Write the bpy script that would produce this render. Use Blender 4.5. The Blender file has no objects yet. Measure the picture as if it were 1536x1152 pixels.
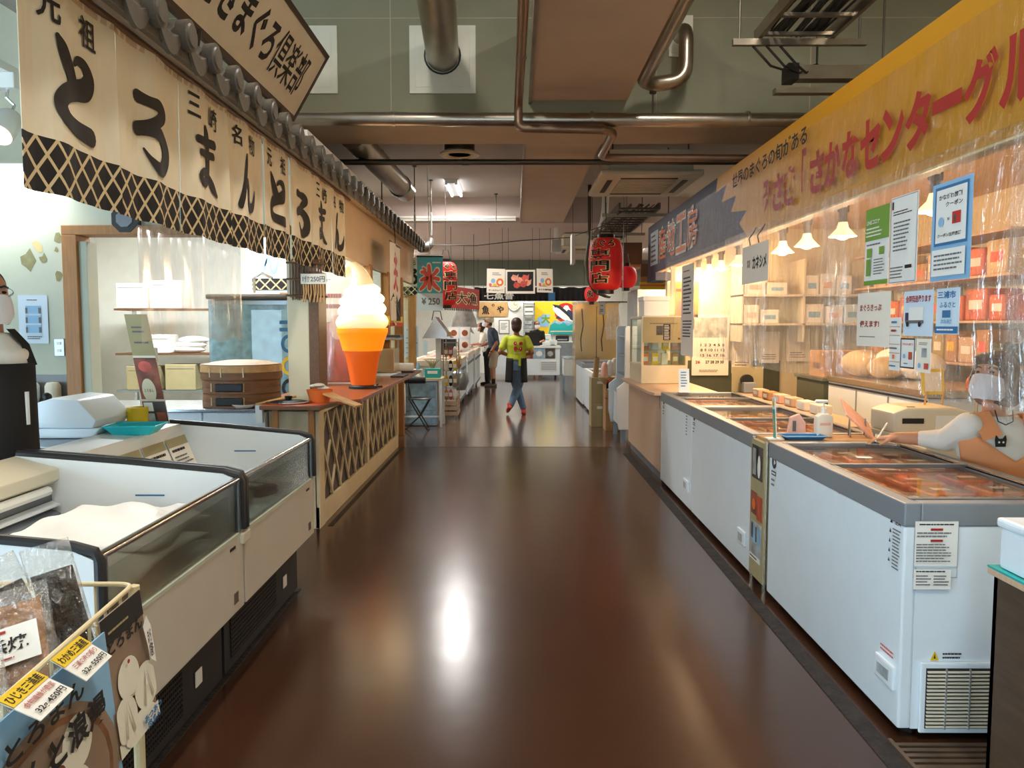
import bpy, bmesh, math, random
from mathutils import Vector, Matrix
random.seed(7)
SC = bpy.context.scene
COL = SC.collection
# ---------------------------------------------------------------- camera
cd = bpy.data.cameras.new('camera'); cam = bpy.data.objects.new('camera', cd); COL.objects.link(cam)
cd.sensor_width = 36.0; cd.lens = 36.0*1200/1536; cd.clip_start = .05; cd.clip_end = 200
cam.location = (0, 0, 1.5)
cam.rotation_euler = (math.radians(90)-math.atan(88/1200), 0, math.atan(4/1200))
SC.camera = cam
# ---------------------------------------------------------------- view + world
vs = SC.view_settings
vs.view_transform = 'Standard'; vs.look = 'None'; vs.gamma = 1; vs.use_curve_mapping = False
vs.exposure = 0.1
W = bpy.data.worlds.new('world'); SC.world = W; W.use_nodes = True
bg = W.node_tree.nodes['Background']; bg.inputs[0].default_value = (.60, .82, 1.0, 1); bg.inputs[1].default_value = 8.0

def area(name, loc, sx, sy, power, col=(1, 1, 1), rot=(0, 0, 0), spread=180):
    l = bpy.data.lights.new(name, 'AREA'); l.shape = 'RECTANGLE'; l.size = sx; l.size_y = sy
    l.energy = power; l.color = col; l.spread = math.radians(spread)
    o = bpy.data.objects.new(name, l); COL.objects.link(o); o.location = loc; o.rotation_euler = rot
    return o
def point(name, loc, power, col=(1, .75, .45), r=.05, parent=None):
    l = bpy.data.lights.new(name, 'POINT'); l.energy = power; l.color = col; l.shadow_soft_size = r
    o = bpy.data.objects.new(name, l); COL.objects.link(o); o.location = loc
    if parent: o.parent = parent
    return o
# ---------------------------------------------------------------- materials
def lin(h):
    h = h.lstrip('#'); c = [int(h[i:i+2], 16)/255 for i in (0, 2, 4)]
    return tuple(x/12.92 if x <= .04045 else ((x+.055)/1.055)**2.4 for x in c) + (1,)
M = {}
def mat(name, col, rough=.5, metal=0, var=0, scale=8, bump=0, bscale=60, emit=0, ecol=None, spec=.5, coat=0, stretch=(1, 1, 1), trans=0):
    m = bpy.data.materials.new(name); m.use_nodes = True; M[name] = m
    nt = m.node_tree; b = nt.nodes['Principled BSDF']
    c = lin(col)
    b.inputs['Base Color'].default_value = c; b.inputs['Roughness'].default_value = rough
    b.inputs['Metallic'].default_value = metal; b.inputs['Specular IOR Level'].default_value = spec
    b.inputs['Coat Weight'].default_value = coat
    if trans: b.inputs['Transmission Weight'].default_value = trans
    if emit:
        b.inputs['Emission Color'].default_value = lin(ecol or col); b.inputs['Emission Strength'].default_value = emit
    if var or bump:
        tc = nt.nodes.new('ShaderNodeTexCoord'); mp = nt.nodes.new('ShaderNodeMapping')
        mp.inputs['Scale'].default_value = stretch; nt.links.new(tc.outputs['Object'], mp.inputs[0])
    if var:
        n = nt.nodes.new('ShaderNodeTexNoise'); n.inputs['Scale'].default_value = scale; n.inputs['Detail'].default_value = 5
        nt.links.new(mp.outputs[0], n.inputs['Vector'])
        r = nt.nodes.new('ShaderNodeMapRange'); r.inputs[1].default_value = .3; r.inputs[2].default_value = .7
        r.inputs[3].default_value = 1-var; r.inputs[4].default_value = 1+var
        nt.links.new(n.outputs['Fac'], r.inputs[0])
        mx = nt.nodes.new('ShaderNodeVectorMath'); mx.operation = 'SCALE'; mx.inputs[0].default_value = c[:3]
        nt.links.new(r.outputs[0], mx.inputs['Scale']); nt.links.new(mx.outputs[0], b.inputs['Base Color'])
    if bump:
        n2 = nt.nodes.new('ShaderNodeTexNoise'); n2.inputs['Scale'].default_value = bscale; n2.inputs['Detail'].default_value = 4
        nt.links.new(mp.outputs[0], n2.inputs['Vector'])
        bp = nt.nodes.new('ShaderNodeBump'); bp.inputs['Strength'].default_value = bump; bp.inputs['Distance'].default_value = .02
        nt.links.new(n2.outputs['Fac'], bp.inputs['Height']); nt.links.new(bp.outputs[0], b.inputs['Normal'])
    return m
def clear(name, tint='#ffffff', gloss=.08, rough=.05, milky=0.0, mcol='#ffffff', bump=0, bscale=12, stretch=(1, 1, 1), ridge=0):
    """thin clear sheet: transparent + a little gloss (+ some diffuse for film that is milky)"""
    m = bpy.data.materials.new(name); m.use_nodes = True; M[name] = m; nt = m.node_tree; nt.nodes.clear()
    out = nt.nodes.new('ShaderNodeOutputMaterial'); t = nt.nodes.new('ShaderNodeBsdfTransparent'); t.inputs[0].default_value = lin(tint)
    g = nt.nodes.new('ShaderNodeBsdfGlossy'); g.inputs['Roughness'].default_value = rough
    lw = nt.nodes.new('ShaderNodeLayerWeight'); lw.inputs[0].default_value = .25
    mr = nt.nodes.new('ShaderNodeMapRange'); mr.inputs[3].default_value = gloss; mr.inputs[4].default_value = min(1, gloss*2.2+.10)
    nt.links.new(lw.outputs['Fresnel'], mr.inputs[0])
    mx = nt.nodes.new('ShaderNodeMixShader'); nt.links.new(mr.outputs[0], mx.inputs[0])
    nt.links.new(t.outputs[0], mx.inputs[1]); nt.links.new(g.outputs[0], mx.inputs[2]); last = mx
    tc = nt.nodes.new('ShaderNodeTexCoord'); mp = nt.nodes.new('ShaderNodeMapping'); mp.inputs['Scale'].default_value = stretch
    nt.links.new(tc.outputs['Object'], mp.inputs[0])
    if milky:
        d = nt.nodes.new('ShaderNodeBsdfDiffuse'); d.inputs[0].default_value = tuple(.5*x for x in lin(mcol)[:3])+(1,)
        tr = nt.nodes.new('ShaderNodeBsdfTranslucent'); tr.inputs[0].default_value = tuple(.5*x for x in lin(mcol)[:3])+(1,)
        a = nt.nodes.new('ShaderNodeAddShader'); nt.links.new(d.outputs[0], a.inputs[0]); nt.links.new(tr.outputs[0], a.inputs[1])
        m2 = nt.nodes.new('ShaderNodeMixShader'); m2.inputs[0].default_value = milky
        if ridge:
            n = nt.nodes.new('ShaderNodeTexNoise'); n.inputs['Scale'].default_value = bscale*.6; n.inputs['Detail'].default_value = 6
            nt.links.new(mp.outputs[0], n.inputs['Vector'])
            r = nt.nodes.new('ShaderNodeMapRange'); r.inputs[1].default_value = .5; r.inputs[2].default_value = .75
            r.inputs[3].default_value = milky*.4; r.inputs[4].default_value = min(.9, milky*ridge)
            nt.links.new(n.outputs['Fac'], r.inputs[0]); nt.links.new(r.outputs[0], m2.inputs[0])
        nt.links.new(mx.outputs[0], m2.inputs[1]); nt.links.new(a.outputs[0], m2.inputs[2]); last = m2
    if bump:
        n2 = nt.nodes.new('ShaderNodeTexNoise'); n2.inputs['Scale'].default_value = bscale; n2.inputs['Detail'].default_value = 5
        nt.links.new(mp.outputs[0], n2.inputs['Vector'])
        bp = nt.nodes.new('ShaderNodeBump'); bp.inputs['Strength'].default_value = bump; bp.inputs['Distance'].default_value = .05
        nt.links.new(n2.outputs['Fac'], bp.inputs['Height']); nt.links.new(bp.outputs[0], g.inputs['Normal'])
    nt.links.new(last.outputs[0], out.inputs[0])
    return m
def emis(name, col, s):
    m = bpy.data.materials.new(name); m.use_nodes = True; M[name] = m; nt = m.node_tree; nt.nodes.clear()
    out = nt.nodes.new('ShaderNodeOutputMaterial'); e = nt.nodes.new('ShaderNodeEmission')
    e.inputs[0].default_value = lin(col); e.inputs[1].default_value = s; nt.links.new(e.outputs[0], out.inputs[0]); return m

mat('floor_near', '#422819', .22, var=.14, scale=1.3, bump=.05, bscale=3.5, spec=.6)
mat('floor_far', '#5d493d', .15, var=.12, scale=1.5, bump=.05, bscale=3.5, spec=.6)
mat('joint', '#2a1e17', .6); mat('gutter', '#2c2521', .8, var=.5, scale=14, bump=.6, bscale=40)
mat('concrete', '#88876f', .85, var=.07, scale=2.5, bump=.12, bscale=18)
mat('soffit', '#b8a48c', .8, var=.06, scale=2); mat('slab', '#b3aaa2', .85, var=.05, scale=1.5)
mat('pinkslab', '#c4b3ab', .85, var=.04, scale=1.2)
mat('duct_paint', '#bda78e', .65, var=.06, scale=2); mat('galv', '#a59b8c', .32, 1, var=.12, scale=6)
mat('galv_dark', '#5c554b', .45, .8, var=.1); mat('copper', '#8d7460', .4, .8, var=.1)
mat('patch', '#d9dac8', .6, var=.04); mat('black', '#141312', .5); mat('rubber', '#1d1c1d', .45)
mat('green_wall', '#c0c6b3', .75, var=.05, scale=3); mat('wainscot', '#6b6c6a', .35, var=.08)
mat('white_wall', '#e9e8df', .7, var=.03); mat('cream_wall', '#d9cfb0', .7, var=.04)
mat('peel', '#8d8a63', .9, var=.2, scale=20); mat('peel2', '#d2bf86', .9)
mat('wood_frame', '#a9743b', .5, var=.14, scale=9, stretch=(6, 6, .6)); mat('wood_dark', '#6a4526', .45, var=.2, scale=8, stretch=(8, 1, 8))
mat('wood_top', '#8a4a26', .28, var=.18, scale=7, stretch=(9, 1, 9)); mat('wood_light', '#c9a98c', .5, var=.08, scale=8, stretch=(8, 8, .6))
mat('wood_side', '#4d3b2b', .45, var=.22, scale=5, stretch=(2, 1, 9)); mat('ply', '#c49a62', .6, var=.12, scale=8, stretch=(1, 6, 1))
mat('eave_wood', '#cfb28e', .6, var=.07, scale=4, stretch=(1, .4, 1)); mat('tile_roof', '#5d574d', .5, var=.12, scale=12, bump=.2)
mat('cream_paint', '#ddd0ae', .55, var=.05, scale=5); mat('lattice_back', '#5c5552', .8, var=.08)
mat('lattice', '#d8caa6', .55, var=.08, scale=10)
mat('white_panel', '#cfc8b8', .4, var=.02); mat('freezer_white', '#e4eff5', .35, var=.015)
mat('liner', '#e6ecee', .45); mat('rim_grey', '#8b9298', .4, .25); mat('rim_dark', '#6f7378', .45, .3)
mat('chrome', '#d8d8d8', .12, 1); mat('steel', '#b9bdbf', .25, 1, var=.1, scale=5); mat('steel_dull', '#9aa4aa', .35, .9, var=.08)
mat('steel_warm', '#d6b98c', .22, .9, var=.12, scale=3)  # warm reflected light is put into this steel colour
mat('plinth', '#262527', .6, var=.1); mat('grille', '#18181a', .6)
mat('cloth_white', '#f2f2ee', .8, var=.02); mat('paper', '#eceae2', .8); mat('paper_warm', '#f0e6d4', .8)
mat('paper_blue', '#cfe0ec', .75); mat('ink', '#1b1714', .7); mat('ink_grey', '#6d6a68', .8); mat('red', '#c41f1c', .5)
mat('red_ink', '#a4241b', .6); mat('navy', '#2c3350', .6, var=.05); mat('yellow_sign', '#c88a10', .5, var=.03, scale=2)
mat('yellow', '#e8c31f', .6); mat('blue_print', '#2f6f9f', .6); mat('blue_light', '#8ab7d8', .6); mat('teal', '#17a3a0', .5)
mat('cyan', '#27c2cb', .4); mat('green_print', '#6f9a33', .6); mat('orange', '#e8762c', .6); mat('pinkish', '#efb9a4', .6, var=.1, scale=20)
mat('noren_cloth', '#e6dabd', .85, var=.05, scale=5, stretch=(1, 1, .5))
mat('signboard', '#e6d9bc', .5, var=.03); mat('sign_frame', '#3b271b', .5)
mat('skin', '#c98f6e', .55); mat('skin_far', '#b77c5c', .6); mat('hair', '#1f1714', .5, var=.2, scale=40); mat('hair_brown', '#3a2119', .5, var=.2, scale=40)
mat('hair_grey', '#2b2826', .5, var=.3, scale=60)
mat('mask_white', '#eceaf0', .8); mat('lime', '#c2cc3c', .85, var=.05); mat('denim', '#5f7892', .85, var=.1, scale=20)
mat('black_cloth', '#1c1817', .85); mat('navy_polo', '#3d4b5e', .85, var=.05); mat('khaki', '#b6a48c', .85); mat('cap', '#cbb596', .85)
mat('white_cloth', '#ece5da', .85, var=.03); mat('apron_orange', '#ec9c68', .85, var=.05); mat('red_shoe', '#c2361f', .6); mat('shoe', '#6e6258', .7)
mat('card', '#b48a5c', .8, var=.06); mat('card_pale', '#a79a72', .8, var=.06); mat('bamboo', '#7d5230', .6, var=.25, scale=10, stretch=(1, 1, 4)); mat('bamboo_pale', '#c99a62', .6, var=.2, scale=14)
mat('dark_food', '#241a12', .35, var=.4, scale=30, bump=.6, bscale=60); mat('brown_food', '#9a6a38', .6, var=.4, scale=40, bump=.7, bscale=50)
mat('fish_pink', '#eca184', .45, var=.25, scale=18); mat('fish_red', '#c8503f', .45, var=.3, scale=18); mat('plastic_white', '#e9ece8', .35)
mat('plastic_cream', '#d9d3bd', .45); mat('bun', '#e2dcc9', .7, var=.06, scale=10); mat('poster_brown', '#8d7560', .6, var=.2, scale=3)
mat('poster_red', '#c2552f', .5, var=.5, scale=9, stretch=(1, 1, .4)); mat('poster_food', '#8a4b35', .6, var=.5, scale=14)
mat('photo_dark', '#4a4440', .5, var=.6, scale=12); mat('photo_blue', '#8fb4cc', .5, var=.3, scale=12); mat('photo_grey', '#a3a9aa', .5, var=.4, scale=14)
mat('wire_cream', '#d9c79a', .45); mat('wire_steel', '#9c9c98', .35, .8); mat('lantern', '#cf1f1b', .6, emit=.12); mat('lantern2', '#d61c22', .6, emit=.15)
mat('lantern_cream', '#f0d9a8', .6); mat('wave_black', '#23282c', .7); mat('bottle_dark', '#1a1512', .2); mat('cable', '#241f1b', .6)
mat('fish_skin', '#8e8a85', .4, var=.4, scale=6); mat('dark_green', '#4c5446', .6, var=.08); mat('beige_goods', '#cdb48c', .7, var=.3, scale=5)
mat('ac_cream', '#cfc2a6', .45); mat('grate', '#6e5a48', .5, .5, var=.2); mat('sky_blue', '#4fb3c4', .6); mat('coral', '#e0604f', .6)
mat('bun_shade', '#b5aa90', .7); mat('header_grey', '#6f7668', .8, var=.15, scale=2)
mat('chrome_strip', '#c9c3b8', .25, .9)
clear('glass', '#f4fbf8', .06, .02); clear('glass_smoke', '#c6c8c2', .2, .07); clear('lid_glass', '#fdf6f0', .13, .03)
clear('vinyl', '#ffffff', .09, .13, milky=.038, bump=1.0, bscale=16, stretch=(1, 1.0, .3), ridge=6.0)
clear('vinyl_upper', '#ffffff', .035, .10, milky=.007, bump=1.0, bscale=16, stretch=(1, 1.0, .3), ridge=8.0)
clear('vinyl_fold', '#ffffff', .07, .08, milky=.03, bump=1.0, bscale=40, stretch=(1, 1.0, .5), ridge=4.0)
clear('vinyl_flat', '#ffffff', .10, .12, milky=.10, bump=.2, bscale=5, stretch=(1, 1, .2), ridge=1.6)
clear('bag', '#fffdf8', .16, .12, milky=.06, bump=.8, bscale=30, ridge=3)
emis('tube_light', '#f6fbff', 14); emis('lamp_glow', '#ffe8c0', 16); mat('lamp_shade', '#fff0d8', .5, emit=1.6, ecol='#ffdfae'); emis('spot_glow', '#fff0d0', 8); emis('led_panel', '#f4fbff', 3)
# ---------------------------------------------------------------- geometry helpers
class MB:
    def __init__(s): s.v = []; s.f = []
    def add(s, vs, fs):
        k = len(s.v); s.v += [tuple(p) for p in vs]; s.f += [tuple(i+k for i in f) for f in fs]; return s
    def box(s, x0, x1, y0, y1, z0, z1):
        return s.add([(x0,y0,z0),(x1,y0,z0),(x1,y1,z0),(x0,y1,z0),(x0,y0,z1),(x1,y0,z1),(x1,y1,z1),(x0,y1,z1)],
                     [(0,3,2,1),(4,5,6,7),(0,1,5,4),(1,2,6,5),(2,3,7,6),(3,0,4,7)])
    def cyl(s, a, b, r0, r1=None, n=14, caps=True):
        a = Vector(a); b = Vector(b); r1 = r0 if r1 is None else r1
        d = (b-a).normalized(); u = d.orthogonal().normalized(); w = d.cross(u)
        vs = []
        for p, r in ((a, r0), (b, r1)):
            for i in range(n):
                t = 2*math.pi*i/n; vs.append(p+u*(r*math.cos(t))+w*(r*math.sin(t)))
        fs = [(i, (i+1) % n, n+(i+1) % n, n+i) for i in range(n)]
        if caps: fs += [tuple(range(n-1, -1, -1)), tuple(range(n, 2*n))]
        return s.add(vs, fs)
    def tube(s, pts, r, n=8, closed=False):
        pts = [Vector(p) for p in pts]; m = len(pts); vs = []; ref = None
        for i, p in enumerate(pts):
            if closed: t = (pts[(i+1) % m]-pts[i-1])
            else: t = pts[min(i+1, m-1)]-pts[max(i-1, 0)]
            t.normalize()
            if ref is None: ref = t.orthogonal().normalized()
            ref = (ref-t*ref.dot(t)); ref = ref.normalized() if ref.length > 1e-6 else t.orthogonal().normalized()
            w = t.cross(ref); rr = r[i] if isinstance(r, (list, tuple)) else r
            for k in range(n):
                a = 2*math.pi*k/n; vs.append(p+ref*(rr*math.cos(a))+w*(rr*math.sin(a)))
        fs = []
        for i in range(m if closed else m-1):
            j = (i+1) % m
            fs += [(i*n+k, i*n+(k+1) % n, j*n+(k+1) % n, j*n+k) for k in range(n)]
        if not closed: fs += [tuple(range(n-1, -1, -1)), tuple(range((m-1)*n, m*n))]
        return s.add(vs, fs)
    def lathe(s, prof, c=(0, 0, 0), n=24, sx=1, sy=1):
        vs = []
        for r, z in prof:
            for k in range(n):
                a = 2*math.pi*k/n; vs.append((c[0]+r*sx*math.cos(a), c[1]+r*sy*math.sin(a), c[2]+z))
        fs = []
        for i in range(len(prof)-1):
            fs += [(i*n+k, i*n+(k+1) % n, (i+1)*n+(k+1) % n, (i+1)*n+k) for k in range(n)]
        if prof[0][0] > 1e-5: fs.append(tuple(range(n-1, -1, -1)))
        if prof[-1][0] > 1e-5: fs.append(tuple(range((len(prof)-1)*n, len(prof)*n)))
        return s.add(vs, fs)
    def prism(s, poly, axis, a0, a1):
        """poly: 2d points; axis 'x': (y,z), 'y': (x,z), 'z': (x,y)"""
        def P(p, a): return (a, p[0], p[1]) if axis == 'x' else (p[0], a, p[1]) if axis == 'y' else (p[0], p[1], a)
        n = len(poly); vs = [P(p, a0) for p in poly]+[P(p, a1) for p in poly]
        fs = [(i, (i+1) % n, n+(i+1) % n, n+i) for i in range(n)]+[tuple(range(n-1, -1, -1)), tuple(range(n, 2*n))]
        return s.add(vs, fs)
    def grid(s, fn, nu, nv):
        vs = [fn(i/nu, j/nv) for j in range(nv+1) for i in range(nu+1)]
        fs = [(j*(nu+1)+i, j*(nu+1)+i+1, (j+1)*(nu+1)+i+1, (j+1)*(nu+1)+i) for j in range(nv) for i in range(nu)]
        return s.add(vs, fs)
    def ball(s, c, rx, ry=None, rz=None, n=14, m=9):
        ry = ry or rx; rz = rz or rx
        prof = [(math.sin(math.pi*i/m), -math.cos(math.pi*i/m)) for i in range(m+1)]
        prof[0] = (0, -1); prof[-1] = (0, 1)
        k = MB().lathe(prof, n=n)
        return s.add([(c[0]+x*rx, c[1]+y*ry, c[2]+z*rz) for x, y, z in k.v], k.f)
    def xf(s, m):
        s.v = [tuple(m @ Vector(p)) for p in s.v]; return s
    def build(s, name, m, parent=None, smooth=False, bevel=0, loc=None, rz=0):
        me = bpy.data.meshes.new(name); me.from_pydata(s.v, [], s.f); me.update()
        bm = bmesh.new(); bm.from_mesh(me)
        bmesh.ops.remove_doubles(bm, verts=bm.verts, dist=1e-6)
        bmesh.ops.recalc_face_normals(bm, faces=bm.faces)
        if bevel:
            es = [e for e in bm.edges if len(e.link_faces) == 2 and e.calc_face_angle(0) > .6]
            bmesh.ops.bevel(bm, geom=es, offset=bevel, segments=2, affect='EDGES', profile=.6, clamp_overlap=True)
        bm.to_mesh(me); bm.free()
        if smooth:
            for p in me.polygons: p.use_smooth = True
            try: me.set_sharp_from_angle(angle=math.radians(40))
            except Exception: pass
        me.materials.append(M[m] if isinstance(m, str) else m)
        o = bpy.data.objects.new(name, me); COL.objects.link(o)
        if loc is not None: o.location = loc
        o.rotation_euler.z = rz
        if parent is not None: o.parent = parent
        return o
def B(*a): return MB().box(*a)
def tag(o, label=None, cat=None, group=None, kind=None):
    if label: o['label'] = label
    if cat: o['category'] = cat
    if group: o['group'] = group
    if kind: o['kind'] = kind
    return o
def thing(name, label, cat, loc=(0, 0, 0), rz=0, group=None):
    o = bpy.data.objects.new(name, None); COL.objects.link(o); o.location = loc; o.rotation_euler.z = rz
    o.empty_display_size = .1
    return tag(o, label, cat, group)
def struct(o): o['kind'] = 'structure'; return o
def copytree(o, parent=None, loc=None, rz=None):
    c = o.copy(); COL.objects.link(c)
    if parent is not None: c.parent = parent
    if loc is not None: c.location = loc
    if rz is not None: c.rotation_euler.z = rz
    for ch in [x for x in bpy.data.objects if x.parent == o]: copytree(ch, c)
    return c
# ---------------------------------------------------------------- lettering and flat print
_tx = {}
def textmesh(s, bold=.02):
    k = (s, bold)
    if k not in _tx:
        cu = bpy.data.curves.new('lettering', 'FONT'); cu.body = s; cu.size = 1; cu.offset = bold; cu.resolution_u = 3; cu.space_line = .92
        cu.align_x = 'CENTER'
        o = bpy.data.objects.new('lettering', cu); COL.objects.link(o)
        dg = bpy.context.evaluated_depsgraph_get(); me = bpy.data.meshes.new_from_object(o.evaluated_get(dg))
        vs = [tuple(v.co) for v in me.vertices]; fs = [tuple(p.vertices) for p in me.polygons]
        bpy.data.objects.remove(o); bpy.data.curves.remove(cu); bpy.data.meshes.remove(me)
        if vs:
            x0 = min(v[0] for v in vs); x1 = max(v[0] for v in vs); y0 = min(v[1] for v in vs); y1 = max(v[1] for v in vs)
        else: x0 = x1 = y0 = y1 = 0
        _tx[k] = (vs, fs, x0, x1, y0, y1)
    return _tx[k]
def crom(pts, n=7):
    P = [pts[0]]+list(pts)+[pts[-1]]; out = []
    for i in range(1, len(P)-2):
        for k in range(n):
            t = k/n; a, b, c, d = P[i-1], P[i], P[i+1], P[i+2]
            out.append(tuple(.5*((2*b[j])+(-a[j]+c[j])*t+(2*a[j]-5*b[j]+4*c[j]-d[j])*t*t+(-a[j]+3*b[j]-3*c[j]+d[j])*t**3) for j in range(len(b))))
    out.append(tuple(P[-2])); return out
BR = {  # brush-drawn glyphs: strokes of (x, y, half width)
 'to': [[(.20,.97,.03),(.28,.86,.075),(.40,.66,.085),(.50,.48,.06)],
        [(.50,.78,.02),(.58,.85,.04),(.72,.83,.06),(.80,.70,.085),(.70,.56,.10),(.48,.48,.09),(.28,.38,.08),(.20,.25,.075),(.30,.12,.07),(.52,.07,.075),(.80,.04,.085)]],
 'ro': [[(.20,.93,.07),(.42,.92,.06),(.66,.92,.075),(.76,.84,.085),(.62,.72,.07),(.40,.60,.06),(.18,.50,.075)],
        [(.18,.50,.07),(.42,.53,.06),(.66,.52,.085),(.82,.36,.10),(.78,.16,.10),(.60,.05,.08),(.42,.14,.035),(.30,.26,.015)]],
 'ma': [[(.16,.76,.05),(.45,.78,.055),(.84,.82,.06)], [(.24,.57,.045),(.50,.59,.05),(.78,.62,.05)],
        [(.46,1.0,.04),(.50,.88,.075),(.52,.6,.07),(.52,.32,.06),(.44,.14,.06),(.26,.12,.05),(.20,.22,.04),(.36,.29,.05),(.56,.22,.06),(.74,.10,.07),(.92,.0,.03)]],
 'n':  [[(.50,.99,.03),(.44,.82,.06),(.34,.55,.055),(.24,.28,.06),(.12,.03,.06)],
        [(.22,.24,.03),(.34,.42,.05),(.48,.48,.065),(.54,.34,.07),(.54,.16,.07),(.64,.04,.075),(.80,.08,.065),(.92,.26,.04),(.97,.40,.015)]],
 'ice': [[(.48,.98,.07),(.50,.75,.08),(.50,.45,.085),(.50,.10,.075)], [(.14,.74,.06),(.30,.70,.07),(.36,.56,.05)], [(.10,.42,.05),(.26,.48,.07),(.40,.50,.05)],
         [(.36,.42,.05),(.26,.22,.07),(.08,.06,.05)], [(.86,.80,.08),(.72,.66,.06),(.58,.58,.04)], [(.92,.46,.07),(.75,.50,.06),(.60,.50,.04)], [(.60,.42,.05),(.74,.22,.08),(.94,.06,.06)],
         [(.22,.90,.04),(.30,.84,.05)]],
}
def strokes(name, cx, cy, w, h, fat=1.0):
    vs = []; fs = []
    for st in BR[name]:
        p = crom(st); k = len(vs); m = len(p); e = []
        for i, (x, y, r) in enumerate(p):
            a = p[max(i-1, 0)]; b = p[min(i+1, m-1)]; dx, dy = b[0]-a[0], b[1]-a[1]; L = math.hypot(dx, dy) or 1
            nx, ny = -dy/L, dx/L; r = max(r, .004)*fat; e.append((dx/L, dy/L))
            vs += [(x+nx*r, y+ny*r), (x-nx*r, y-ny*r)]
        fs += [(k+2*i, k+2*i+1, k+2*i+3, k+2*i+2) for i in range(m-1)]
        for i, sg in ((0, -1), (m-1, 1)):
            x, y, r = p[i]; r = max(r, .004)*fat; dx, dy = e[i]; q = len(vs)
            for t in range(7):
                a = -math.pi/2+math.pi*t/6; c, s_ = math.cos(a)*sg, math.sin(a)
                vs.append((x+(dx*c-dy*s_)*r, y+(dy*c+dx*s_)*r))
            fs.append(tuple(range(q, q+7)))
    return [(cx+(x-.5)*w, cy+(y-.5)*h) for x, y in vs], fs
class Panel:
    """a local frame on a flat thing: c centre, u right, v up (metres)"""
    def __init__(s, c, u, v, w, h):
        s.c = Vector(c); s.u = Vector(u).normalized(); s.v = Vector(v).normalized(); s.n = s.u.cross(s.v).normalized(); s.w = w; s.h = h
        s.lv = .0012; s.step = .0007; s.bulge = None
    def P(s, x, y, t=0):
        if s.bulge: t = t+s.bulge(x, y)
        return s.c+s.u*((x-.5)*s.w)+s.v*((y-.5)*s.h)+s.n*t
    def slab(s, name, m, parent=None, t=.004, nx=1, ny=1, bevel=0, x0=0, x1=1, y0=0, y1=1):
        k = MB(); nx = max(nx, 1)
        f = [s.P(x0+(x1-x0)*i/nx, y0+(y1-y0)*j/ny, 0) for j in range(ny+1) for i in range(nx+1)]
        b = [s.P(x0+(x1-x0)*i/nx, y0+(y1-y0)*j/ny, -t) for j in range(ny+1) for i in range(nx+1)]
        q = (nx+1)*(ny+1); F = []
        for j in range(ny):
            for i in range(nx):
                a = j*(nx+1)+i; F.append((a, a+1, a+nx+2, a+nx+1)); F.append((q+a, q+a+nx+1, q+a+nx+2, q+a+1))
        rim = list(range(nx+1))+[j*(nx+1)+nx for j in range(1, ny+1)]+[ny*(nx+1)+i for i in range(nx-1, -1, -1)]+[j*(nx+1) for j in range(ny-1, 0, -1)]
        for i, a in enumerate(rim): b2 = rim[(i+1) % len(rim)]; F.append((a, q+a, q+b2, b2))
        k.add(f+b, F)
        return k.build(name, m, parent, bevel=bevel)
    def prints(s, parent, elems):
        by = {}
        for e in elems:
            k, m = e[0], e[1]; key = (m, 'lettering' if k in 'tsT' else 'print'); mb = by.setdefault(key, MB()); lv = s.lv; s.lv += s.step
            a = e[2:]
            if k == 'r':
                mb.add([s.P(a[0], a[1], lv), s.P(a[2], a[1], lv), s.P(a[2], a[3], lv), s.P(a[0], a[3], lv)], [(0, 1, 2, 3)])
            elif k == 'p':
                mb.add([s.P(x, y, lv) for x, y in a[0]], [tuple(range(len(a[0])))])
            elif k == 'e':
                n = 24; cl = lambda q: min(1, max(0, q)); mb.add([s.P(cl(a[0]+a[2]*math.cos(2*math.pi*i/n)), cl(a[1]+a[3]*math.sin(2*math.pi*i/n)), lv) for i in range(n)], [tuple(range(n))])
            elif k == 'o':   # ring
                n = 28; q = a[4]
                mb.add([s.P(a[0]+a[2]*f*math.cos(2*math.pi*i/n), a[1]+a[3]*f*math.sin(2*math.pi*i/n), lv) for f in (1, q) for i in range(n)],
                       [(i, (i+1) % n, n+(i+1) % n, n+i) for i in range(n)])
            elif k == 'b':   # border
                x0, y0, x1, y1, tx, ty = a
                for r in ((x0, y0, x1, y0+ty), (x0, y1-ty, x1, y1), (x0, y0+ty, x0+tx, y1-ty), (x1-tx, y0+ty, x1, y1-ty)):
                    mb.add([s.P(r[0], r[1], lv), s.P(r[2], r[1], lv), s.P(r[2], r[3], lv), s.P(r[0], r[3], lv)], [(0, 1, 2, 3)])
            elif k == 'L':   # n rows of fine illegible print
                x0, y0, x1, y1, n = a; hh = (y1-y0)/n
                for i in range(n):
                    x = x0; e2 = x0+(x1-x0)*random.uniform(.7, 1)
                    while x < e2:
                        w = random.uniform(.03, .09)*(x1-x0)*2; y = y0+hh*(i+.3)
                        x2 = min(x+w, e2); mb.add([s.P(x, y, lv), s.P(x2, y, lv), s.P(x2, y+hh*.4, lv), s.P(x, y+hh*.4, lv)], [(0, 1, 2, 3)]); x = x2+.012*(x1-x0)
            elif k == 't' or k == 'T':
                st, cx, cy, w, h = a[:5]; bold = a[5] if len(a) > 5 else .02
                vs, fs, x0, x1, y0, y1 = textmesh(st, bold)
                if vs:
                    mb.add([s.P(cx+((x-x0)/(x1-x0)-.5)*w, cy+((y-y0)/(y1-y0)-.5)*h, lv) for x, y, z in vs], fs)
            elif k == 's':
                st, cx, cy, w, h = a[:5]; fat = a[5] if len(a) > 5 else 1
                vs, fs = strokes(st, cx, cy, w, h, fat)
                mb.add([s.P(x, y, lv) for x, y in vs], fs)
        for (m, nm), mb in by.items(): 
            me = bpy.data.meshes.new(nm); me.from_pydata(mb.v, [], mb.f); me.update(); me.materials.append(M[m])
            o = bpy.data.objects.new(nm, me); COL.objects.link(o); o.parent = parent
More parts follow.
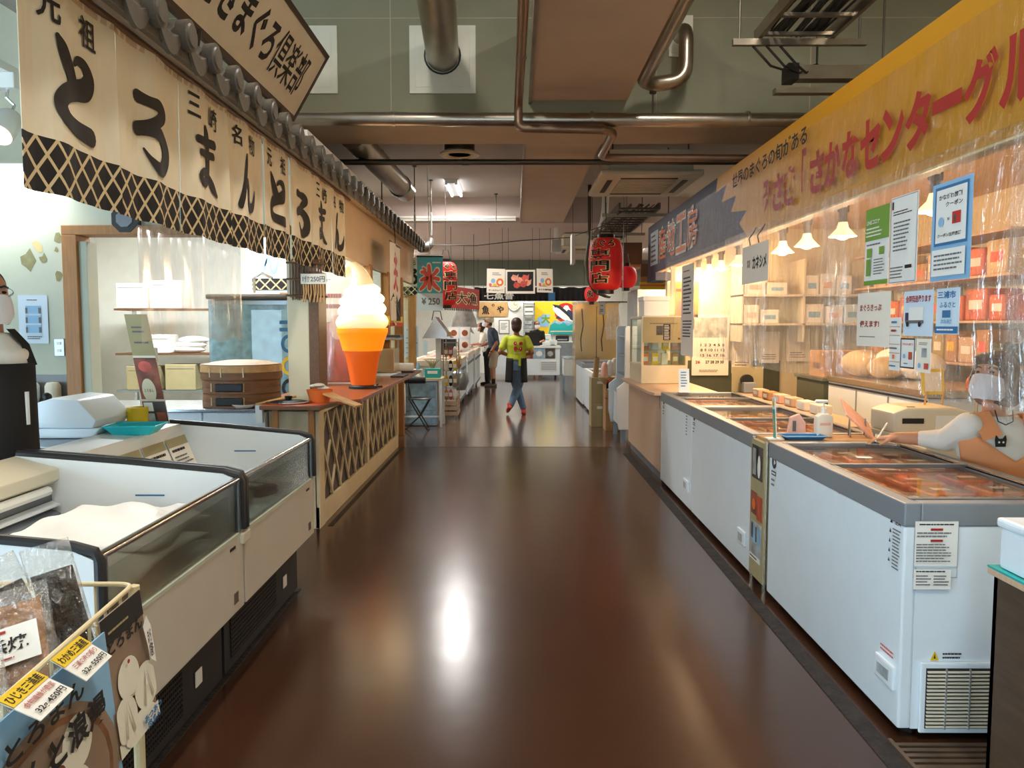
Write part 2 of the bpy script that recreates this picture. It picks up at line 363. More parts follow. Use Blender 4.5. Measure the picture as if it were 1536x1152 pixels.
UX, UZ = (1, 0, 0), (0, 0, 1); UR = (0, 1, 0); UL = (0, -1, 0)   # UR: faces +X (left side of the aisle), UL: faces -X (right side)
def poster(name, label, cat, c, u, v, w, h, m, elems, t=.003, group=None, bulge=None, nx=1, ny=1, sep=False):
    p = Panel(c, u, v, w, h); p.bulge = bulge
    o = p.slab(name, m, t=t, nx=nx, ny=ny); tag(o, label, cat, group)
    if sep:
        for e in elems: p.prints(o, [e])
    else: p.prints(o, elems)
    return o
# ================================================================ STRUCTURE
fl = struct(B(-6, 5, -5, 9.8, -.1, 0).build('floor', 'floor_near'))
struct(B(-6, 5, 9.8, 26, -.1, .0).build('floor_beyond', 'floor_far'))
struct(B(-1.2, 1.2, 9.79, 9.81, -.01, .0015).build('trim_1', 'joint'))
struct(B(-1.30, -1.215, -2, 4.46, -.02, .004).build('trim_2', 'gutter', bevel=.002))
struct(B(1.27, 1.345, 1.2, 9.3, -.02, .004).build('trim_3', 'gutter', bevel=.002))
struct(B(-1.4, -1.36, 5.9, 9.8, -.02, .003).build('trim_4', 'joint'))
struct(B(-6, 5, -5, 7.0, 4.7, 4.85).build('ceiling', 'slab'))
struct(B(-6, 5, 8.1, 14.3, 3.75, 3.9).build('ceiling_middle', 'slab'))
struct(B(-6, 5, 14.3, 26, 3.3, 3.9).build('ceiling_low', 'pinkslab'))
bmk = struct(B(-6, 5, 6.95, 8.1, 3.3, 4.72).build('ceiling_beam', 'concrete'))
struct(B(-6, 5, 6.97, 8.102, 3.296, 3.30).build('ceiling_beam_underside', 'soffit'))
for x in (-2.4, -1.05, 1.2, 2.5):   # board-mark seams of the cast concrete
    B(x-.004, x+.004, 6.947, 6.951, 3.32, 4.7).build('form_seam', 'soffit', bmk)
B(-6, 5, 6.947, 6.951, 4.08, 4.086).build('form_seam', 'soffit', bmk)
struct(MB().box(-6.1, -6, 2.6, 26, 0, 4.8).box(-6.1, -6, -5, 2.6, 2.6, 4.8).build('wall_left', 'white_wall'))
struct(MB().box(-6, -1.6, -5.1, -5, 0, 4.8).box(.2, 5, -5.1, -5, 0, 4.8).box(-1.6, .2, -5.1, -5, 2.4, 4.8).build('wall_entrance_unseen', 'cream_wall'))  # unseen wall added to hold back daylight, its gap kept narrow
struct(B(4.4, 4.5, -5, 26, 0, 4.8).build('wall_right', 'cream_wall'))
struct(B(-6, 5, 25.2, 25.3, 0, 3.9).build('wall_back', 'white_wall'))
# boxed duct running along the aisle, passes the beam
d = thing('ceiling_duct', 'long rectangular brown painted duct box running along the ceiling', 'duct')
B(.14, .95, 1.5, 6.96, 3.40, 4.0).build('near_section', 'duct_paint', d)
B(.10, .86, 8.09, 14.32, 3.32, 3.76).build('far_section', 'duct_paint', d)
B(.115, .14, 1.5, 6.95, 3.38, 3.43).build('edge_rail', 'galv', d)
B(.085, .10, 8.1, 14.3, 3.30, 3.36).build('edge_rail', 'galv', d)
for y in (3.2, 4.8): B(.138, .952, y, y+.012, 3.396, 4.0).build('seam', 'soffit', d)
# left stall: pale green wall facing the entrance with a serving opening
wl = struct(MB().box(-6, -3.33, 6.0, 6.12, 0, 4.7).box(-3.33, -1.54, 6.0, 6.12, 2.2, 2.9).build('wall_kitchen', 'green_wall'))
struct(B(-6, -3.36, 5.985, 6.0, 0, 1.13).build('wall_kitchen_wainscot', 'wainscot'))
for (x, z, s, m) in ((-3.62, 1.98, .09, 'peel'), (-3.55, 2.09, .05, 'peel2'), (-3.51, 1.99, .04, 'peel'), (-3.39, 2.14, .05, 'peel'), (-3.4, 1.87, .04, 'peel'), (-3.41, 2.06, .02, 'peel')):
    n = 9; r = [s*random.uniform(.45, 1) for _ in range(n)]
    MB().add([(x+r[i]*math.cos(6.283*i/n), 5.9985, z+1.3*r[i]*math.sin(6.283*i/n)) for i in range(n)], [tuple(range(n))]).build('peeled_patch', m, wl)
w1 = struct(thing('window_1', 'wood framed serving opening in the pale green kitchen wall', None))

B(-3.34, -3.23, 5.94, 6.14, .6, 2.165).build('frame_left', 'wood_frame', w1, bevel=.006)
B(-3.23, -3.17, 5.97, 6.12, .6, 2.12).build('frame_track', 'green_wall', w1, bevel=.004)
B(-3.34, -1.65, 5.94, 6.14, 2.165, 2.235).build('frame_top', 'wood_frame', w1, bevel=.006)
struct(B(-1.69, -1.53, 5.96, 6.2, .0, 2.6).build('wall_pier', 'cream_paint', bevel=.006))
struct(B(-1.53, -1.455, 5.955, 6.205, .91, 1.90).build('trim_5', 'wood_dark', bevel=.004))
struct(B(-5.0, -1.6, 9.6, 9.7, 0, 2.95).build('wall_kitchen_back', 'white_wall'))
struct(B(-5.1, -5.0, 6.1, 9.7, 0, 2.95).build('wall_kitchen_side', 'white_wall'))
struct(B(-5.1, -1.55, 6.1, 12.3, 2.9, 2.96).build('ceiling_kitchen', 'white_wall'))
# aisle wall of the stall above and beyond the counter
struct(B(-1.60, -1.53, 7.3, 12.35, 2.12, 2.9).build('wall_stall_fascia', 'eave_wood'))
for i, y in enumerate((8.45, 9.65, 10.8, 12.2)):
    struct(B(-1.62, -1.51, y, y+.12, .0 if y > 10 else .9, 2.14).build('trim_%d' % (6+i), 'wood_frame', bevel=.005))
struct(B(-3.3, -1.6, 12.25, 12.35, 0, 2.9).build('wall_stall_end', 'cream_paint'))
struct(B(-3.4, -3.3, 12.3, 25.2, 0, 3.3).build('wall_shop_left', 'white_wall'))
# right stall: partition facing the entrance, ceiling board
struct(B(1.95, 4.4, 10.3, 10.4, 0, 2.72).build('wall_partition', 'cream_wall'))
struct(B(1.95, 3.4, 10.26, 10.3, 0, 1.05).build('wall_partition_dado', 'dark_green'))
struct(B(1.83, 4.4, 1.0, 10.7, 2.72, 2.77).build('ceiling_stall', 'eave_wood'))
# ---------------------------------------------------------------- ceiling services
def pipe(name, label, pts, r, m, n=14, rings=(), cat='pipe'):
    k = MB().tube(pts, r, n); o = k.build(name, m, smooth=True); tag(o, label, cat)
    for a, b in rings: MB().cyl(a, b, (r if not isinstance(r, list) else r[0])*1.12, n=n).build('coupling', m, o, smooth=True)
    return o
def bend(a, c, b, n=6):
    a, b, c = Vector(a), Vector(b), Vector(c)
    return [tuple((1-t)**2*a+2*t*(1-t)*c+t*t*b) for t in [i/n for i in range(n+1)]]
pipe('main_pipe', 'thick galvanised pipe crossing the ceiling under the concrete beam', [(-2.1, 6.7, 3.19), (2.9, 6.7, 3.17)], .056, 'galv', 18,
     [((x, 6.7, 3.185), (x+.02, 6.7, 3.185)) for x in (-1.0, .62, 1.9)])
pipe('duct_spiral', 'fat round metal duct entering a white plate on the beam', [(-.61, 6.96, 3.77), (-.52, 5.2, 3.80), (-.36, 2.0, 3.86)], .138, 'galv', 24,
     [((-.52, 5.2, 3.8), (-.515, 5.12, 3.80))], 'duct')
def plate(label, x, z, s=.28, sx=None):
    p = thing('wall_plate', label, 'plate')
    B(x-(sx or s), x+(sx or s), 6.935, 6.95, z-s, z+s).build('board', 'patch', p, bevel=.003)
    B(x-(sx or s)*.82, x+(sx or s)*.82, 6.931, 6.936, z-s*.82, z+s*.82).build('inner_board', 'patch', p, bevel=.002)
    return p
p = plate('white square plate on the beam around the fat round duct', -.61, 3.74)
MB().tube([(-.61+.15*math.cos(a*6.283/24), 6.93, 3.77+.15*math.sin(a*6.283/24)) for a in range(24)], .008, 6, closed=True).build('seal_ring', 'black', p)
plate('white square plate on the beam behind the slanted signboard', -1.78, 3.74)
plate('small white plate on the beam behind the silver pipe bend', 1.40, 3.93, .17, .10)
pipe('conduit_bend', 'narrow brown conduit that dips under the thick pipe and turns right', [(.07, 2.2, 3.38), (.04, 5.9, 3.34)]+bend((.035, 6.4, 3.33), (.03, 6.62, 3.33), (.03, 6.62, 3.22))
     + bend((.03, 6.61, 3.14), (.03, 6.61, 3.09), (.10, 6.61, 3.09))+bend((.68, 6.62, 3.08), (.80, 6.62, 3.08), (.81, 6.75, 3.07))+bend((.79, 7.35, 3.04), (.78, 7.5, 3.04), (.92, 7.5, 3.04))+[(2.6, 7.5, 3.03)], .035, 'copper', 12,
     [((.045, 5.6, 3.345), (.045, 5.66, 3.345)), ((.2, 6.61, 3.09), (.22, 6.61, 3.09)), ((.7, 6.62, 3.08), (.72, 6.62, 3.08))])
pipe('cross_pipe', 'thin dark pipe crossing the ceiling beyond the beam', [(-2.3, 8.5, 3.2), (3.0, 8.5, 3.2)], .03, 'galv_dark', 12,
     [((-.55, 8.5, 3.2), (-.48, 8.5, 3.2)), ((.96, 8.5, 3.2), (1.0, 8.5, 3.2))])
pipe('edge_pipe', 'silver pipe beside the duct box that bends up into the beam', [(1.025, 2.4, 3.5), (1.025, 6.2, 3.46)]+bend((1.025, 6.45, 3.46), (1.025, 6.65, 3.46), (1.16, 6.67, 3.46))
     + bend((1.24, 6.67, 3.47), (1.39, 6.67, 3.48), (1.39, 6.67, 3.62))+bend((1.39, 6.67, 3.78), (1.39, 6.68, 3.9), (1.39, 6.8, 3.92))+[(1.39, 6.95, 3.92)], .06, 'galv', 14)
pipe('duct_branch', 'silver round duct ending in the open beyond the beam', [(-1.62, 8.1, 3.38), (-1.5, 9.6, 3.3), (-1.42, 10.6, 3.24)], .13, 'galv', 20, [((-1.45, 10.25, 3.26), (-1.445, 10.33, 3.255))], 'duct')
pipe('duct_foil', 'crinkled foil duct lying behind the tiled eave', [(-2.6, 9.2, 3.3), (-2.2, 10.6, 3.2), (-1.9, 11.6, 3.12)], .11, 'galv', 16, [], 'duct')
t = thing('round_vent', 'round ceiling vent with a dark neck and beige ring', 'vent')
B(-.86, -.33, 8.62, 9.1, 3.53, 3.55).build('mount_plate', 'galv_dark', t)
MB().lathe([(.165, 0), (.165, .17)], (-.6, 8.86, 3.37), 24).build('neck', 'galv_dark', t, smooth=True)
MB().lathe([(.12, .02), (.19, 0), (.215, .012), (.215, .035), (.17, .06)], (-.6, 8.86, 3.33), 28).build('ring', 'ac_cream', t, smooth=True)
MB().lathe([(.0, .03), (.12, .02)], (-.6, 8.86, 3.33), 24).build('damper', 'galv_dark', t)
for dx in (-.2, .2): MB().cyl((-.6+dx, 8.86, 3.55), (-.6+dx, 8.86, 3.76), .008, n=6).build('hanger_rod', 'galv_dark', t)
def tube_lamp(label, x, y, z, L=1.2, power=90, col=(.95, .98, 1), axis='y', vis=True, drop=0):
    t = thing('fluorescent_lamp', label, 'lamp', (x, y, z), 0 if axis == 'y' else math.pi/2)
    MB().prism([(-.12, .0), (.12, .0), (.05, -.07), (-.05, -.07)], 'y', -L/2, L/2).build('housing', 'plastic_white', t)
    for s in (-1, 1):
        MB().cyl((s*.075, -L/2+.03, -.075), (s*.075, L/2-.03, -.075), .015, n=10).build('tube', 'tube_light', t, smooth=True)
        for e in (-1, 1): B(s*.075-.02, s*.075+.02, e*(L/2-.02)-.015, e*(L/2-.02)+.015, -.09, -.03).build('socket', 'plastic_white', t)
    if drop:
        for e in (-1, 1): MB().cyl((0, e*L*.4, 0), (0, e*L*.4, drop), .006, n=6).build('hanger', 'galv_dark', t)
    a = area('lamp_light', (0, 0, -.105), .2, L, power, col); a.parent = t
    return t
tube_lamp('twin tube fluorescent lamp on the ceiling far down the aisle', -.98, 13.1, 3.75, 1.2, 90, (1, .97, .93))
NL = (1, .93, .84)  # lamps below are added out of view to brighten aisle and shops
for i, (x, y, z, P, lb) in enumerate(((-.7, .6, 4.68, 55, 'added twin tube lamp on the high ceiling above the entrance, left'), (1.3, .6, 4.68, 55, 'added twin tube lamp on the high ceiling above the entrance, right'), (-.7, 4.2, 4.68, 55, 'added twin tube lamp on the high ceiling before the beam, left'), (1.4, 4.2, 4.68, 55, 'added twin tube lamp on the high ceiling before the beam, right'),
        (-2.6, 16.0, 3.3, 60, 'added twin tube lamp over the far left shop, nearer one'), (-2.7, 20.0, 3.3, 60, 'added twin tube lamp over the far left shop, farther one'), (3.2, 14.5, 3.3, 90, 'added twin tube lamp over the right shop beyond the partition'), (2.9, 19.5, 3.3, 70, 'added twin tube lamp over the right shop near the end'), (-.4, 24.0, 3.3, 48, 'added twin tube lamp over the far counter, left'), (1.4, 24.0, 3.3, 48, 'added twin tube lamp over the far counter, right'), (-2.6, 10.9, 2.9, 40, 'added twin tube lamp inside the stall behind the window frames'))):
    tube_lamp(lb, x, y, z, 1.2, P, NL if i < 4 else (1, .96, .9))
t = thing('cable_trunking', 'white metal trunking crossing the ceiling in the distance', 'trunking')
B(-2.3, .02, 14.18, 14.28, 3.33, 3.41).build('channel', 'plastic_white', t, bevel=.004); B(-2.3, .02, 14.16, 14.18, 3.36, 3.38).build('lip', 'ac_cream', t)
for i, (x, y, z0) in enumerate(((-1.72, 10.5, 2.98), (-1.42, 11.5, 2.75), (-1.30, 12.6, 2.9), (-.32, 13.9, 3.3), (1.02, 8.5, 3.2), (1.13, 6.7, 3.2))):
    zt = 3.76 if y > 8 else 3.42
    if i == 4: x = .98
    where = ['above the eave near the silver duct', 'beside the eave tip, white lower half', 'left of the far fluorescent lamp', 'under the white trunking in the distance', 'holding the thin dark cross pipe', 'holding the thick galvanised pipe by the duct box'][i]
    t = thing('hanger_rod', 'thin ceiling rod '+where, 'rod')
    MB().cyl((x, y, z0), (x, y, zt), .008, n=8).build('rod', 'galv_dark', t)
    if i in (1, 2): MB().cyl((x, y, z0), (x, y, z0+.35), .014, n=8).build('sleeve', 'plastic_white', t)
    MB().cyl((x, y, zt-.03), (x, y, zt-.01), .03, n=10).build('flange', 'galv_dark', t)
def cable_ladder(label, x0, x1, y0, y1, z, step, ncab, bars):
    t = thing('cable_ladder', label, 'cable tray')
    for x in (x0, x1): B(x-.015, x+.015, y0, y1, z, z+.09).build('rail', 'galv' if ncab > 20 else 'galv_dark', t)
    y = y0+.1
    while y < y1: B(x0+.015, x1-.015, y-.018, y+.018, z+.01, z+.035).build('rung', 'galv' if ncab > 20 else 'galv_dark', t); y += step
    k = MB()
    for i in range(ncab):
        xa = x0+.06+(x1-x0-.12)*random.random(); ph = random.random()*6
        k.tube([(xa+.035*math.sin(ph+j*.9), y0+(y1-y0)*j/8, z+.05+.03*random.random()) for j in range(9)], random.uniform(.006, .011), 5)
    k.build('cable_bundle', 'cable', t)
    for y in bars:
        B(x0-.2, x1+.25, y-.02, y+.02, z-.05, z-.005).build('support_bar', 'galv', t)
        for x in (x0-.15, x1+.2): MB().cyl((x, y, z-.05), (x, y, z+1.0 if y < 7 else z+.6), .008, n=6).build('rod', 'galv_dark', t)
    return t
cable_ladder('cable ladder full of black cables above the yellow banner', 1.8, 2.33, 1.6, 6.15, 3.6, .36, 34, (3.0, 6.05))
cable_ladder('far cable ladder hanging beyond the air conditioner', 1.45, 2.0, 11.2, 15.2, 3.10, .3, 10, (11.6, 14.0))
t = thing('cable_box', 'grey metal cable channel hanging behind the yellow banner', 'trunking')
B(2.13, 2.9, 6.2, 6.32, 3.36, 3.46).build('channel', 'galv', t); B(2.06, 2.14, 6.18, 6.34, 3.35, 3.47).build('end_cap', 'black', t); B(1.98, 2.9, 6.22, 6.3, 3.26, 3.30).build('lower_bar', 'galv', t)
for x in (2.3, 2.8): MB().cyl((x, 6.26, 3.46), (x, 6.26, 4.7), .008, n=6).build('rod', 'galv_dark', t)
for i in range(3): MB().tube([(1.7+.1*i, 6.05, 3.6), (1.9+.1*i, 6.1, 3.42), (2.1+.05*i, 6.2, 3.40), (2.3, 6.25, 3.48)], .009, 6).build('loose_cable', 'cable', t)
def ac_unit(label, x0, x1, y0, y1, z, name='air_conditioner'):
    t = thing(name, label, 'air conditioner')
    B(x0+.1, x1-.1, y0+.1, y1-.1, z+.06, z+.3).build('body', 'plastic_cream', t, bevel=.01)
    B(x0, x1, y0, y1, z, z+.06).build('panel', 'ac_cream', t, bevel=.02)
    cx, cy = (x0+x1)/2, (y0+y1)/2; rx, ry = (x1-x0)*.28, (y1-y0)*.28
    B(cx-rx, cx+rx, cy-ry, cy+ry, z-.012, z).build('intake', 'soffit', t)
    n = 9
    for i in range(n): y = cy-ry+2*ry*(i+.5)/n; B(cx-rx, cx+rx, y-.008, y+.008, z-.018, z-.012).build('slat', 'ac_cream', t)
    for s in (-1, 1):
        B(cx-rx, cx+rx, cy+s*(ry+.11)-.03, cy+s*(ry+.11)+.03, z-.006, z+.002).build('outlet', 'black', t)
        B(cx+s*(rx+.11)-.03, cx+s*(rx+.11)+.03, cy-ry, cy+ry, z-.006, z+.002).build('outlet', 'black', t)
    for x in (x0+.15, x1-.15):
        for y in (y0+.15, y1-.15): MB().cyl((x, y, z+.28), (x, y, z+.6), .008, n=6).build('rod', 'galv_dark', t)
ac_unit('large ceiling cassette air conditioner beyond the cross pipes', .95, 2.1, 9.0, 10.5, 3.16)
ac_unit('smaller far ceiling air conditioner behind the big red lantern', .85, 1.95, 15.6, 16.8, 2.98)
pipe('drain_pipe', 'white elbow pipe hanging above the far air conditioner', bend((1.5, 13.4, 3.7), (1.5, 13.4, 3.2), (1.45, 13.6, 3.15)), .06, 'plastic_white', 10)
t = thing('junction_box', 'pale metal box hanging at the end of the duct', 'box')
B(.68, .86, 14.9, 15.1, 2.86, 3.08).build('case', 'galv', t, bevel=.005); MB().cyl((.77, 15, 3.08), (.77, 15, 3.3), .045, n=10).build('stem', 'plastic_white', t)
tag(MB().tube([(-1.3, 12.3, 2.72), (-.6, 12.6, 2.74), (.1, 13.0, 2.86), (.9, 13.2, 2.93), (1.35, 12.2, 3.0), (1.5, 11.4, 3.1)], .007, 6).build('aisle_wire', 'cable'), 'thin black wire strung across the aisle above the posters', 'wire')
# ================================================================ LEFT SIDE
def lattice_mat(name, base, line, py, pz, wd, rough=.85):
    m = mat(name, base, rough); nt = m.node_tree; b = nt.nodes['Principled BSDF']
    tc = nt.nodes.new('ShaderNodeTexCoord'); sp = nt.nodes.new('ShaderNodeSeparateXYZ'); nt.links.new(tc.outputs['Object'], sp.inputs[0])
    def mth(op, a, bb):
        n = nt.nodes.new('ShaderNodeMath'); n.operation = op
        for i, q in enumerate((a, bb)):
            if q is None: continue
            if isinstance(q, (int, float)): n.inputs[i].default_value = q
            else: nt.links.new(q, n.inputs[i])
        return n.outputs[0]
    sm = mth('ADD', sp.outputs[0], sp.outputs[1])
    a = mth('DIVIDE', sm, py); c = mth('DIVIDE', sp.outputs[2], pz)
    l1 = mth('LESS_THAN', mth('FRACT', mth('ADD', a, c), None), wd); l2 = mth('LESS_THAN', mth('FRACT', mth('SUBTRACT', a, c), None), wd)
    mx = nt.nodes.new('ShaderNodeMix'); mx.data_type = 'RGBA'; nt.links.new(mth('MAXIMUM', l1, l2), mx.inputs[0])
    mx.inputs[6].default_value = lin(base); mx.inputs[7].default_value = lin(line); nt.links.new(mx.outputs[2], b.inputs['Base Color'])
lattice_mat('lattice_cloth', '#1d1815', '#d3bd90', .105, .105, .17)
# --- noren curtain of eight cloth panels along the aisle
nr = thing('noren_curtain', 'long cream cloth curtain with big black brush lettering under the tiled eave', 'curtain')
MB().cyl((-1.5, 2.3, 2.632), (-1.5, 7.35, 2.632), .014, n=10).build('hanging_rod', 'wood_dark', nr)
PW = .585
for i in range(8):
    y0 = 2.49+PW*i; ph = random.random()*6
    p = Panel((-1.5, y0+PW/2, 2.285), UR, UZ, PW-.012, .72); amp = .012
    p.bulge = lambda x, y, ph=ph: (.5+.5*(1-y))*.014*math.sin(x*9+ph)+.008*math.sin(x*17+ph*2)*(1-y)
    sag = -.004*math.sin(i)
    o = p.slab('cloth_panel', 'noren_cloth', nr, t=.003, nx=16, ny=8, y0=.245+sag)
    p.slab('lattice_band', 'lattice_cloth', o, t=.003, nx=16, ny=2, y0=0+sag, y1=.245+sag)
    p.slab('hem_fold', 'eave_wood', o, t=.006, nx=12, ny=1, y0=.93, y1=1.0)
    g = ['to', 'ro', 'ma', 'n'][i % 4]; small = ['元祖', '', '三崎', '名物'][i % 4]
    el = [('s', 'ink', g, .50, .52 if g != 'ro' else .50, .62 if g != 'n' else .54, .415, 1.3)]
    p.lv = .004
    if small:
        el += [('t', 'ink', small[0], .25, .835, .2, .145, .02), ('t', 'ink', small[1], .68, .825, .2, .15, .015)]
    p.prints(o, el)
# --- tiled eave roof
rf = thing('tiled_roof', 'small grey tiled eave roof above the cream curtain', 'roof')
MB().prism([(-1.47, 2.705), (-1.44, 2.745), (-2.7, 3.235), (-2.7, 3.185)], 'y', 2.0, 12.3).build('roof_board', 'tile_roof', rf)
B(-1.56, -1.40, 2.0, 12.3, 2.65, 2.69).build('eave_board', 'eave_wood', rf, bevel=.004)
B(-1.425, -1.395, 2.0, 12.3, 2.615, 2.69).build('fascia_board', 'tile_roof', rf, bevel=.004)
MB().prism([(-1.56, 2.69), (-1.44, 2.715), (-1.44, 2.69)], 'y', 2.0, 12.3).build('batten', 'wood_dark', rf)
tp = .29
def tile_mesh():
    k = MB(); n = 14
    def sec(t):       # height of the wave across the tile (t 0..1 along the eave)
        return -.035*math.sin(math.pi*min(t/.68, 1)) if t < .68 else .045*math.sin(math.pi*(t-.68)/.32)
    top = []; L = .5; sl = .39
    for j, (a, th) in enumerate(((0, 0), (L, 0))):
        for i in range(n+1):
            t = i/n; top.append((-a, t*tp, sec(t)+a*sl))
    bot = [(x, y, z-.022) for x, y, z in top]; q = 2*(n+1)
    F = []
    for i in range(n):
        F += [(i, i+1, n+2+i, n+1+i), (q+i, q+n+1+i, q+n+2+i, q+i+1), (i, q+i, q+i+1, i+1)]
    k.add(top+bot, F)
    # hanging lip of the trough
    lip = []; m = 10
    for i in range(m+1):
        t = .68*i/m; z = sec(t); lip += [(.004, t*tp, z), (.004, t*tp, z-.075+.035*abs(2*i/m-1)**2)]
    nb = len(lip); lip += [(x-.02, y, z) for x, y, z in lip]
    F = []
    for i in range(m):
        a = 2*i; F += [(a, a+1, a+3, a+2), (nb+a, nb+a+2, nb+a+3, nb+a+1), (a+1, nb+a+1, nb+a+3, a+3), (a, a+2, nb+a+2, nb+a)]
    k.add(lip, F)
    k.cyl((-.02, .84*tp, .01), (.028, .84*tp, .01), .062, .066, 16); k.cyl((.028, .84*tp, .01), (.036, .84*tp, .01), .05, .046, 16)
    return k
t0 = tile_mesh().build('roof_tile', 'tile_roof', rf, smooth=True); t0.location = (-1.385, 2.05, 2.70)
for i in range(1, 35):
    c = t0.copy(); COL.objects.link(c); c.location = (-1.385, 2.05+tp*i, 2.70+random.uniform(-.004, .004))
MB().tube([(-1.42, 12.25, 2.67), (-1.36, 12.4, 2.69), (-1.32, 12.5, 2.75), (-1.30, 12.55, 2.83)], [.07, .075, .07, .05], 10).build('ridge_end', 'tile_roof', rf, smooth=True)
# --- slanted signboard on the roof
sb = thing('roof_signboard', 'slanted cream signboard with black lettering standing on the tiled roof', 'sign')
vdir = Vector((.202, 0, .348)).normalized(); cc = Vector((-1.345, 3.75, 3.06))
p = Panel(cc, UR, vdir, 3.3, .455); p.slab('board', 'signboard', sb, t=.05)
for (x0, x1, y0, y1) in ((0, 1, -.04, .03), (0, 1, .965, 1.03), (-.005, .006, -.04, 1.03), (.994, 1.003, -.04, 1.03)):
    q = Panel(cc+p.n*.006, UR, vdir, 3.3, .455); q.slab('frame_strip', 'sign_frame', sb, t=.07, x0=x0, x1=x1, y0=y0, y1=y1)
p.prints(sb, [('t', 'ink', 'みさきまぐろ', .579, .50, .355, .54, .03), ('t', 'ink', '倶楽部', .852, .50, .175, .58, .008)])
for y in (2.6, 3.8, 5.1):
    MB().tube([(-1.46, y, 2.86), (-1.47, y, 2.80), (-1.48, y, 2.76)], .015, 6).build('bracket', 'sign_frame', sb)
    MB().tube([(-1.30, y, 3.22), (-1.6, y, 3.1), (-1.9, y, 2.93)], .012, 6).build('brace', 'sign_frame', sb)
# --- two open display freezers
def open_freezer(label, y0, y1, kind):
    t = thing('open_freezer', label, 'freezer')
    XF, XB = -1.13, -2.05
    B(-1.97, -1.23, y0+.01, y1-.01, .02, .34).build('plinth', 'plinth', t)
    k = MB()
    for i in range(13): z = .07+.02*i; k.box(-1.232, -1.224, y0+.08, y1-.42, z, z+.008)
    for i in range(40): y = y0+.08+(y1-y0-.5)*i/39; k.box(-1.23, -1.226, y, y+.008, .06, .33)
    k.build('grille', 'grille', t)
    B(-1.226, -1.222, y1-.3, y1-.24, .11, .17).build('rating_sticker', 'paper', t)
    fp = B(XF-.03, XF, y0+.005, y1-.005, .335, .645).build('front_panel', 'white_panel', t, bevel=.006)
    B(XF, XF+.002, y1-.13, y1-.08, .375, .42).build('badge', 'steel', fp); B(XF, XF+.002, y1-.16, y1-.10, .60, .612).build('nameplate', 'black', fp)
    B(XF-.012, XF-.004, y0+.05, y1-.05, .645, .86).build('front_glass', 'glass_smoke', t)
    B(XF-.05, XF-.04, y0+.05, y1-.05, .60, .80).build('inner_glass', 'glass', t)
    MB().tube([(XF-.01, y0+.03, .868), (XF-.01, y1-.03, .868)], .013, 10).build('chrome_rail', 'chrome', t, smooth=True)
    B(XF-.022, XF+.002, y0+.04, y1-.04, .638, .652).build('glass_seat', 'green_wall', t)
    for y in (y0+.03, y1-.05): B(XF-.02, XF+.002, y, y+.022, .645, .87).build('corner_post', 'steel_dull', t)
    poly = [(-1.162, .345), (-1.14, .64), (-1.14, .865), (-1.20, .892), (-1.6, .93), (XB, .965), (XB, .345)]
    for y in (y0, y1-.03):
        MB().prism(poly, 'y', y, y+.03).build('end_wall', 'liner', t)
    for y in (y0+.012, y1-.012):
        MB().tube([(-1.127, y, .66), (-1.127, y, .86), (-1.14, y, .884), (-1.2, y, .90), (-1.6, y, .938), (XB, y, .973)], .016, 8).build('rubber_edge', 'rubber', t, smooth=True)
    B(XB+.05, XF-.05, y0+.02, y1-.02, .60, .62).build('well_floor', 'liner', t)
    B(XB, XB+.04, y0+.02, y1-.02, .1, .95).build('back_wall', 'liner', t)
    B(XF-.055, XF-.032, y0+.02, y1-.02, .36, .64).build('inner_front', 'liner', t)
    for y in (y0+.031,):
        for x in (-1.5, ): B(x-.06, x+.06, y1-.033, y1-.031, .80, .806).build('load_line', 'blue_print', t)
    if kind == 1:
        MB().prism([(XB, .965), (-1.87, .915), (-1.87, .87), (-1.90, .85), (XB, .86)], 'y', y0+.03, y1-.03).build('air_hood', 'plastic_cream', t, bevel=.004)
        for i in range(5): z = .60+.038*i; MB().prism([(-1.90, z), (-1.865, z+.012), (-1.865, z+.018), (-1.90, z+.03)], 'y', y0+.05, y1-.04).build('louver', 'rim_grey' if i % 2 else 'liner', t)
        B(XB+.04, -1.905, y0+.03, y1-.03, .52, .82).build('vent_back', 'rim_dark', t)
        MB().tube([(-1.88, y0+.03, .835), (-1.88, y1-.1, .835)], .02, 8).build('lamp_tube', 'plastic_white', t, smooth=True)
    else:
        MB().prism([(XB, .965), (-1.86, .955), (-1.74, .66), (-1.76, .66), (-1.90, .93), (XB, .93)], 'y', y0+.03, y1-.03).build('label_shelf', 'plastic_white', t)
        sh = Vector((-.12, 0, .295)).normalized()
        for i in range(4):
            q = Panel((-1.795, y0+.17+.27*i, .82), UR, sh, .24, .17); o = q.slab('price_card', 'paper_warm', t, t=.002)
            q.prints(o, [('r', 'card_pale', 0, .72, 1, 1), ('L', 'ink', .08, .5, .95, .7, 1), ('L', 'ink_grey', .08, .1, .9, .45, 3)])
    for x in (-1.3, -1.9):
        for y in (y0+.08, y1-.08): MB().cyl((x, y, 0), (x, y, .03), .025, n=8).build('foot', 'black', t)
    return t
open_freezer('near open display freezer with white cloths in its empty well', 2.12, 3.275, 1)
f2 = open_freezer('second open display freezer with price cards, next to the lattice counter', 3.285, 4.44, 2)
tag(B(-1.15, -1.115, 3.235, 3.325, .60, .645).build('joint_clip', 'plastic_cream', bevel=.006), 'small cream clip joining the two open freezers', 'clip')
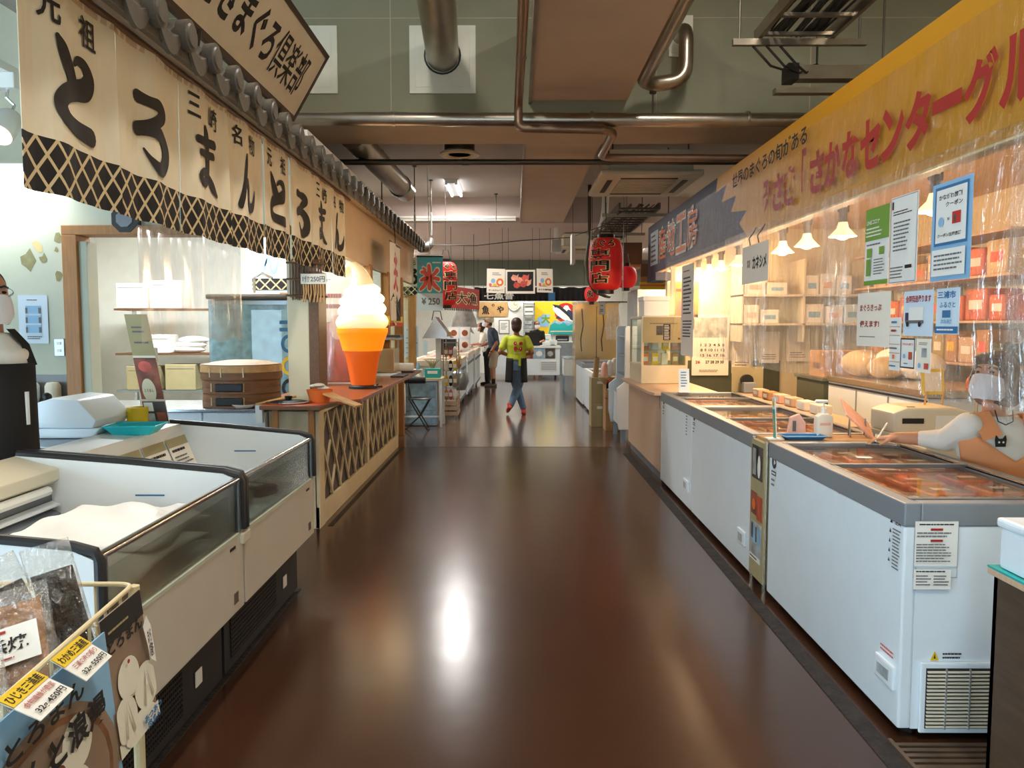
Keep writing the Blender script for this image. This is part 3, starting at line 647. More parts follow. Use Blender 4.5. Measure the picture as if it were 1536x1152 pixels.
def cloth(name, label, cx, cy, z, sx, sy, h, seed, cat='cloth', m='cloth_white', group=None):
    random.seed(seed); A = [(random.uniform(.5, 6), random.uniform(.5, 6), random.random()*6) for _ in range(5)]
    def f(u, v):
        e = min(u, 1-u, v, 1-v); w = sum(math.sin(a*u*3+b*v*3+c) for a, b, c in A)/5
        return (cx+(u-.5)*sx*(1+.06*math.sin(v*7)), cy+(v-.5)*sy*(1+.05*math.sin(u*9)), z+h*(.55+.45*w)*min(1, e*7)+.004)
    k = MB().grid(f, 26, 26); o = k.build(name, m, smooth=True); tag(o, label, cat, group)
    md = o.modifiers.new('thickness', 'SOLIDIFY'); md.thickness = .003; return o
cloth('white_cloth', 'flat white cloth covering the floor of the near open freezer', -1.52, 2.60, .70, .66, .85, .06, 3)
cloth('white_cloth', 'crumpled white cloth heaped at the back of the near open freezer', -1.52, 2.93, .73, .56, .5, .10, 5)
for i, (x, y, a, m) in enumerate(((-1.4, 3.9, .3, 'card_pale'), (-1.36, 4.12, -.4, 'dark_food'), (-1.28, 4.28, .2, 'paper_warm'))):
    o = B(-.1, .1, -.07, .07, 0, .05).build('frozen_pack', m, bevel=.012, loc=(x, y, .622), rz=a)
    tag(o, ['beige frozen pack in the second open freezer', 'dark frozen pack in the middle of the second open freezer', 'pale frozen pack by the far corner of the second open freezer'][i], 'pack')
    B(-.05, .05, -.03, .03, .05, .052).build('pack_label', 'paper', o)
# --- worktop behind the second freezer
t = thing('side_worktop', 'pale steel worktop behind the second open freezer', 'worktop')
B(-3.0, -2.07, 3.6, 4.7, .91, .945).build('top', 'steel_dull', t, bevel=.005); B(-2.95, -2.12, 3.65, 4.65, .1, .9).build('cabinet', 'plinth', t)
for x in (-2.9, -2.15): B(x-.02, x+.02, 3.66, 3.7, 0, .91).build('leg', 'steel', t)
t = thing('weighing_scale', 'white kitchen scale with sloped lid behind the freezers', 'scale')
MB().prism([(-.28, 0), (.26, 0), (.30, .05), (-.33, .05)], 'y', -.17, .17).build('base', 'freezer_white', t, bevel=.01)
k = MB(); k.prism([(-.36, .05), (.27, .05), (.29, .09), (.20, .19), (.08, .20), (-.34, .075)], 'y', -.18, .18); k.build('lid', 'freezer_white', t, bevel=.02, smooth=True)
MB().ball((.02, -.12, .2), .022).build('knob', 'black', t); B(-.1, -.04, -.19, -.18, .03, .11).build('paper_tag', 'paper', t)
t.location = (-2.33, 4.05, .947)
o = MB().lathe([(.055, 0), (.055, .10), (.038, .10), (.038, 0)], n=24).build('tape_roll', 'yellow', smooth=True, loc=(-2.0, 4.22, .968)); tag(o, 'yellow tape roll standing beside the tall card', 'tape')
t = thing('plastic_tray', 'bright turquoise plastic tray on the second open freezer', 'tray', (-1.9, 3.98, .958), .1)
MB().add([(-.085, -.06, .0), (.085, -.06, 0), (.085, .06, 0), (-.085, .06, 0), (-.125, -.09, .045), (.125, -.09, .045), (.125, .09, .045), (-.125, .09, .045)],
         [(0, 3, 2, 1), (0, 1, 5, 4), (1, 2, 6, 5), (2, 3, 7, 6), (3, 0, 4, 7)]).build('tray_shell', 'cyan', t)
MB().tube([(-.125, -.09, .045), (.125, -.09, .045), (.125, .09, .045), (-.125, .09, .045)], .005, 6, closed=True).build('tray_rim', 'cyan', t)
# tall leaning menu card
sv = Vector((-.115, .03, .57)).normalized()
o = poster('menu_card', 'tall leaning menu card with food photo behind the turquoise tray', 'card', (-1.955, 4.24, 1.27), UX, sv, .12, .59, 'paper_warm',
           [('r', 'card_pale', .0, .62, 1, 1), ('L', 'ink_grey', .2, .82, .8, .9, 2), ('L', 'ink_grey', .2, .72, .85, .76, 1), ('r', 'poster_food', 0, .22, 1, .6), ('e', 'fish_red', .45, .52, .3, .05), ('e', 'cream_wall', .42, .30, .3, .11), ('t', 'ink_grey', 'とろまん', .42, .3, .4, .03),
            ('r', 'photo_dark', .0, .0, 1, .2), ('r', 'paper', .05, .11, .45, .19), ('r', 'poster_food', .55, .02, .95, .1), ('r', 'photo_grey', .08, .02, .45, .09)], t=.004, sep=True)
q = Panel((-1.975, 4.30, 1.17), UX, (0, 0, 1), .10, .42); q.slab('easel_back', 'paper', o, t=.01)
# --- kitchen counter in the opening, steel top
t = thing('kitchen_counter', 'white panelled counter with a steel top under the kitchen opening', 'counter')
B(-3.2, -1.81, 5.72, 6.4, .875, .9).build('steel_top', 'steel', t, bevel=.004)
for i, x in enumerate((-3.18, -2.72, -2.26)): B(x, x+.45, 5.76, 6.3, .02, .87).build('panel', 'freezer_white', t, bevel=.004)
B(-1.86, -1.81, 5.7, 5.74, .80, .93).build('corner_guard', 'plastic_white', t)
def steamer(label, z, h, r, lid):
    s = thing('bamboo_steamer', label, 'steamer', (-2.045, 5.98, z))
    n = 40
    MB().lathe([(r-.02, .0), (r, .0), (r, h), (r-.02, h), (r-.02, .0)], n=n).build('hoop', 'bamboo', s, smooth=True)
    MB().lathe([(r+.006, h*.05), (r+.006, h*.45)], n=n).build('outer_band', 'bamboo', s, smooth=True)
    MB().lathe([(r+.005, h*.5), (r+.005, h*.95)], n=n).build('upper_band', 'bamboo' if not lid else 'bamboo_pale', s, smooth=True)
    MB().lathe([(0, .02), (r-.02, .02)], n=n).build('base_mat', 'bamboo', s)
    for a in (-2.1, -1.75, -1.2): B(r*math.cos(a)-.004, r*math.cos(a)+.004, r*math.sin(a)-.012, r*math.sin(a)-.002, h*.2, h*.8).build('stitch', 'wire_cream', s)
    if lid: MB().lathe([(0, h+.03), (r*.4, h+.026), (r*.7, h+.015), (r-.02, h)], n=n).build('woven_lid', 'bamboo_pale', s, smooth=True)
    else: B(-.10, .10, -r-.014, -r+.004, h*.2, h*.8).build('dark_clasp', 'black', s, bevel=.01)
    return s
steamer('dark bamboo steamer basket at the bottom of the stack', .901, .10, .275, 0)
steamer('bamboo steamer basket in the middle of the stack', 1.003, .10, .275, 0)
steamer('bamboo steamer basket with woven lid on top of the stack', 1.105, .11, .287, 1)
# tray board with pan lid, ladle, tub
t = thing('tray_board', 'dark wood board on the corner of the counter holding kitchen things', 'board')
MB().prism([(-1.80, 5.60), (-1.36, 5.57), (-1.32, 5.95), (-1.80, 5.95)], 'z', .905, .935).build('board', 'wood_dark', t, bevel=.004)
MB().prism([(-1.79, 5.61), (-1.37, 5.58), (-1.33, 5.94), (-1.79, 5.94)], 'z', .935, .938).build('red_cloth', 'poster_red', t)
for x, y in ((-1.72, 5.70), (-1.46, 5.69)): B(x-.02, x+.02, y, y+.03, .45, .905).build('bracket', 'wood_frame', t)
t = thing('pan_lid', 'dark round pan lid lying on the wooden board', 'lid', (-1.64, 5.77, .94))
MB().lathe([(0, .022), (.1, .018), (.15, .006), (.155, 0), (0, 0)], n=28).build('glass_disc', 'black', t, smooth=True); MB().lathe([(.158, .0), (.162, .008), (.15, .01)], n=28).build('rim', 'steel', t, smooth=True); MB().lathe([(.02, .02), (.028, .05), (0, .055)], n=14).build('knob', 'black', t, smooth=True)
t = thing('ladle', 'pale pink plastic ladle resting on the steel counter top', 'ladle', (-1.95, 5.735, .905), .15)
MB().lathe([(0, .0), (.06, .005), (.085, .025), (.088, .03), (.06, .012), (0, .008)], n=22).build('bowl', 'paper_warm', t, smooth=True); MB().tube([(.08, 0, .022), (.2, .02, .05), (.36, .05, .08)], [.012, .011, .013], 8).build('handle', 'bamboo_pale', t, smooth=True)
t = thing('food_tub', 'orange round tub of cream wafers on the wooden board', 'tub', (-1.435, 5.86, .94))
MB().lathe([(.07, 0), (.095, .09), (.09, .09), (.066, .006), (0, .006)], n=24).build('tub', 'orange', t, smooth=True)
for i in range(4): MB().ball((.03*math.cos(i*1.6), .03*math.sin(i*1.6), .1+.008*i), .045, .045, .014).build('wafer', 'bun', t, smooth=True)
o = MB().prism([(0, 0), (.28, 0), (.28, .012), (0, .012)], 'y', -.05, .05).build('wooden_spatula', 'bamboo_pale', loc=(-1.37, 5.80, 1.0)); o.rotation_euler = (0, .3, -.35); tag(o, 'pale wooden board leaning on the orange tub', 'board')
# --- lattice counter
t = thing('lattice_counter', 'long counter with cream diamond lattice front and brown wooden top', 'counter')
B(-1.80, -1.47, 5.86, 9.83, .0, .87).build('body', 'lattice_back', t)
B(-1.8, -1.46, 5.82, 5.86, 0, .87).build('end_panel', 'cream_paint', t); B(-1.465, -1.44, 5.82, 9.83, 0, .16).build('base_board', 'cream_paint', t, bevel=.003)
for y0, y1 in ((5.82, 5.98), (7.74, 7.83), (9.72, 9.83)): B(-1.47, -1.435, y0, y1, .0 if y0 < 6 else .16, .87).build('post', 'cream_paint' if y0 < 6 else 'lattice', t, bevel=.003)
B(-1.468, -1.442, 5.98, 9.72, .845, .87).build('top_rail', 'lattice', t)
def lat(ya, yb, za, zb, py, pz):
    s = pz/py; n = int((yb-ya)/py)+int((zb-za)/pz)+3
    for sg in (1, -1):
        for i in range(-4, n):
            c = ya+i*py    # line y = c + sg*(z-za)/s
            pts = []
            for z in (za, zb): pts.append((c+sg*(z-za)/s, z))
            (a, b), (c2, d) = pts
            def clip(yl):
                q = (yl-a)/(c2-a); return (yl, b+(d-b)*q)
            if max(a, c2) <= ya+.01 or min(a, c2) >= yb-.01: continue
            P, Q = (a, b), (c2, d)
            if P[0] > Q[0]: P, Q = Q, P
            if P[0] < ya: P = clip(ya)
            if Q[0] > yb: Q = clip(yb)
            dx, dz = Q[0]-P[0], Q[1]-P[1]; L = math.hypot(dx, dz)
            if L < .05: continue
            nx, nz = -dz/L*.0135, dx/L*.0135; x0 = -1.47 if sg > 0 else -1.458
            MB().prism([(P[0]+nx, P[1]+nz), (P[0]-nx, P[1]-nz), (Q[0]-nx, Q[1]-nz), (Q[0]+nx, Q[1]+nz)], 'x', x0, x0+.013).build('lattice_slat', 'lattice', t)
lat(5.99, 7.735, .165, .84, .31, .44); lat(7.835, 9.715, .165, .84, .31, .44)
ct = MB().prism([(-2.02, 6.45), (-1.80, 6.45), (-1.80, 6.29), (-1.46, 6.21), (-1.40, 6.24), (-1.25, 6.48), (-1.25, 10.7), (-2.02, 10.7)], 'z', .872, .905).build('counter_top', 'wood_top', t, bevel=.006)
B(-2.0, -1.88, 10.55, 10.63, 0, .87).build('end_leg', 'wood_frame', t)
# --- glowing soft-serve lamp
mat('ice_white', '#fff6dc', .4, emit=1.0, ecol='#fff0c8'); mat('ice_low', '#f6e6b8', .4, emit=.45, ecol='#fbe7b0'); mat('ice_tip', '#f0d8a8', .4, emit=.35, ecol='#f6d9a0')
mat('cone_up', '#f5900f', .4, emit=.5, ecol='#f58a08'); mat('cone_low', '#d9600f', .4, emit=.25, ecol='#d4540c')
t = thing('soft_serve_lamp', 'giant glowing soft serve ice cream lamp in an orange cone on the counter', 'lamp', (-1.437, 7.56, .906))
MB().lathe([(0, 0), (.135, 0), (.135, .022), (.118, .034), (0, .034)], n=32).build('base', 'black', t, smooth=True)
MB().lathe([(.112, .032), (.158, .30), (.170, .33), (.172, .352)], n=36).build('cone', 'cone_low', t, smooth=True)
k = MB().lathe([(.172, .352), (.185, .356), (.188, .37), (.205, .44), (.226, .50), (.232, .515), (.238, .53), (.240, .565), (.225, .57)], n=36).build('cone_cup', 'cone_up', t, smooth=True)
def swirl(z0, z1, r, tilt, m, top):
    def f(u, v):
        a = 2*math.pi*u; ph = math.pi*v; z = (z0+z1)/2-(z1-z0)/2*math.cos(ph)*1.12
        rr = r-.055+.055*math.sin(ph) if v < .5 else (r-.055+.055*math.sin(ph)) - top*(v-.5)*2
        return (rr*math.cos(a), rr*math.sin(a), z+tilt*math.cos(a-.4))
    MB().grid(f, 40, 10).build('cream_swirl', m, t, smooth=True)
swirl(.565, .70, .245, .006, 'ice_low', .03); swirl(.685, .80, .226, .014, 'ice_white', .03); swirl(.785, .885, .213, .016, 'ice_white', .04); swirl(.87, .975, .175, .016, 'ice_white', .07)
MB().tube([(0, 0, .95), (.0, 0, 1.0), (-.015, 0, 1.06), (-.04, 0, 1.115), (-.075, 0, 1.15), (-.11, 0, 1.155), (-.135, 0, 1.13), (-.14, 0, 1.09), (-.125, 0, 1.055)], [.125, .105, .08, .06, .046, .036, .03, .025, .018], 16).build('cream_tip', 'ice_tip', t, smooth=True)
point('lamp_light', (.32, -.1, .75), 5, (1, .72, .4), .15, t)
tag(MB().tube([(-1.34, 7.52, .915), (-1.30, 7.58, .94), (-1.33, 7.66, .915), (-1.28, 7.7, .912)], .008, 6).build('lamp_cord', 'cable'), 'small black cord curled at the foot of the ice cream lamp', 'cord')
# red seafood poster in clear film on the pier
poster('seafood_poster', 'tall red and white seafood poster in clear film beside the ice cream lamp', 'poster', (-1.79, 8.02, 1.43), UX, UZ, .30, 1.04, 'paper_warm',
       [('r', 'poster_red', .02, .02, .98, .6), ('r', 'paper_warm', .1, .62, .9, .95), ('e', 'fish_red', .3, .35, .18, .2), ('e', 'coral', .7, .3, .2, .18), ('e', 'pinkish', .55, .55, .25, .12), ('L', 'red_ink', .15, .7, .85, .9, 2)], t=.004)
tag(B(-1.96, -1.63, 7.93, 7.934, .95, 2.05).build('clear_film', 'vinyl_flat'), 'clear film hanging in front of the red seafood poster', 'film')
# straw price sign
t = thing('straw_sign', 'brown straw mat with a hanging price card at the kitchen corner', 'sign')
k = MB()
for i in range(46): x = -1.655+.23*i/45+random.uniform(-.003, .003); k.box(x, x+.0035, 5.925, 5.935, 1.70+random.uniform(-.015, .01), 1.985)
tag(k.build('straw', 'wood_dark', t), kind='stuff'); 
for z in (1.72, 1.84, 1.96): MB().cyl((-1.68, 5.92, z), (-1.38, 5.92, z-.01), .008, n=6).build('twig', 'wood_dark', t)
p = Panel((-1.475, 5.905, 1.84), UX, UZ, .19, .075); o = p.slab('price_card', 'paper_warm', t, t=.004); p.prints(o, [('t', 'ink_grey', '1個250円', .5, .5, .86, .6)])
k = MB()
for i in range(9): x = -1.55+.018*i; k.tube([(x, 5.905, 1.80), (x+random.uniform(-.01, .01), 5.90, 1.74), (x+random.uniform(-.02, .02), 5.90, 1.67)], .006, 5)
tag(k.build('raffia', 'bamboo_pale', t), kind='stuff')
# clear vinyl sheet under the noren
def sheet(name, label, X, y0, y1, z0, z1, m, amp=.02, ny=60, nz=20, cat='sheet', seed=1, flare=1):
    random.seed(seed); A = [(random.uniform(5, 40), random.random()*6, random.uniform(.3, 1)) for _ in range(7)]
    def f(u, v):
        w = sum(c*math.sin(a*u+b+1.5*math.sin(3*v+b)) for a, b, c in A)/4; zz = z0+(z1-z0)*v
        return (X+amp*w*(flare*(1-v)+.15), y0+(y1-y0)*u, zz+.012*math.sin(u*23)*(1-v))
    o = MB().grid(f, ny, nz).build(name, m, smooth=True); return tag(o, label, cat)
sheet('vinyl_sheet', 'clear vinyl sheet hanging below the cream curtain over the kitchen opening', -1.57, 3.36, 4.62, 1.42, 2.60, 'vinyl_flat', .006, seed=4)
# --- wall items by the kitchen
t = thing('wall_speaker', 'black octagonal speaker on the pale green wall under the curtain', 'speaker', (-2.865, 5.995, 2.28))
for s, y0, y1, m, nm in ((.10, 0, -.06, 'black', 'case'), (.062, -.06, -.068, 'rim_dark', 'grille')):
    MB().prism([(s*1.05*math.cos(math.pi/8+i*math.pi/4), s*1.05*math.sin(math.pi/8+i*math.pi/4)) for i in range(8)], 'y', y0, y1).build(nm, m, t, bevel=.004)
poster('notice_sheet', 'white notice with printed tables taped on the pale green wall', 'notice', (-3.60, 5.99, 1.545), UX, UZ, .22, .36, 'paper_blue',
       [('L', 'ink', .3, .88, .7, .92, 1)]+[('r', 'blue_light', .25, .62-.2*i, .78, .78-.2*i) for i in range(3)]+[('r', 'ink_grey', .25, .62-.2*i, .32, .74-.2*i) for i in range(3)]+[('r', 'ink_grey', .7, .62-.2*i, .78, .74-.2*i) for i in range(3)]+[('L', 'ink', .3, .08, .8, .16, 2)], t=.001, sep=True)
t = thing('switch_plate', 'metal double switch plate beside the wooden opening frame', 'switch'); B(-3.45, -3.375, 5.985, 5.998, 1.27, 1.40).build('plate', 'steel_dull', t, bevel=.003)
for z in (1.30, 1.355): B(-3.428, -3.398, 5.98, 5.986, z, z+.022).build('rocker', 'plastic_white', t)
for i, (x, m, lb) in enumerate(((-3.60, 'plastic_white', 'white soap dispenser on the grey wall tiles beside the man'), (-3.44, 'plastic_cream', 'cream soap dispenser on the grey wall tiles next to the frame'))):
    t = thing('soap_dispenser', lb, 'dispenser'); MB().lathe([(0, -.075), (.045, -.07), (.055, -.04), (.055, .05), (.04, .075), (0, .08)], (x, 5.93, 1.0), 18).build('bottle', m, t, smooth=True); MB().cyl((x, 5.93, .92), (x, 5.92, .87), .012, n=8).build('nozzle', 'steel', t); B(x-.03, x+.03, 5.95, 5.985, .96, 1.04).build('bracket', 'steel', t)
t = thing('hand_sink', 'small steel hand sink under the soap dispensers', 'sink')
B(-3.95, -3.30, 5.5, 5.52, .68, .86).build('front', 'steel_dull', t); B(-3.95, -3.30, 5.96, 5.98, .68, .90).build('back', 'steel_dull', t)
for x in (-3.95, -3.32): B(x, x+.02, 5.52, 5.96, .68, .86).build('side', 'steel_dull', t)
B(-3.95, -3.30, 5.5, 5.98, .66, .68).build('bottom', 'steel_dull', t); MB().tube([(-3.42, 5.94, .86), (-3.42, 5.94, .93), (-3.42, 5.86, .95), (-3.42, 5.8, .91)], .012, 8).build('tap', 'chrome', t, smooth=True)
for x in (-3.9, -3.35): B(x, x+.03, 5.6, 5.63, 0, .66).build('leg', 'steel_dull', t)
tube_lamp('fluorescent lamp on the wall at the left edge behind the curtain', -4.0, 5.85, 2.64, 1.2, 14, (1, 1, 1), 'x')
t = thing('spot_lamp', 'white cylinder spotlight glowing at the left edge beside the curtain', 'lamp', (-1.98, 3.2, 2.2))
MB().lathe([(.048, .0), (.05, .005), (.05, .10), (.036, .125), (0, .13)], n=20).xf(Matrix.Translation((0, 0, .11)) @ Matrix.Rotation(-.75, 4, 'X') @ Matrix.Translation((0, 0, -.11))).build('shade', 'plastic_white', t, smooth=True); MB().lathe([(0, .004), (.045, .0)], n=20).xf(Matrix.Translation((0, 0, .11)) @ Matrix.Rotation(-.75, 4, 'X') @ Matrix.Translation((0, 0, -.112))).build('bulb', 'spot_glow', t)
MB().tube([(0, 0, .12), (.02, 0, .16), (-.01, 0, .19), (.0, 0, .24)], .006, 6).build('stem', 'steel', t); B(-.04, .04, -.03, .03, .22, .28).build('adapter', 'plastic_white', t, bevel=.005); B(-.02, .02, -.9, .9, .28, .31).build('track', 'plastic_white', t)
l = bpy.data.lights.new('spot_light', 'SPOT'); l.energy = 40; l.color = (1, .85, .65); l.spot_size = 1.9; l.spot_blend = .6; l.shadow_soft_size = .04; lo = bpy.data.objects.new('spot_light', l); COL.objects.link(lo); lo.parent = t; lo.location = (0, -.09, .02); lo.rotation_euler.x = -.75
# --- kitchen interior
tube_lamp('fluorescent lamp on the kitchen ceiling inside the left stall', -3.0, 7.6, 2.9, 1.2, 130, (.93, .98, 1), 'x')
t = thing('wall_shelf', 'steel wall shelf in the kitchen carrying white boxes', 'shelf')
B(-4.3, -3.2, 8.6, 8.95, 1.66, 1.68).build('board', 'wood_dark', t); 
for x in (-4.25, -3.27): B(x, x+.03, 8.9, 8.95, 0, 1.66).build('upright', 'steel', t)
B(-4.3, -3.25, 8.6, 8.95, 1.18, 1.20).build('lower_board', 'wood_dark', t); B(-4.3, -3.25, 8.6, 8.95, .78, .80).build('bottom_board', 'steel_dull', t)
for nm, lb, a in (('foam_box', 'white foam box on the top kitchen shelf', (-3.92, -3.58, 8.62, 8.9, 1.682, 1.98)), ('foam_box', 'long white carton behind the foam box on the top shelf', (-4.28, -3.95, 8.62, 8.92, 1.682, 1.95)),
                  ('paper_box', 'white paper box on the lower kitchen shelf', (-4.1, -3.72, 8.62, 8.88, 1.202, 1.4)), ('carton', 'brown carton on the bottom kitchen shelf', (-3.78, -3.45, 8.62, 8.85, .802, 1.08)), ('carton', 'pale carton beside the brown carton on the bottom shelf', (-4.2, -3.85, 8.62, 8.85, .802, 1.06))):
    b = B(*a).build(nm, 'card_pale' if 'brown' in lb else 'paper', bevel=.008); tag(b, lb, 'box'); B(a[0]+.02, a[1]-.02, a[2]-.002, a[2], a[5]-.05, a[5]-.045).build('lid_seam', 'ink_grey', b)
t = thing('towel_pile', 'pile of white towels on the lower kitchen shelf', 'towels')
for i in range(3): MB().ball((-3.55+.02*i, 8.75, 1.24+.05*i), .17, .12, .045).build('towel', 'cloth_white', t, smooth=True)
t = thing('kitchen_sink', 'steel kitchen sink with back splash seen through the opening', 'sink')
B(-3.3, -2.75, 8.9, 9.55, .82, .86).build('rim', 'steel', t); B(-3.3, -2.75, 8.9, 9.5, .4, .82).build('tub', 'steel_dull', t); B(-3.6, -2.7, 9.55, 9.59, .8, 1.45).build('splash_back', 'steel_dull', t)
for x in (-3.25, -2.8): B(x, x+.04, 8.95, 9.0, 0, .4).build('leg', 'steel', t)
t = thing('wall_faucet', 'white hose faucet on the kitchen splash back', 'faucet'); MB().tube([(-3.1, 9.5, 1.35), (-3.1, 9.42, 1.35), (-3.1, 9.4, 1.2), (-3.08, 9.4, 1.02)], .022, 8).build('pipe', 'plastic_white', t, smooth=True)
MB().tube([(-3.1, 9.42, 1.33), (-3.3, 9.4, 1.3), (-3.42, 9.4, 1.1), (-3.5, 9.35, .95)], .014, 8).build('hose', 'plastic_white', t, smooth=True); MB().tube([(-2.85, 9.5, 1.4), (-2.87, 9.45, 1.1), (-3.0, 9.4, .95), (-3.2, 9.3, .92)], .012, 8).build('second_hose', 'plastic_white', t, smooth=True)
B(-2.95, -2.75, 9.5, 9.54, 1.36, 1.40).build('tap_bar', 'chrome', t)
tag(B(-3.35, -3.2, 9.2, 9.3, .862, .92).build('sponge', 'yellow', bevel=.015), 'yellow sponge on the kitchen sink rim', 'sponge')
struct(B(-2.72, -2.64, 9.3, 9.6, 0, 2.1).build('door_1', 'wood_frame', bevel=.004)); struct(B(-2.64, -2.3, 9.55, 9.6, 0, 2.05).build('door_2', 'green_wall'))
t = thing('display_fridge', 'tall glass door refrigerator with ring stickers behind the steamers', 'refrigerator')
B(-3.0, -2.13, 7.85, 8.6, .0, 1.75).build('case', 'steel_dull', t, bevel=.008); B(-2.98, -2.16, 7.82, 7.85, .1, 1.70).build('door', 'photo_blue', t, bevel=.005); B(-2.97, -2.18, 7.7, 8.6, 1.75, 1.80).build('top_cover', 'galv_dark', t, bevel=.02)
B(-2.95, -2.18, 7.812, 7.822, .15, 1.65).build('glass_pane', 'glass', t)
p = Panel((-2.60, 7.808, 1.2), UX, UZ, .86, 1.2)
for el_ in [('o', 'blue_print', .96, .60, .09, .075, .62), ('o', 'yellow', .96, .42, .09, .075, .62), ('o', 'wave_black', .96, .24, .09, .075, .62), ('o', 'navy', .96, .06, .09, .075, .62), ('r', 'blue_print', .86, .76, .99, .79), ('r', 'blue_print', .86, .70, .99, .73)]: p.prints(t, [el_])
MB().tube([(-2.5, 7.72, 1.81), (-2.5, 7.72, 1.95), (-2.42, 7.7, 2.0), (-2.32, 7.7, 1.95)], .015, 8).build('top_tap', 'chrome', t, smooth=True)
poster('painted_reflection', 'pale board painted as a reflection of the curtain letter and lattice above the refrigerator', 'board', (-2.34, 7.78, 2.09), UX, UZ, .50, .55, 'paper_blue', [('s', 'blue_light', 'n', .45, .6, .34, .5), ('r', 'lattice_cloth', .1, .05, .9, .25)], t=.01)  # reflection of the curtain, painted as print on a board
tag(cloth('white_bag', 'crumpled white bag on the side worktop under the opening frame', -2.75, 4.4, .95, .3, .25, .1, 9, 'bag'), kind=None)
tag(B(-2.95, -2.82, 4.2, 4.3, .947, 1.22).build('paper_holder', 'plastic_white', bevel=.01), 'white upright paper holder on the side worktop', 'holder')
# ================================================================ RIGHT SIDE
def chest(label, x0, x1, y0, y1, h, bars, rim='rim_grey', name='chest_freezer', foot=.04, band=.085):
    t = thing(name, label, 'freezer'); zb = h-band
    B(x0+.004, x0+.05, y0+.004, y1-.004, foot, zb).build('aisle_panel', 'freezer_white', t, bevel=.008)
    B(x1-.05, x1-.004, y0+.004, y1-.004, foot, zb).build('back_panel', 'freezer_white', t, bevel=.008)
    for y in (y0+.004, y1-.05): B(x0+.05, x1-.05, y, y+.046, foot, zb).build('end_panel', 'freezer_white', t)
    B(x0+.05, x1-.05, y0+.05, y1-.05, h*.42, h*.42+.02).build('well_floor', 'liner', t)
    B(x0, x0+.06, y0, y1, zb, h).build('rim', rim, t, bevel=.006); B(x1-.06, x1, y0, y1, zb, h).build('rim', rim, t, bevel=.006)
    for y in (y0, y1-.06): B(x0+.06, x1-.06, y, y+.06, zb, h).build('rim', rim, t, bevel=.006)
    B(x0+.05, x1-.05, y0+.055, y1-.055, h-.022, h-.016).build('glass_lid', 'lid_glass', t)
    for y in bars: B(x0+.05, x1-.05, y-.015, y+.015, h-.014, h+.004).build('lid_bar', 'rim_dark', t, bevel=.003)
    for x in (x0+.052, x1-.06): B(x, x+.008, y0+.06, y1-.06, h-.012, h+.002).build('lid_track', 'chrome_strip', t)
    for x in (x0+.08, x1-.08):
        for y in (y0+.08, y1-.08): MB().cyl((x, y, 0), (x, y, foot+.004), .03, n=8).build('foot', 'black', t)
    return t
def logo(t, X, y, z, s=1.0):
    p = Panel((X, y, z), UL, UZ, .10*s, .20*s)
    p.prints(t, [('e', 'navy', .5, .78, .36, .18), ('e', 'paper', .62, .78, .14, .05), ('r', 'paper', .5, .70, .56, .9), ('r', 'navy', .15, .42, .9, .54), ('r', 'paper', .22, .455, .83, .505), ('L', 'ink_grey', .2, .1, .85, .36, 2)])
r1 = chest('near white chest freezer with grey rim and glass lids beside the aisle', 1.385, 2.1, 2.805, 4.33, .87, (3.60, 2.88))
logo(r1, 1.3885, 4.24, .715)
p = Panel((1.3885, 2.87, .70), UL, UZ, .10, .20); p.prints(r1, [('p', 'ink', [(.05, .88), (.25, .88), (.15, .98)]), ('t', 'ink', '注意', .65, .93, .5, .1), ('L', 'ink_grey', .3, .05, .95, .82, 12)]+[('p', 'ink', [(.05, .7-.18*i), (.2, .7-.18*i), (.12, .78-.18*i)]) for i in range(4)])
p = Panel((1.5, 2.804, .69), UX, UZ, .156, .235); p.prints(r1, [('r', 'paper', 0, .3, 1, 1), ('b', 'ink_grey', 0, 0.12, 1, 1, .008, .006), ('L', 'ink', .1, .92, .9, .97, 1), ('r', 'red_ink', .36, .85, .64, .885), ('L', 'ink_grey', .05, .74, .9, .84, 2), ('r', 'red_ink', .36, .68, .64, .715), ('L', 'ink_grey', .04, .36, .96, .66, 7),
    ('r', 'paper', 0, -.05, .85, .26), ('L', 'ink', .05, .2, .8, .25, 1), ('L', 'ink_grey', .05, 0, .4, .18, 4), ('L', 'ink_grey', .45, 0, .8, .18, 4)])
p = Panel((1.555, 2.804, .315), UX, UZ, .12, .035); p.prints(r1, [('p', 'yellow', [(0, 0), (.26, 0), (.13, 1)]), ('p', 'ink', [(.1, .2), (.16, .2), (.13, .7)]), ('L', 'ink', .36, .1, 1, .9, 2)])
# vent louvres on the near end
B(1.46, 1.92, 2.795, 2.807, .03, .292).build('vent_frame', 'freezer_white', r1, bevel=.006); B(1.478, 1.90, 2.79, 2.796, .05, .272).build('vent_recess', 'plinth', r1)
for i in range(16):
    z = .056+.0135*i
    MB().prism([(2.792, z), (2.784, z-.001), (2.784, z+.003), (2.792, z+.006)], 'x', 1.48, 1.90).build('vent_slat', 'plastic_cream', r1)
for x in (1.545, 1.63, 1.72, 1.81): B(x, x+.004, 2.782, 2.79, .05, .272).build('vent_rib', 'rim_grey', r1)
ind = B(1.374, 1.39, 2.83, 2.98, .17, .26).build('control_panel', 'freezer_white', r1, bevel=.008); B(1.371, 1.376, 2.86, 2.95, .195, .235).build('display', 'photo_grey', ind)
p = Panel((1.3885, 2.90, .29), UL, UZ, .15, .03); p.prints(r1, [('L', 'coral', .1, 0, .9, 1, 2)])
r2 = chest('long white chest freezer in the middle of the right row', 1.385, 2.1, 4.63, 6.23, .87, (5.40,)); logo(r2, 1.3885, 6.15, .745, .95)
r3 = chest('far white chest freezer beside the pale wooden counter', 1.385, 2.1, 6.24, 7.56, .87, (6.9,)); logo(r3, 1.3885, 7.42, .745, .95)
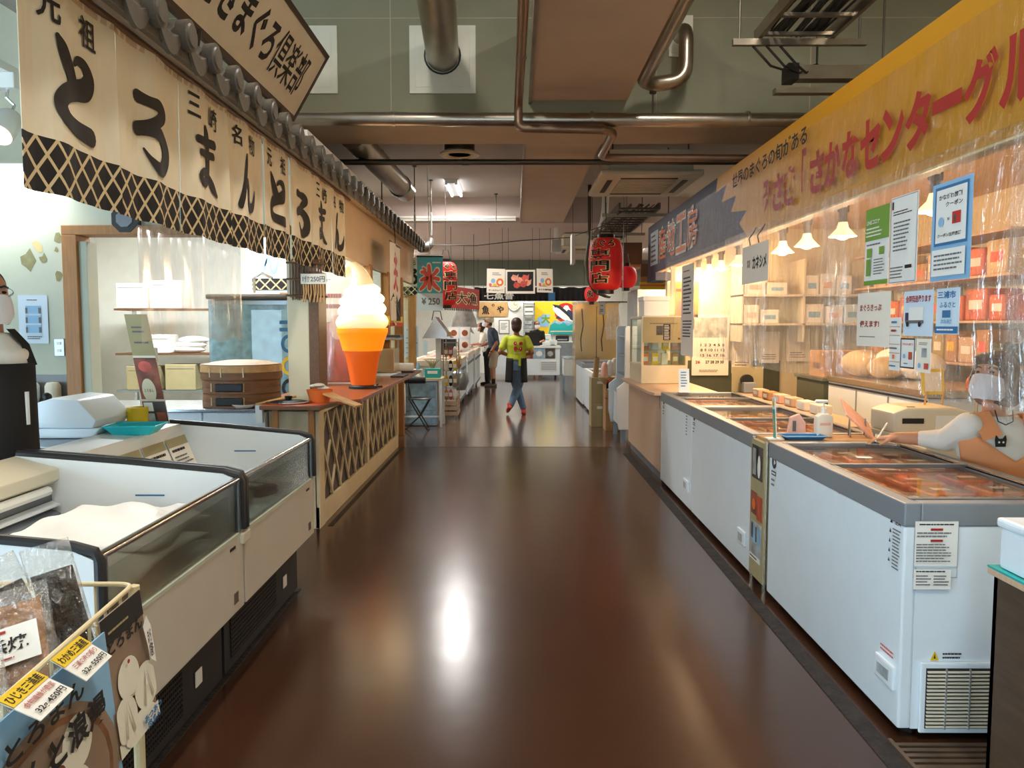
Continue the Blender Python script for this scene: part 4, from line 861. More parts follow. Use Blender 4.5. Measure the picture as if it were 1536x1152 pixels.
p = Panel((1.3885, 6.42, .72), UL, UZ, .07, .22); p.prints(r3, [('L', 'ink_grey', .1, 0, .9, 1, 9)]); B(1.374, 1.39, 6.3, 6.48, .17, .26).build('control_panel', 'freezer_white', r3, bevel=.008); B(1.371, 1.376, 6.35, 6.43, .19, .24).build('display', 'photo_grey', r3)
B(1.374, 1.39, 4.72, 4.88, .17, .26).build('control_panel', 'freezer_white', r2, bevel=.008); B(1.371, 1.376, 4.76, 4.84, .19, .24).build('display', 'photo_grey', r2)
# frozen packs inside
def packs(y0, y1, z, n, where, seed, grp):
    random.seed(seed); k = 0
    for i in range(n):
        for j in range(3):
            y = y0+(y1-y0)*(i+.5)/n; x = 1.50+.235*j; m = random.choice(['fish_pink', 'fish_red', 'pinkish', 'paper_warm', 'pinkish'])
            o = B(-.10, .10, -.085, .085, 0, .05).build('fish_pack', m, bevel=.015, loc=(x+random.uniform(-.01, .01), y, z+random.uniform(0, .03)), rz=random.uniform(-.12, .12))
            B(-.085, .085, -.075, .075, .052, .056).build('film_wrap', 'bag', o); B(-.05, .02, -.04, .0, .0565, .058).build('price_label', 'paper', o)
            tag(o, '%s fish pack, %s, %s row, %s' % ({'fish_pink': 'pink', 'fish_red': 'red', 'pinkish': 'pale pink', 'paper_warm': 'white'}[m], where, ['first', 'second', 'third', 'fourth', 'fifth', 'sixth'][i], ['aisle side', 'middle', 'back side'][j]), 'fish pack', grp)
packs(2.88, 4.25, .77, 6, 'near white chest freezer', 11, 'fish packs in the near chest freezer')
packs(4.72, 6.15, .76, 6, 'middle white chest freezer', 12, 'fish packs in the middle chest freezer')
packs(6.32, 7.48, .76, 5, 'far white chest freezer', 13, 'fish packs in the far chest freezer')
# photo rack between the freezers
t = thing('photo_rack', 'narrow rack with photo cards between the two nearest white freezers', 'rack')
B(1.40, 2.05, 4.36, 4.61, .845, .868).build('board_top', 'card', t, bevel=.003); B(1.375, 1.40, 4.36, 4.61, .06, .85).build('side_board', 'card_pale', t)
B(1.40, 2.05, 4.375, 4.385, .06, .845).build('near_board', 'card_pale', t)
for y in (4.37, 4.60): MB().cyl((1.39, y, 0), (1.39, y, .86), .013, n=8).build('post', 'chrome_strip', t)
for i, (y0, y1, z0, z1, m) in enumerate(((4.39, 4.585, .63, .82, 'photo_dark'), (4.48, 4.59, .42, .55, 'poster_food'), (4.385, 4.48, .40, .54, 'poster_red'), (4.39, 4.585, .16, .38, 'photo_grey'))):
    q = Panel((1.373, (y0+y1)/2, (z0+z1)/2), UL, UZ, y1-y0, z1-z0); o = q.slab('photo_card', m, t, t=.002)
    q.prints(o, [[('r', 'photo_grey', .1, .1, .4, .9), ('e', 'paper', .7, .4, .14, .34), ('r', 'black', .45, .5, .6, .95)], [('e', 'orange', .5, .45, .3, .25)], [('e', 'fish_red', .5, .5, .25, .3)], [('r', 'photo_blue', 0, .45, 1, .9), ('r', 'photo_dark', .1, .55, .25, .95), ('r', 'photo_dark', .5, .5, .62, .9), ('r', 'paper', 0, 0, 1, .14), ('L', 'ink', .05, .02, .95, .12, 1)]][i])
# things on the board and freezers
t = thing('card_stand', 'clear upright stand with a teal and yellow card on the board', 'card'); q = Panel((1.44, 4.42, .985), UL, (0, .18, 1), .05, .23); q.slab('acrylic', 'plastic_white', t, t=.004); q.prints(t, [('r', 'teal', .1, .03, .9, .72), ('t', 'yellow', 'お\n得\n品', .5, .38, .55, .5), ('e', 'yellow', .5, .86, .3, .07)]); B(1.40, 1.49, 4.385, 4.46, .869, .876).build('foot', 'plastic_white', t)
t = thing('soap_pump', 'pale pump bottle of hand sanitizer behind the blue tray', 'bottle', (1.745, 4.50, .869))
MB().prism([(-.045, 0), (.045, 0), (.045, .12), (.02, .135), (-.02, .135), (-.045, .12)], 'y', -.03, .03).build('bottle', 'paper_warm', t, bevel=.008); MB().cyl((0, 0, .13), (0, 0, .165), .016, n=12).build('collar', 'plastic_white', t); MB().cyl((0, 0, .165), (0, 0, .20), .006, n=8).build('stem', 'plastic_white', t); MB().tube([(.02, 0, .203), (-.045, 0, .205), (-.05, 0, .195)], .009, 8).build('spout', 'plastic_white', t, smooth=True); B(-.03, .03, -.0315, -.03, .07, .085).build('label_band', 'pinkish', t)
t = thing('blue_tray', 'shallow blue money tray on the board between freezers', 'tray', (1.60, 4.42, .869))
MB().add([(-.09, -.045, 0), (.09, -.045, 0), (.09, .045, 0), (-.09, .045, 0), (-.115, -.06, .022), (.115, -.06, .022), (.115, .06, .022), (-.115, .06, .022)], [(0, 3, 2, 1), (0, 1, 5, 4), (1, 2, 6, 5), (2, 3, 7, 6), (3, 0, 4, 7)]).build('tray_shell', 'blue_print', t); MB().tube([(-.115, -.06, .022), (.115, -.06, .022), (.115, .06, .022), (-.115, .06, .022)], .004, 6, closed=True).build('tray_rim', 'blue_light', t)
t = thing('pink_packet', 'pink shell shaped packet beside the pump bottle', 'packet', (1.60, 4.54, .869)); MB().prism([(-.05, 0), (.06, 0), (.055, .08), (.02, .13), (-.03, .11)], 'y', -.015, .015).build('packet', 'pinkish', t, bevel=.006); B(-.02, .0, -.017, -.015, .03, .09).build('label_mark', 'ink_grey', t)
t = thing('tablet_stand', 'tablet tilted on a wire stand at the end of the middle freezer', 'tablet'); q = Panel((1.95, 4.56, .975), UX, Vector((.0, .5, .62)), .20, .17); q2 = Panel((1.95, 4.52, .97), Vector((.75, 0, -.66)), Vector((.1, .6, .35)), .22, .16); q2.slab('tablet', 'pinkish', t, t=.01, bevel=.003)
for x in (1.90, 1.99): MB().tube([(x, 4.50, .869), (x, 4.52, .97), (x+.03, 4.6, .869)], .004, 6).build('wire_leg', 'wire_steel', t)
t = thing('price_sign', 'small white upright price sign at the far end of the freezers', 'sign'); q = Panel((1.59, 7.50, .985), UX, (0, .15, 1), .10, .22); q.slab('card', 'paper_blue', t, t=.004); q.prints(t, [('L', 'blue_print', .2, .2, .8, .9, 6)]); B(1.54, 1.64, 7.47, 7.53, .872, .876).build('foot', 'plastic_white', t)
# ---------------------------------------------------------------- long banner
bn = thing('stall_banner', 'long yellow and navy banner board with red lettering over the right stall', 'banner')
Y0, Y1 = 1.3, 10.65; LN = Y1-Y0
p = Panel((1.76, (Y0+Y1)/2, 2.468), UL, UZ, LN, .615); p.slab('board', 'yellow_sign', bn, t=.06)
def fx(y): return (Y1-y)/LN
nav = [(0, 0), (fx(6.1), 0), (fx(6.35), .22), (fx(6.15), .34), (fx(6.6), .42), (fx(6.45), .6), (fx(6.9), .62), (fx(6.75), .82), (fx(7.1), .80), (fx(7.05), 1), (0, 1)]
p.step = .0015
p.prints(bn, [('p', 'navy', nav), ('r', 'paper_blue', fx(10.45), .16, fx(9.92), .84), ('L', 'ink_grey', fx(10.4), .2, fx(9.98), .8, 6)])
for i, c in enumerate('産地工房'):
    yy = 9.62-.55*i
    p.prints(bn, [('t', 'paper', c, fx(yy), .5, .056, .70, .05), ('t', 'orange', c, fx(yy), .5, .050, .62, .008)])
for i, c in enumerate('みさき「さかなセンターグルメ'):
    yy = 5.62-.234*i; 
    if c == '「': p.prints(bn, [('t', 'red_ink', c, fx(yy-.02), .44, .008, .42, .03)])
    elif c == 'ー': p.prints(bn, [('r', 'red_ink', fx(yy+.11), .33, fx(yy-.11), .42)])
    else: p.prints(bn, [('t', 'red_ink', c, fx(yy), .36, .0235, .40, .045)])
p.prints(bn, [('t', 'ink', '世界のまぐろの旬がある', fx(5.62), .76, 1.62/LN, .19, .02)])
B(1.765, 1.83, Y0, Y1, 2.155, 2.175).build('bottom_lip', 'eave_wood', bn); B(1.75, 1.765, Y0, 9.3, 2.152, 2.162).build('edge_trim', 'wire_cream', bn)
B(1.75, 1.95, 10.0, 10.66, 2.06, 2.16).build('end_box', 'navy', bn)
for i, y in enumerate((9.0,)):
    t = thing('stall_post', 'pale square post standing on the counter under the banner', 'post'); B(1.745, 1.79, y-.02, y+.03, 1.62, 2.15).build('post', 'cream_paint', t, bevel=.003); B(1.735, 1.80, y-.03, y+.04, 2.12, 2.15).build('cap', 'cream_paint', t)
sheet('vinyl_sheet', 'wrinkled clear vinyl sheet hanging from the yellow banner over the freezers', 1.735, 1.5, 9.3, 1.21, 2.2, 'vinyl', .03, ny=260, nz=36, seed=8, flare=.7)
sheet('vinyl_flap', 'clear vinyl film stretched over the lower face of the yellow banner', 1.735, 1.5, 9.3, 2.2, 2.66, 'vinyl_upper', .02, ny=200, nz=14, seed=8, flare=.3)
sheet('vinyl_strip', 'narrow crinkled fold of clear vinyl right of the coupon notice', 1.715, 2.74, 2.81, 1.16, 2.18, 'vinyl_fold', .016, ny=40, nz=60, seed=12, flare=1)
sheet('vinyl_strip', 'overlapping fold of clear vinyl left of the green notice', 1.715, 4.2, 4.5, 1.24, 2.2, 'vinyl', .02, ny=40, nz=50, seed=14, flare=1)
sheet('vinyl_strip', 'wide overlapping fold of clear vinyl under the name board', 1.715, 5.5, 6.6, 1.20, 2.2, 'vinyl', .025, ny=80, nz=50, seed=15, flare=1)
# notices on the sheet
XS = 1.69
def onsheet(name, label, ya, yb, z0, z1, m, el, cat='notice'):
    return poster(name, label, cat, (XS, (ya+yb)/2, (z0+z1)/2), UL, UZ, abs(ya-yb), z1-z0, m, el, t=.002)
onsheet('green_notice', 'green and white printed notice on the vinyl sheet', 3.90, 3.655, 1.69, 2.05, 'paper', [('r', 'green_print', 0, .58, 1, 1), ('r', 'green_print', 0, 0, 1, .06), ('t', 'paper', 'LINEコロナ', .34, .82, .55, .06), ('L', 'paper', .06, .62, .8, .76, 3), ('L', 'ink_grey', .1, .5, .9, .55, 1), ('r', 'green_print', .12, .36, .34, .48), ('r', 'green_print', .65, .38, .85, .48), ('r', 'green_print', .12, .12, .3, .34), ('L', 'ink_grey', .45, .12, .9, .34, 6)])
onsheet('white_notice', 'tall white printed notice next to the green notice', 3.645, 3.40, 1.685, 2.065, 'paper', [('b', 'ink_grey', .02, .01, .98, .99, .01, .007), ('r', 'ink', .06, .86, .12, .95), ('L', 'ink', .12, .78, .85, .84, 2), ('L', 'ink_grey', .15, .36, .8, .72, 8), ('r', 'ink', .62, .16, .86, .2), ('L', 'ink_grey', .08, .05, .55, .2, 4)])
onsheet('coupon_notice', 'pale blue coupon notice with dark blue frame on the vinyl sheet', 3.285, 3.0, 1.675, 2.06, 'blue_light', [('r', 'blue_print', .08, .36, .92, .96), ('r', 'paper', .12, .39, .88, .93), ('t', 'ink', 'かながわ旅割', .48, .85, .58, .055), ('t', 'ink', 'クーポン', .58, .77, .42, .05), ('r', 'red', .55, .56, .76, .68), ('r', 'photo_dark', .59, .58, .65, .65), ('t', 'ink_grey', '×', .46, .62, .06, .03), ('e', 'blue_light', .28, .6, .07, .05), ('t', 'ink', 'クーポン加盟店舗', .5, .46, .6, .04), ('r', 'paper', .08, .05, .92, .32), ('L', 'ink_grey', .14, .1, .86, .28, 4)])
onsheet('ticket_notice', 'white notice with red hand lettering on the vinyl sheet', 3.965, 3.62, 1.40, 1.655, 'paper_warm', [('t', 'red_ink', 'まぐろきっぷ', .42, .72, .66, .13, .03), ('t', 'red_ink', '使えます!', .40, .42, .6, .13, .03), ('L', 'ink_grey', .1, .16, .6, .2, 1)])
onsheet('truck_notice', 'notice with a drawing of a delivery truck on the vinyl sheet', 3.495, 3.25, 1.455, 1.645, 'paper_blue', [('t', 'red_ink', '全国発送承ります', .5, .82, .86, .16, .03), ('r', 'paper', .2, .34, .7, .64), ('r', 'navy', .08, .32, .2, .52), ('r', 'ink_grey', .1, .28, .72, .35), ('e', 'ink', .18, .26, .05, .06), ('e', 'ink', .6, .26, .05, .06)])
onsheet('tax_notice', 'small blue lettered notice beside the truck notice', 3.225, 3.06, 1.465, 1.645, 'paper_blue', [('t', 'blue_print', '三浦市', .45, .86, .8, .16, .03), ('t', 'blue_print', 'ふるさと', .5, .64, .7, .12), ('r', 'blue_print', .3, .36, .66, .52), ('t', 'blue_light', '納税', .5, .28, .5, .1), ('r', 'blue_print', 0, .02, 1, .17), ('L', 'paper', .1, .06, .9, .14, 1)])
onsheet('payment_stickers', 'strip of small white payment stickers on the vinyl sheet', 3.615, 3.515, 1.30, 1.535, 'paper', [('r', 'beige_goods', 0, .155+.165*i, 1, .175+.165*i) for i in range(5)]+[('L', 'blue_print', .2, .86, .8, .96, 1), ('L', 'red_ink', .2, .7, .8, .8, 1), ('r', 'orange', .4, .22, .6, .3), ('L', 'blue_print', .15, .05, .85, .12, 1), ('L', 'ink_grey', .15, .38, .85, .46, 1)])
onsheet('leaflet', 'small leaflet with a dark blue frame under the truck notice', 3.51, 3.385, 1.315, 1.445, 'paper', [('b', 'navy', 0, 0, 1, 1, .05, .05), ('t', 'coral', 'かながわ旅割', .5, .8, .7, .08), ('r', 'fish_red', .6, .3, .85, .55), ('e', 'blue_light', .3, .4, .1, .08), ('L', 'blue_print', .3, .12, .7, .2, 1)])
onsheet('leaflet', 'pale leaflet with pink edge next to the framed leaflet', 3.375, 3.255, 1.305, 1.445, 'paper_warm', [('L', 'ink_grey', .2, .8, .8, .9, 2), ('r', 'photo_grey', .4, .45, .75, .72), ('r', 'fish_red', .6, .1, .9, .28), ('e', 'blue_light', .3, .2, .1, .08)])
onsheet('price_list', 'long narrow white price list at the far end of the vinyl sheet', 8.15, 7.60, 1.20, 2.09, 'paper', [('L', 'red_ink', .15, .92, .85, .95, 1), ('L', 'ink', .15, .45, .85, .88, 10), ('L', 'ink', .15, .2, .9, .4, 6)], 'list')
t = onsheet('shop_name_board', 'beige hanging name board with black lettering in front of the vinyl', 6.0, 5.38, 1.80, 2.07, 'paper_warm', [('t', 'ink', 'カネシメ', .68, .52, .52, .34, .04), ('t', 'ink_grey', '株式\n会社', .28, .52, .12, .2)], 'sign')
for y in (5.6, 5.8): MB().tube([(XS, y, 2.07), (XS-.01, y, 2.12), (XS+.02, y, 2.16), (XS+.04, y, 2.2)], .004, 6).build('hook', 'black', t)
# ---------------------------------------------------------------- pendant lamps of the stall
pl = thing('pendant_lamp', 'x', 'lamp', (2.3, 4.45, 2.12), group='pendant lamps over the right stall')
MB().lathe([(.0, .10), (.03, .10), (.04, .06), (.095, .0), (.09, .0), (.035, .055), (0, .09)], n=20).build('reflector', 'lamp_shade', pl, smooth=True)
MB().ball((0, 0, .012), .05, .05, .035).build('bulb', 'lamp_glow', pl, smooth=True); MB().cyl((0, 0, .1), (0, 0, .20), .028, n=12).build('socket', 'rim_dark', pl)
MB().tube([(-.035, 0, .17), (-.035, 0, .30), (.035, 0, .30), (.035, 0, .17)], .008, 6).build('yoke', 'rim_dark', pl); MB().cyl((0, 0, .30), (0, 0, .6), .012, n=8).build('cord', 'rim_dark', pl)
names = ['nearest of the row, behind the coupon notice', 'second of the row, behind the green notice', 'third of the row from the entrance', 'fourth of the row from the entrance', 'fifth of the row, beyond the name board', 'sixth of the row, beyond the name board', 'last but one, beside the price list', 'farthest of the row, beyond the post']
for i, y in enumerate((4.45, 5.68, 6.37, 6.94, 8.3, 9.0, 9.55, 10.1)):
    o = pl if i == 0 else copytree(pl, loc=(2.3, y, 2.12)); o['label'] = 'warm pendant reflector lamp in the right stall, '+names[i]
    point('lamp_light', (0, 0, -.05), 18, (1, .66, .36), .06, o)
# ---------------------------------------------------------------- stall interior
t = thing('back_chest', 'large white chest with aluminium rim at the back of the right stall', 'freezer')
B(3.0, 3.7, 5.79, 7.64, .05, .97).build('body', 'freezer_white', t, bevel=.008); B(2.985, 3.715, 5.775, 7.655, .97, 1.03).build('rim', 'chrome_strip', t, bevel=.006); B(2.99, 3.0, 5.8, 7.63, .94, .955).build('shadow_gap', 'black', t)
for y in (6.4, 7.0): B(2.993, 3.001, y, y+.012, .06, .93).build('seam', 'rim_grey', t)
B(3.05, 3.65, 5.84, 7.6, 0, .05).build('plinth', 'plinth', t)
t = thing('work_table', 'pale work table behind the near chest freezer carrying the printer', 'table')
B(2.15, 2.95, 4.42, 4.98, .855, .885).build('table_top', 'plastic_cream', t, bevel=.004)
for x in (2.18, 2.88):
    for y in (4.45, 4.9): B(x, x+.04, y, y+.04, 0, .855).build('leg', 'steel_dull', t)
t = thing('printer', 'boxy white label printer on the work table', 'printer', (2.38, 4.68, .886))
MB().prism([(-.22, 0), (.22, 0), (.22, .12), (.14, .145), (-.14, .145), (-.22, .115)], 'y', -.14, .16).build('case', 'plastic_cream', t, bevel=.012); B(-.17, -.05, -.146, -.138, .055, .085).build('paper_slot', 'black', t); B(-.12, -.08, -.1, -.08, .145, .148).build('button', 'ink_grey', t); B(.02, .2, -.143, -.139, .02, .1).build('front_door', 'plastic_white', t)
t = thing('menu_easel', 'small yellow easel frame standing on the printer', 'easel'); q = Panel((2.46, 4.70, 1.17), UX, (0, .15, 1), .13, .15); q.slab('frame', 'yellow', t, t=.012); q.prints(t, [('r', 'paper_warm', .12, .12, .88, .88)])
for x in (2.41, 2.51): MB().cyl((x, 4.69, 1.034), (x+.01, 4.69, 1.11), .006, n=6).build('leg', 'bamboo_pale', t)
t = thing('vanity_mirror', 'small round orange framed mirror on a stand', 'mirror'); MB().tube([(2.66+.055*math.cos(a*.524), 4.6, 1.16+.055*math.sin(a*.524)) for a in range(12)], .012, 8, closed=True).build('frame', 'orange', t, smooth=True); MB().lathe([(0, 0), (.05, 0)], n=18).xf(Matrix.Translation((2.66, 4.6, 1.16)) @ Matrix.Rotation(math.pi/2, 4, 'X')).build('glass', 'chrome', t); MB().cyl((2.66, 4.6, .886), (2.66, 4.6, 1.1), .012, n=8).build('stem', 'steel', t); MB().cyl((2.66, 4.6, .886), (2.66, 4.6, .9), .05, n=14).build('base', 'steel', t)
poster('wall_calendar', 'large white wall calendar with a red 26 on the partition', 'calendar', (2.50, 10.235, 1.25), UX, UZ, .47, .78, 'paper', [('r', 'photo_grey', .05, .62, .95, .95)]+[('t', 'ink', s, .56, .5-.085*i, .66, .045) for i, s in enumerate(('1 2 3 4 5 6', '8 9 10 11 12', '15 16 17 18'))]+[('t', 'ink', '27 28 29 30', .62, .22, .5, .05, .03), ('t', 'red_ink', '26', .16, .22, .13, .05, .03), ('L', 'ink_grey', .2, .05, .8, .1, 2)])
for i, (x, z, w, h, m, lb) in enumerate(((2.91, 1.15, .27, .52, 'paper_warm', 'beige sheet hung right of the wall calendar'), (3.25, 1.22, .26, .40, 'paper', 'white sheet hung second right of the calendar'), (3.62, 1.25, .3, .42, 'paper_warm', 'third pale sheet hung right of the calendar'), (2.18, 1.75, .32, .6, 'orange', 'orange food poster on the partition beside the price list'))):
    poster('wall_sheet', lb, 'sheet', (x, 10.235, z), UX, UZ, w, h, m, [('L', 'ink_grey', .15, .1, .85, .3, 3)] if i < 3 else [('e', 'coral', .5, .4, .35, .3), ('e', 'fish_red', .55, .3, .2, .2), ('L', 'red_ink', .1, .75, .9, .9, 1)])
t = thing('goods_shelf', 'shelf unit on the partition stacked with pale parcels', 'shelf')
for z in (1.50, 1.85): B(2.75, 4.3, 9.75, 10.25, z, z+.025).build('board', 'plastic_cream', t)
for x in (2.75, 3.5, 4.28): B(x, x+.02, 9.75, 10.25, 1.3, 2.3).build('upright', 'plastic_cream', t)
random.seed(21); k = 0
for z in (1.525, 1.875):
    x = 2.79
    while x < 4.1:
        w = random.uniform(.16, .3); h = random.uniform(.14, .26); m = random.choice(['paper', 'paper_blue', 'paper_warm', 'plastic_white', 'steel_dull'])
        if x < 3.5 < x+w: x = 3.53; continue
        if x+w > 4.27: break
        o = B(0, w, 0, .3, 0, h).build('parcel', m, bevel=.012, loc=(x, 9.78, z)); B(w*.2, w*.8, -.002, 0, h*.3, h*.6).build('parcel_label', 'blue_light' if k % 3 else 'pinkish', o)
        tag(o, 'pale parcel on the %s board of the goods shelf, number %s from the left' % ('lower' if z < 1.6 else 'upper', ['one', 'two', 'three', 'four', 'five', 'six', 'seven', 'eight'][k % 8]), 'parcel', 'parcels on the goods shelf'); x += w+.02; k += 1
    k = 0
t = thing('stock_rack', 'wall rack crowded with dark and red goods at the right edge', 'shelf')
for z in (1.15, 1.52, 1.9, 2.26): B(3.92, 4.36, 6.4, 9.3, z, z+.02).build('board', 'wood_light', t)
for y in (6.4, 7.85, 9.28): B(4.34, 4.37, y, y+.03, 1.0, 2.5).build('upright', 'steel_dull', t)
random.seed(91)
for r_, z in enumerate((1.172, 1.542, 1.922)):
    y = 6.5; kk = 0
    while y < 9.1:
        w = random.uniform(.16, .34); h = random.uniform(.16, .30); m, nm = random.choice([('photo_dark', 'dark'), ('beige_goods', 'tan'), ('wood_light', 'pale wood'), ('card_pale', 'olive'), ('poster_red', 'rust red'), ('dark_green', 'dark green'), ('card', 'brown')])
        if kk > 8: break
        o = B(0, .3, 0, w, 0, h).build('stock_box', m, bevel=.015, loc=(3.96, y, z)); B(-.002, 0, w*.2, w*.8, h*.35, h*.65).build('box_label', random.choice(['paper', 'yellow', 'coral']), o)
        tag(o, '%s box on the %s board of the wall rack, %s from the near end' % (nm, ['low', 'middle', 'high'][r_], ['first', 'second', 'third', 'fourth', 'fifth', 'sixth', 'seventh', 'eighth', 'ninth'][kk]), 'box', 'boxes on the wall rack'); y += w+.03; kk += 1
t = thing('stock_bags', 'heap of white plastic bags on the back chest', 'bags')
for i, (x, y, r) in enumerate(((3.2, 7.35, .2), (3.45, 7.2, .22), (3.25, 7.0, .16), (3.5, 6.9, .2))): MB().ball((x, y, 1.03+r*.62), r, r*.9, r*.62).build('bag', 'cloth_white' if i % 2 else 'beige_goods', t, smooth=True)
t = thing('stock_shelf', 'dark green cabinet with a carton at the back of the stall', 'cabinet'); B(3.0, 3.6, 7.75, 8.5, 0, .96).build('body', 'dark_green', t, bevel=.006); B(2.98, 3.62, 7.73, 8.52, .96, .99).build('top', 'steel_dull', t)
o = B(3.02, 3.4, 7.8, 8.2, .991, 1.25).build('carton', 'card', bevel=.006); tag(o, 'small brown carton on the dark green cabinet', 'box'); B(3.018, 3.02, 7.9, 8.1, 1.07, 1.13).build('print_mark', 'wood_dark', o)
t = thing('counter_ledge', 'wooden ledge behind the freezers with small boxes', 'ledge'); B(2.11, 2.3, 5.0, 7.6, .84, .865).build('ledge', 'wood_light', t); 
for y in (5.2, 7.4): B(2.12, 2.16, y, y+.04, 0, .84).build('leg', 'wood_light', t)
random.seed(5)
for i in range(6):
    y = 5.7+.28*i; o = B(-.05, .05, -.09, .09, 0, .07).build('small_box', random.choice(['wood_light', 'card', 'paper_warm', 'pinkish']), bevel=.012, loc=(2.19, y, .867)); B(-.052, -.05, -.05, .05, .02, .05).build('box_label', 'paper', o)
    tag(o, 'small box on the wooden ledge behind the far freezers, %s from the near end' % ['first', 'second', 'third', 'fourth', 'fifth', 'sixth'][i], 'box', 'small boxes on the ledge')
t = thing('tape_dispenser', 'grey tape dispenser before a brown card on the far ledge', 'dispenser', (2.2, 7.5, .867)); B(-.06, .06, -.04, .04, 0, .10).build('case', 'rim_grey', t, bevel=.012); MB().cyl((0, .05, .11), (0, .09, .11), .06, n=20).build('tape', 'black', t)
q = Panel((0.02, .12, .12), UX, UZ, .3, .24); q.slab('back_card', 'card_pale', t, t=.005)
# ---------------------------------------------------------------- pale wooden counter with glass showcase
t = thing('wood_counter', 'pale wooden counter at the far end of the right freezers', 'counter')
B(1.395, 1.95, 7.62, 9.75, .09, .83).build('body', 'wood_light', t, bevel=.004); B(1.42, 1.93, 7.65, 9.72, 0, .09).build('kick', 'rim_dark', t)
MB().prism([(1.33, 7.60), (1.96, 7.60), (1.96, 9.78), (1.30, 9.78), (1.30, 7.75)], 'z', .83, .86).build('top', 'wood_light', t, bevel=.004); B(1.392, 1.396, 7.66, 7.67, .7, .82).build('hinge', 'rim_dark', t)
t = thing('glass_showcase', 'glass food showcase with a paper notice on the wooden counter', 'showcase')
x0, x1, y0, y1, z0, z1 = 1.39, 1.9, 8.78, 9.66, .861, 1.60
B(x0, x1, y0, y1, z0, z0+.20).build('base', 'cream_paint', t, bevel=.006); B(x0, x1, y0, y1, z1-.03, z1).build('top', 'plastic_cream', t, bevel=.005)
for x in (x0, x1-.025):
    for y in (y0, y1-.025): B(x, x+.025, y, y+.025, z0+.2, z1-.03).build('post', 'cream_paint', t)
B(x0+.03, x1-.03, y0+.03, y1-.03, 1.22, 1.228).build('shelf_board', 'glass', t); B(x0+.03, x1-.03, y0+.03, y1-.03, 1.38, 1.388).build('shelf_board', 'glass', t)
B(x0+.025, x1-.025, y0+.006, y0+.01, z0+.2, z1-.03).build('front_pane', 'glass', t); B(x0+.006, x0+.01, y0+.025, y1-.025, z0+.2, z1-.03).build('side_pane', 'glass', t); B(x1-.03, x1-.02, y0+.025, y1-.025, z0+.2, z1-.03).build('back_pane', 'cream_paint', t)
q = Panel((1.645, 8.774, 1.45), UX, UZ, .48, .28); o = q.slab('notice_paper', 'card_pale', t, t=.003); q.prints(o, [('L', 'ink_grey', .15, .7, .8, .8, 1), ('r', 'photo_dark', .3, .3, .45, .66), ('r', 'ink', .46, .1, .62, .72), ('L', 'paper', .48, .12, .6, .7, 9), ('e', 'ink', .82, .16, .03, .04)])
random.seed(31)
for i in range(8):
    z = 1.062 if i < 4 else 1.229; x = 1.46+.11*(i % 4); m = ['orange', 'yellow', 'paper', 'card', 'orange', 'paper_blue', 'yellow', 'orange'][i]
    o = B(-.035, .035, -.035, .035, 0, .13).build('snack_box', m, bevel=.006, loc=(x, 8.95+.02*(i % 3), z)); B(-.025, .025, -.037, -.035, .04, .09).build('pack_print', 'paper_warm', o)
    tag(o, '%s snack box on the %s shelf of the glass showcase' % ({'orange': 'orange', 'yellow': 'yellow', 'paper': 'white', 'card': 'brown', 'paper_blue': 'pale blue'}[m]+(' rightmost' if i == 7 else ''), 'lower' if i < 4 else 'upper'), 'box', 'snack boxes in the showcase')
t = thing('foam_box', 'white foam box on top of the glass showcase', 'box'); B(1.42, 1.70, 8.85, 9.2, 1.601, 1.77).build('body', 'plastic_white', t, bevel=.012); B(1.41, 1.71, 8.84, 9.21, 1.77, 1.82).build('lid', 'plastic_white', t, bevel=.01)
# ---------------------------------------------------------------- near right table
t = thing('side_cabinet', 'dark wood side cabinet at the right edge of the picture', 'cabinet')
B(1.545, 1.565, 1.6, 2.53, 0, .70).build('side_panel', 'wood_side', t); B(1.545, 2.2, 2.51, 2.53, 0, .70).build('back_panel', 'wood_side', t); B(1.53, 2.2, 1.58, 2.545, .70, .722).build('top', 'wood_light', t, bevel=.004); B(1.53, 2.2, 1.58, 2.545, .722, .728).build('glass_top', 'teal', t)
B(1.535, 1.545, 1.9, 2.1, .45, .462).build('bracket', 'wood_light', t); B(1.538, 1.545, 2.08, 2.095, .41, .45).build('bracket_tip', 'wood_light', t)
t = thing('foam_cooler', 'pale blue foam cooler box on the dark side cabinet', 'box'); B(1.548, 2.1, 1.75, 2.515, .729, .86).build('body', 'freezer_white', t, bevel=.012)
B(1.54, 2.11, 1.74, 2.525, .86, .89).build('lid', 'freezer_white', t, bevel=.01)
t = thing('drain_grate', 'rusty slotted drain grate in the floor by the near freezer', 'grate')
for i in range(10): y = 2.42+.036*i; B(1.36, 1.72, y, y+.02, .001, .012).build('bar', 'grate', t)
B(1.345, 1.36, 2.4, 2.79, .0005, .014).build('edge', 'grate', t); B(1.36, 1.72, 2.39, 2.78, .0004, .001).build('pit', 'black', t)
# ================================================================ BEYOND THE LATTICE COUNTER (left)
t = thing('white_table', 'white framed table with boxes at the end of the lattice counter', 'table')
B(-1.78, -1.06, 11.72, 12.2, .70, .725).build('table_top', 'cream_paint', t, bevel=.004)
for x in (-1.76, -1.09):
    for y in (11.75, 12.16): B(x-.015, x+.02, y-.015, y+.02, 0, .70).build('leg', 'freezer_white', t)
B(-1.76, -1.09, 11.775, 11.79, .14, .165).build('stretcher', 'freezer_white', t); B(-1.76, -1.09, 12.16, 12.175, .14, .165).build('stretcher', 'freezer_white', t)
t = thing('drawer_unit', 'pale blue drawer unit under the white table', 'drawers'); B(-1.66, -1.16, 11.86, 12.14, .01, .66).build('case', 'steel_dull', t)
for i in range(3): B(-1.64, -1.18, 11.845, 11.86, .04+.2*i, .22+.2*i).build('drawer', 'photo_blue', t, bevel=.004)
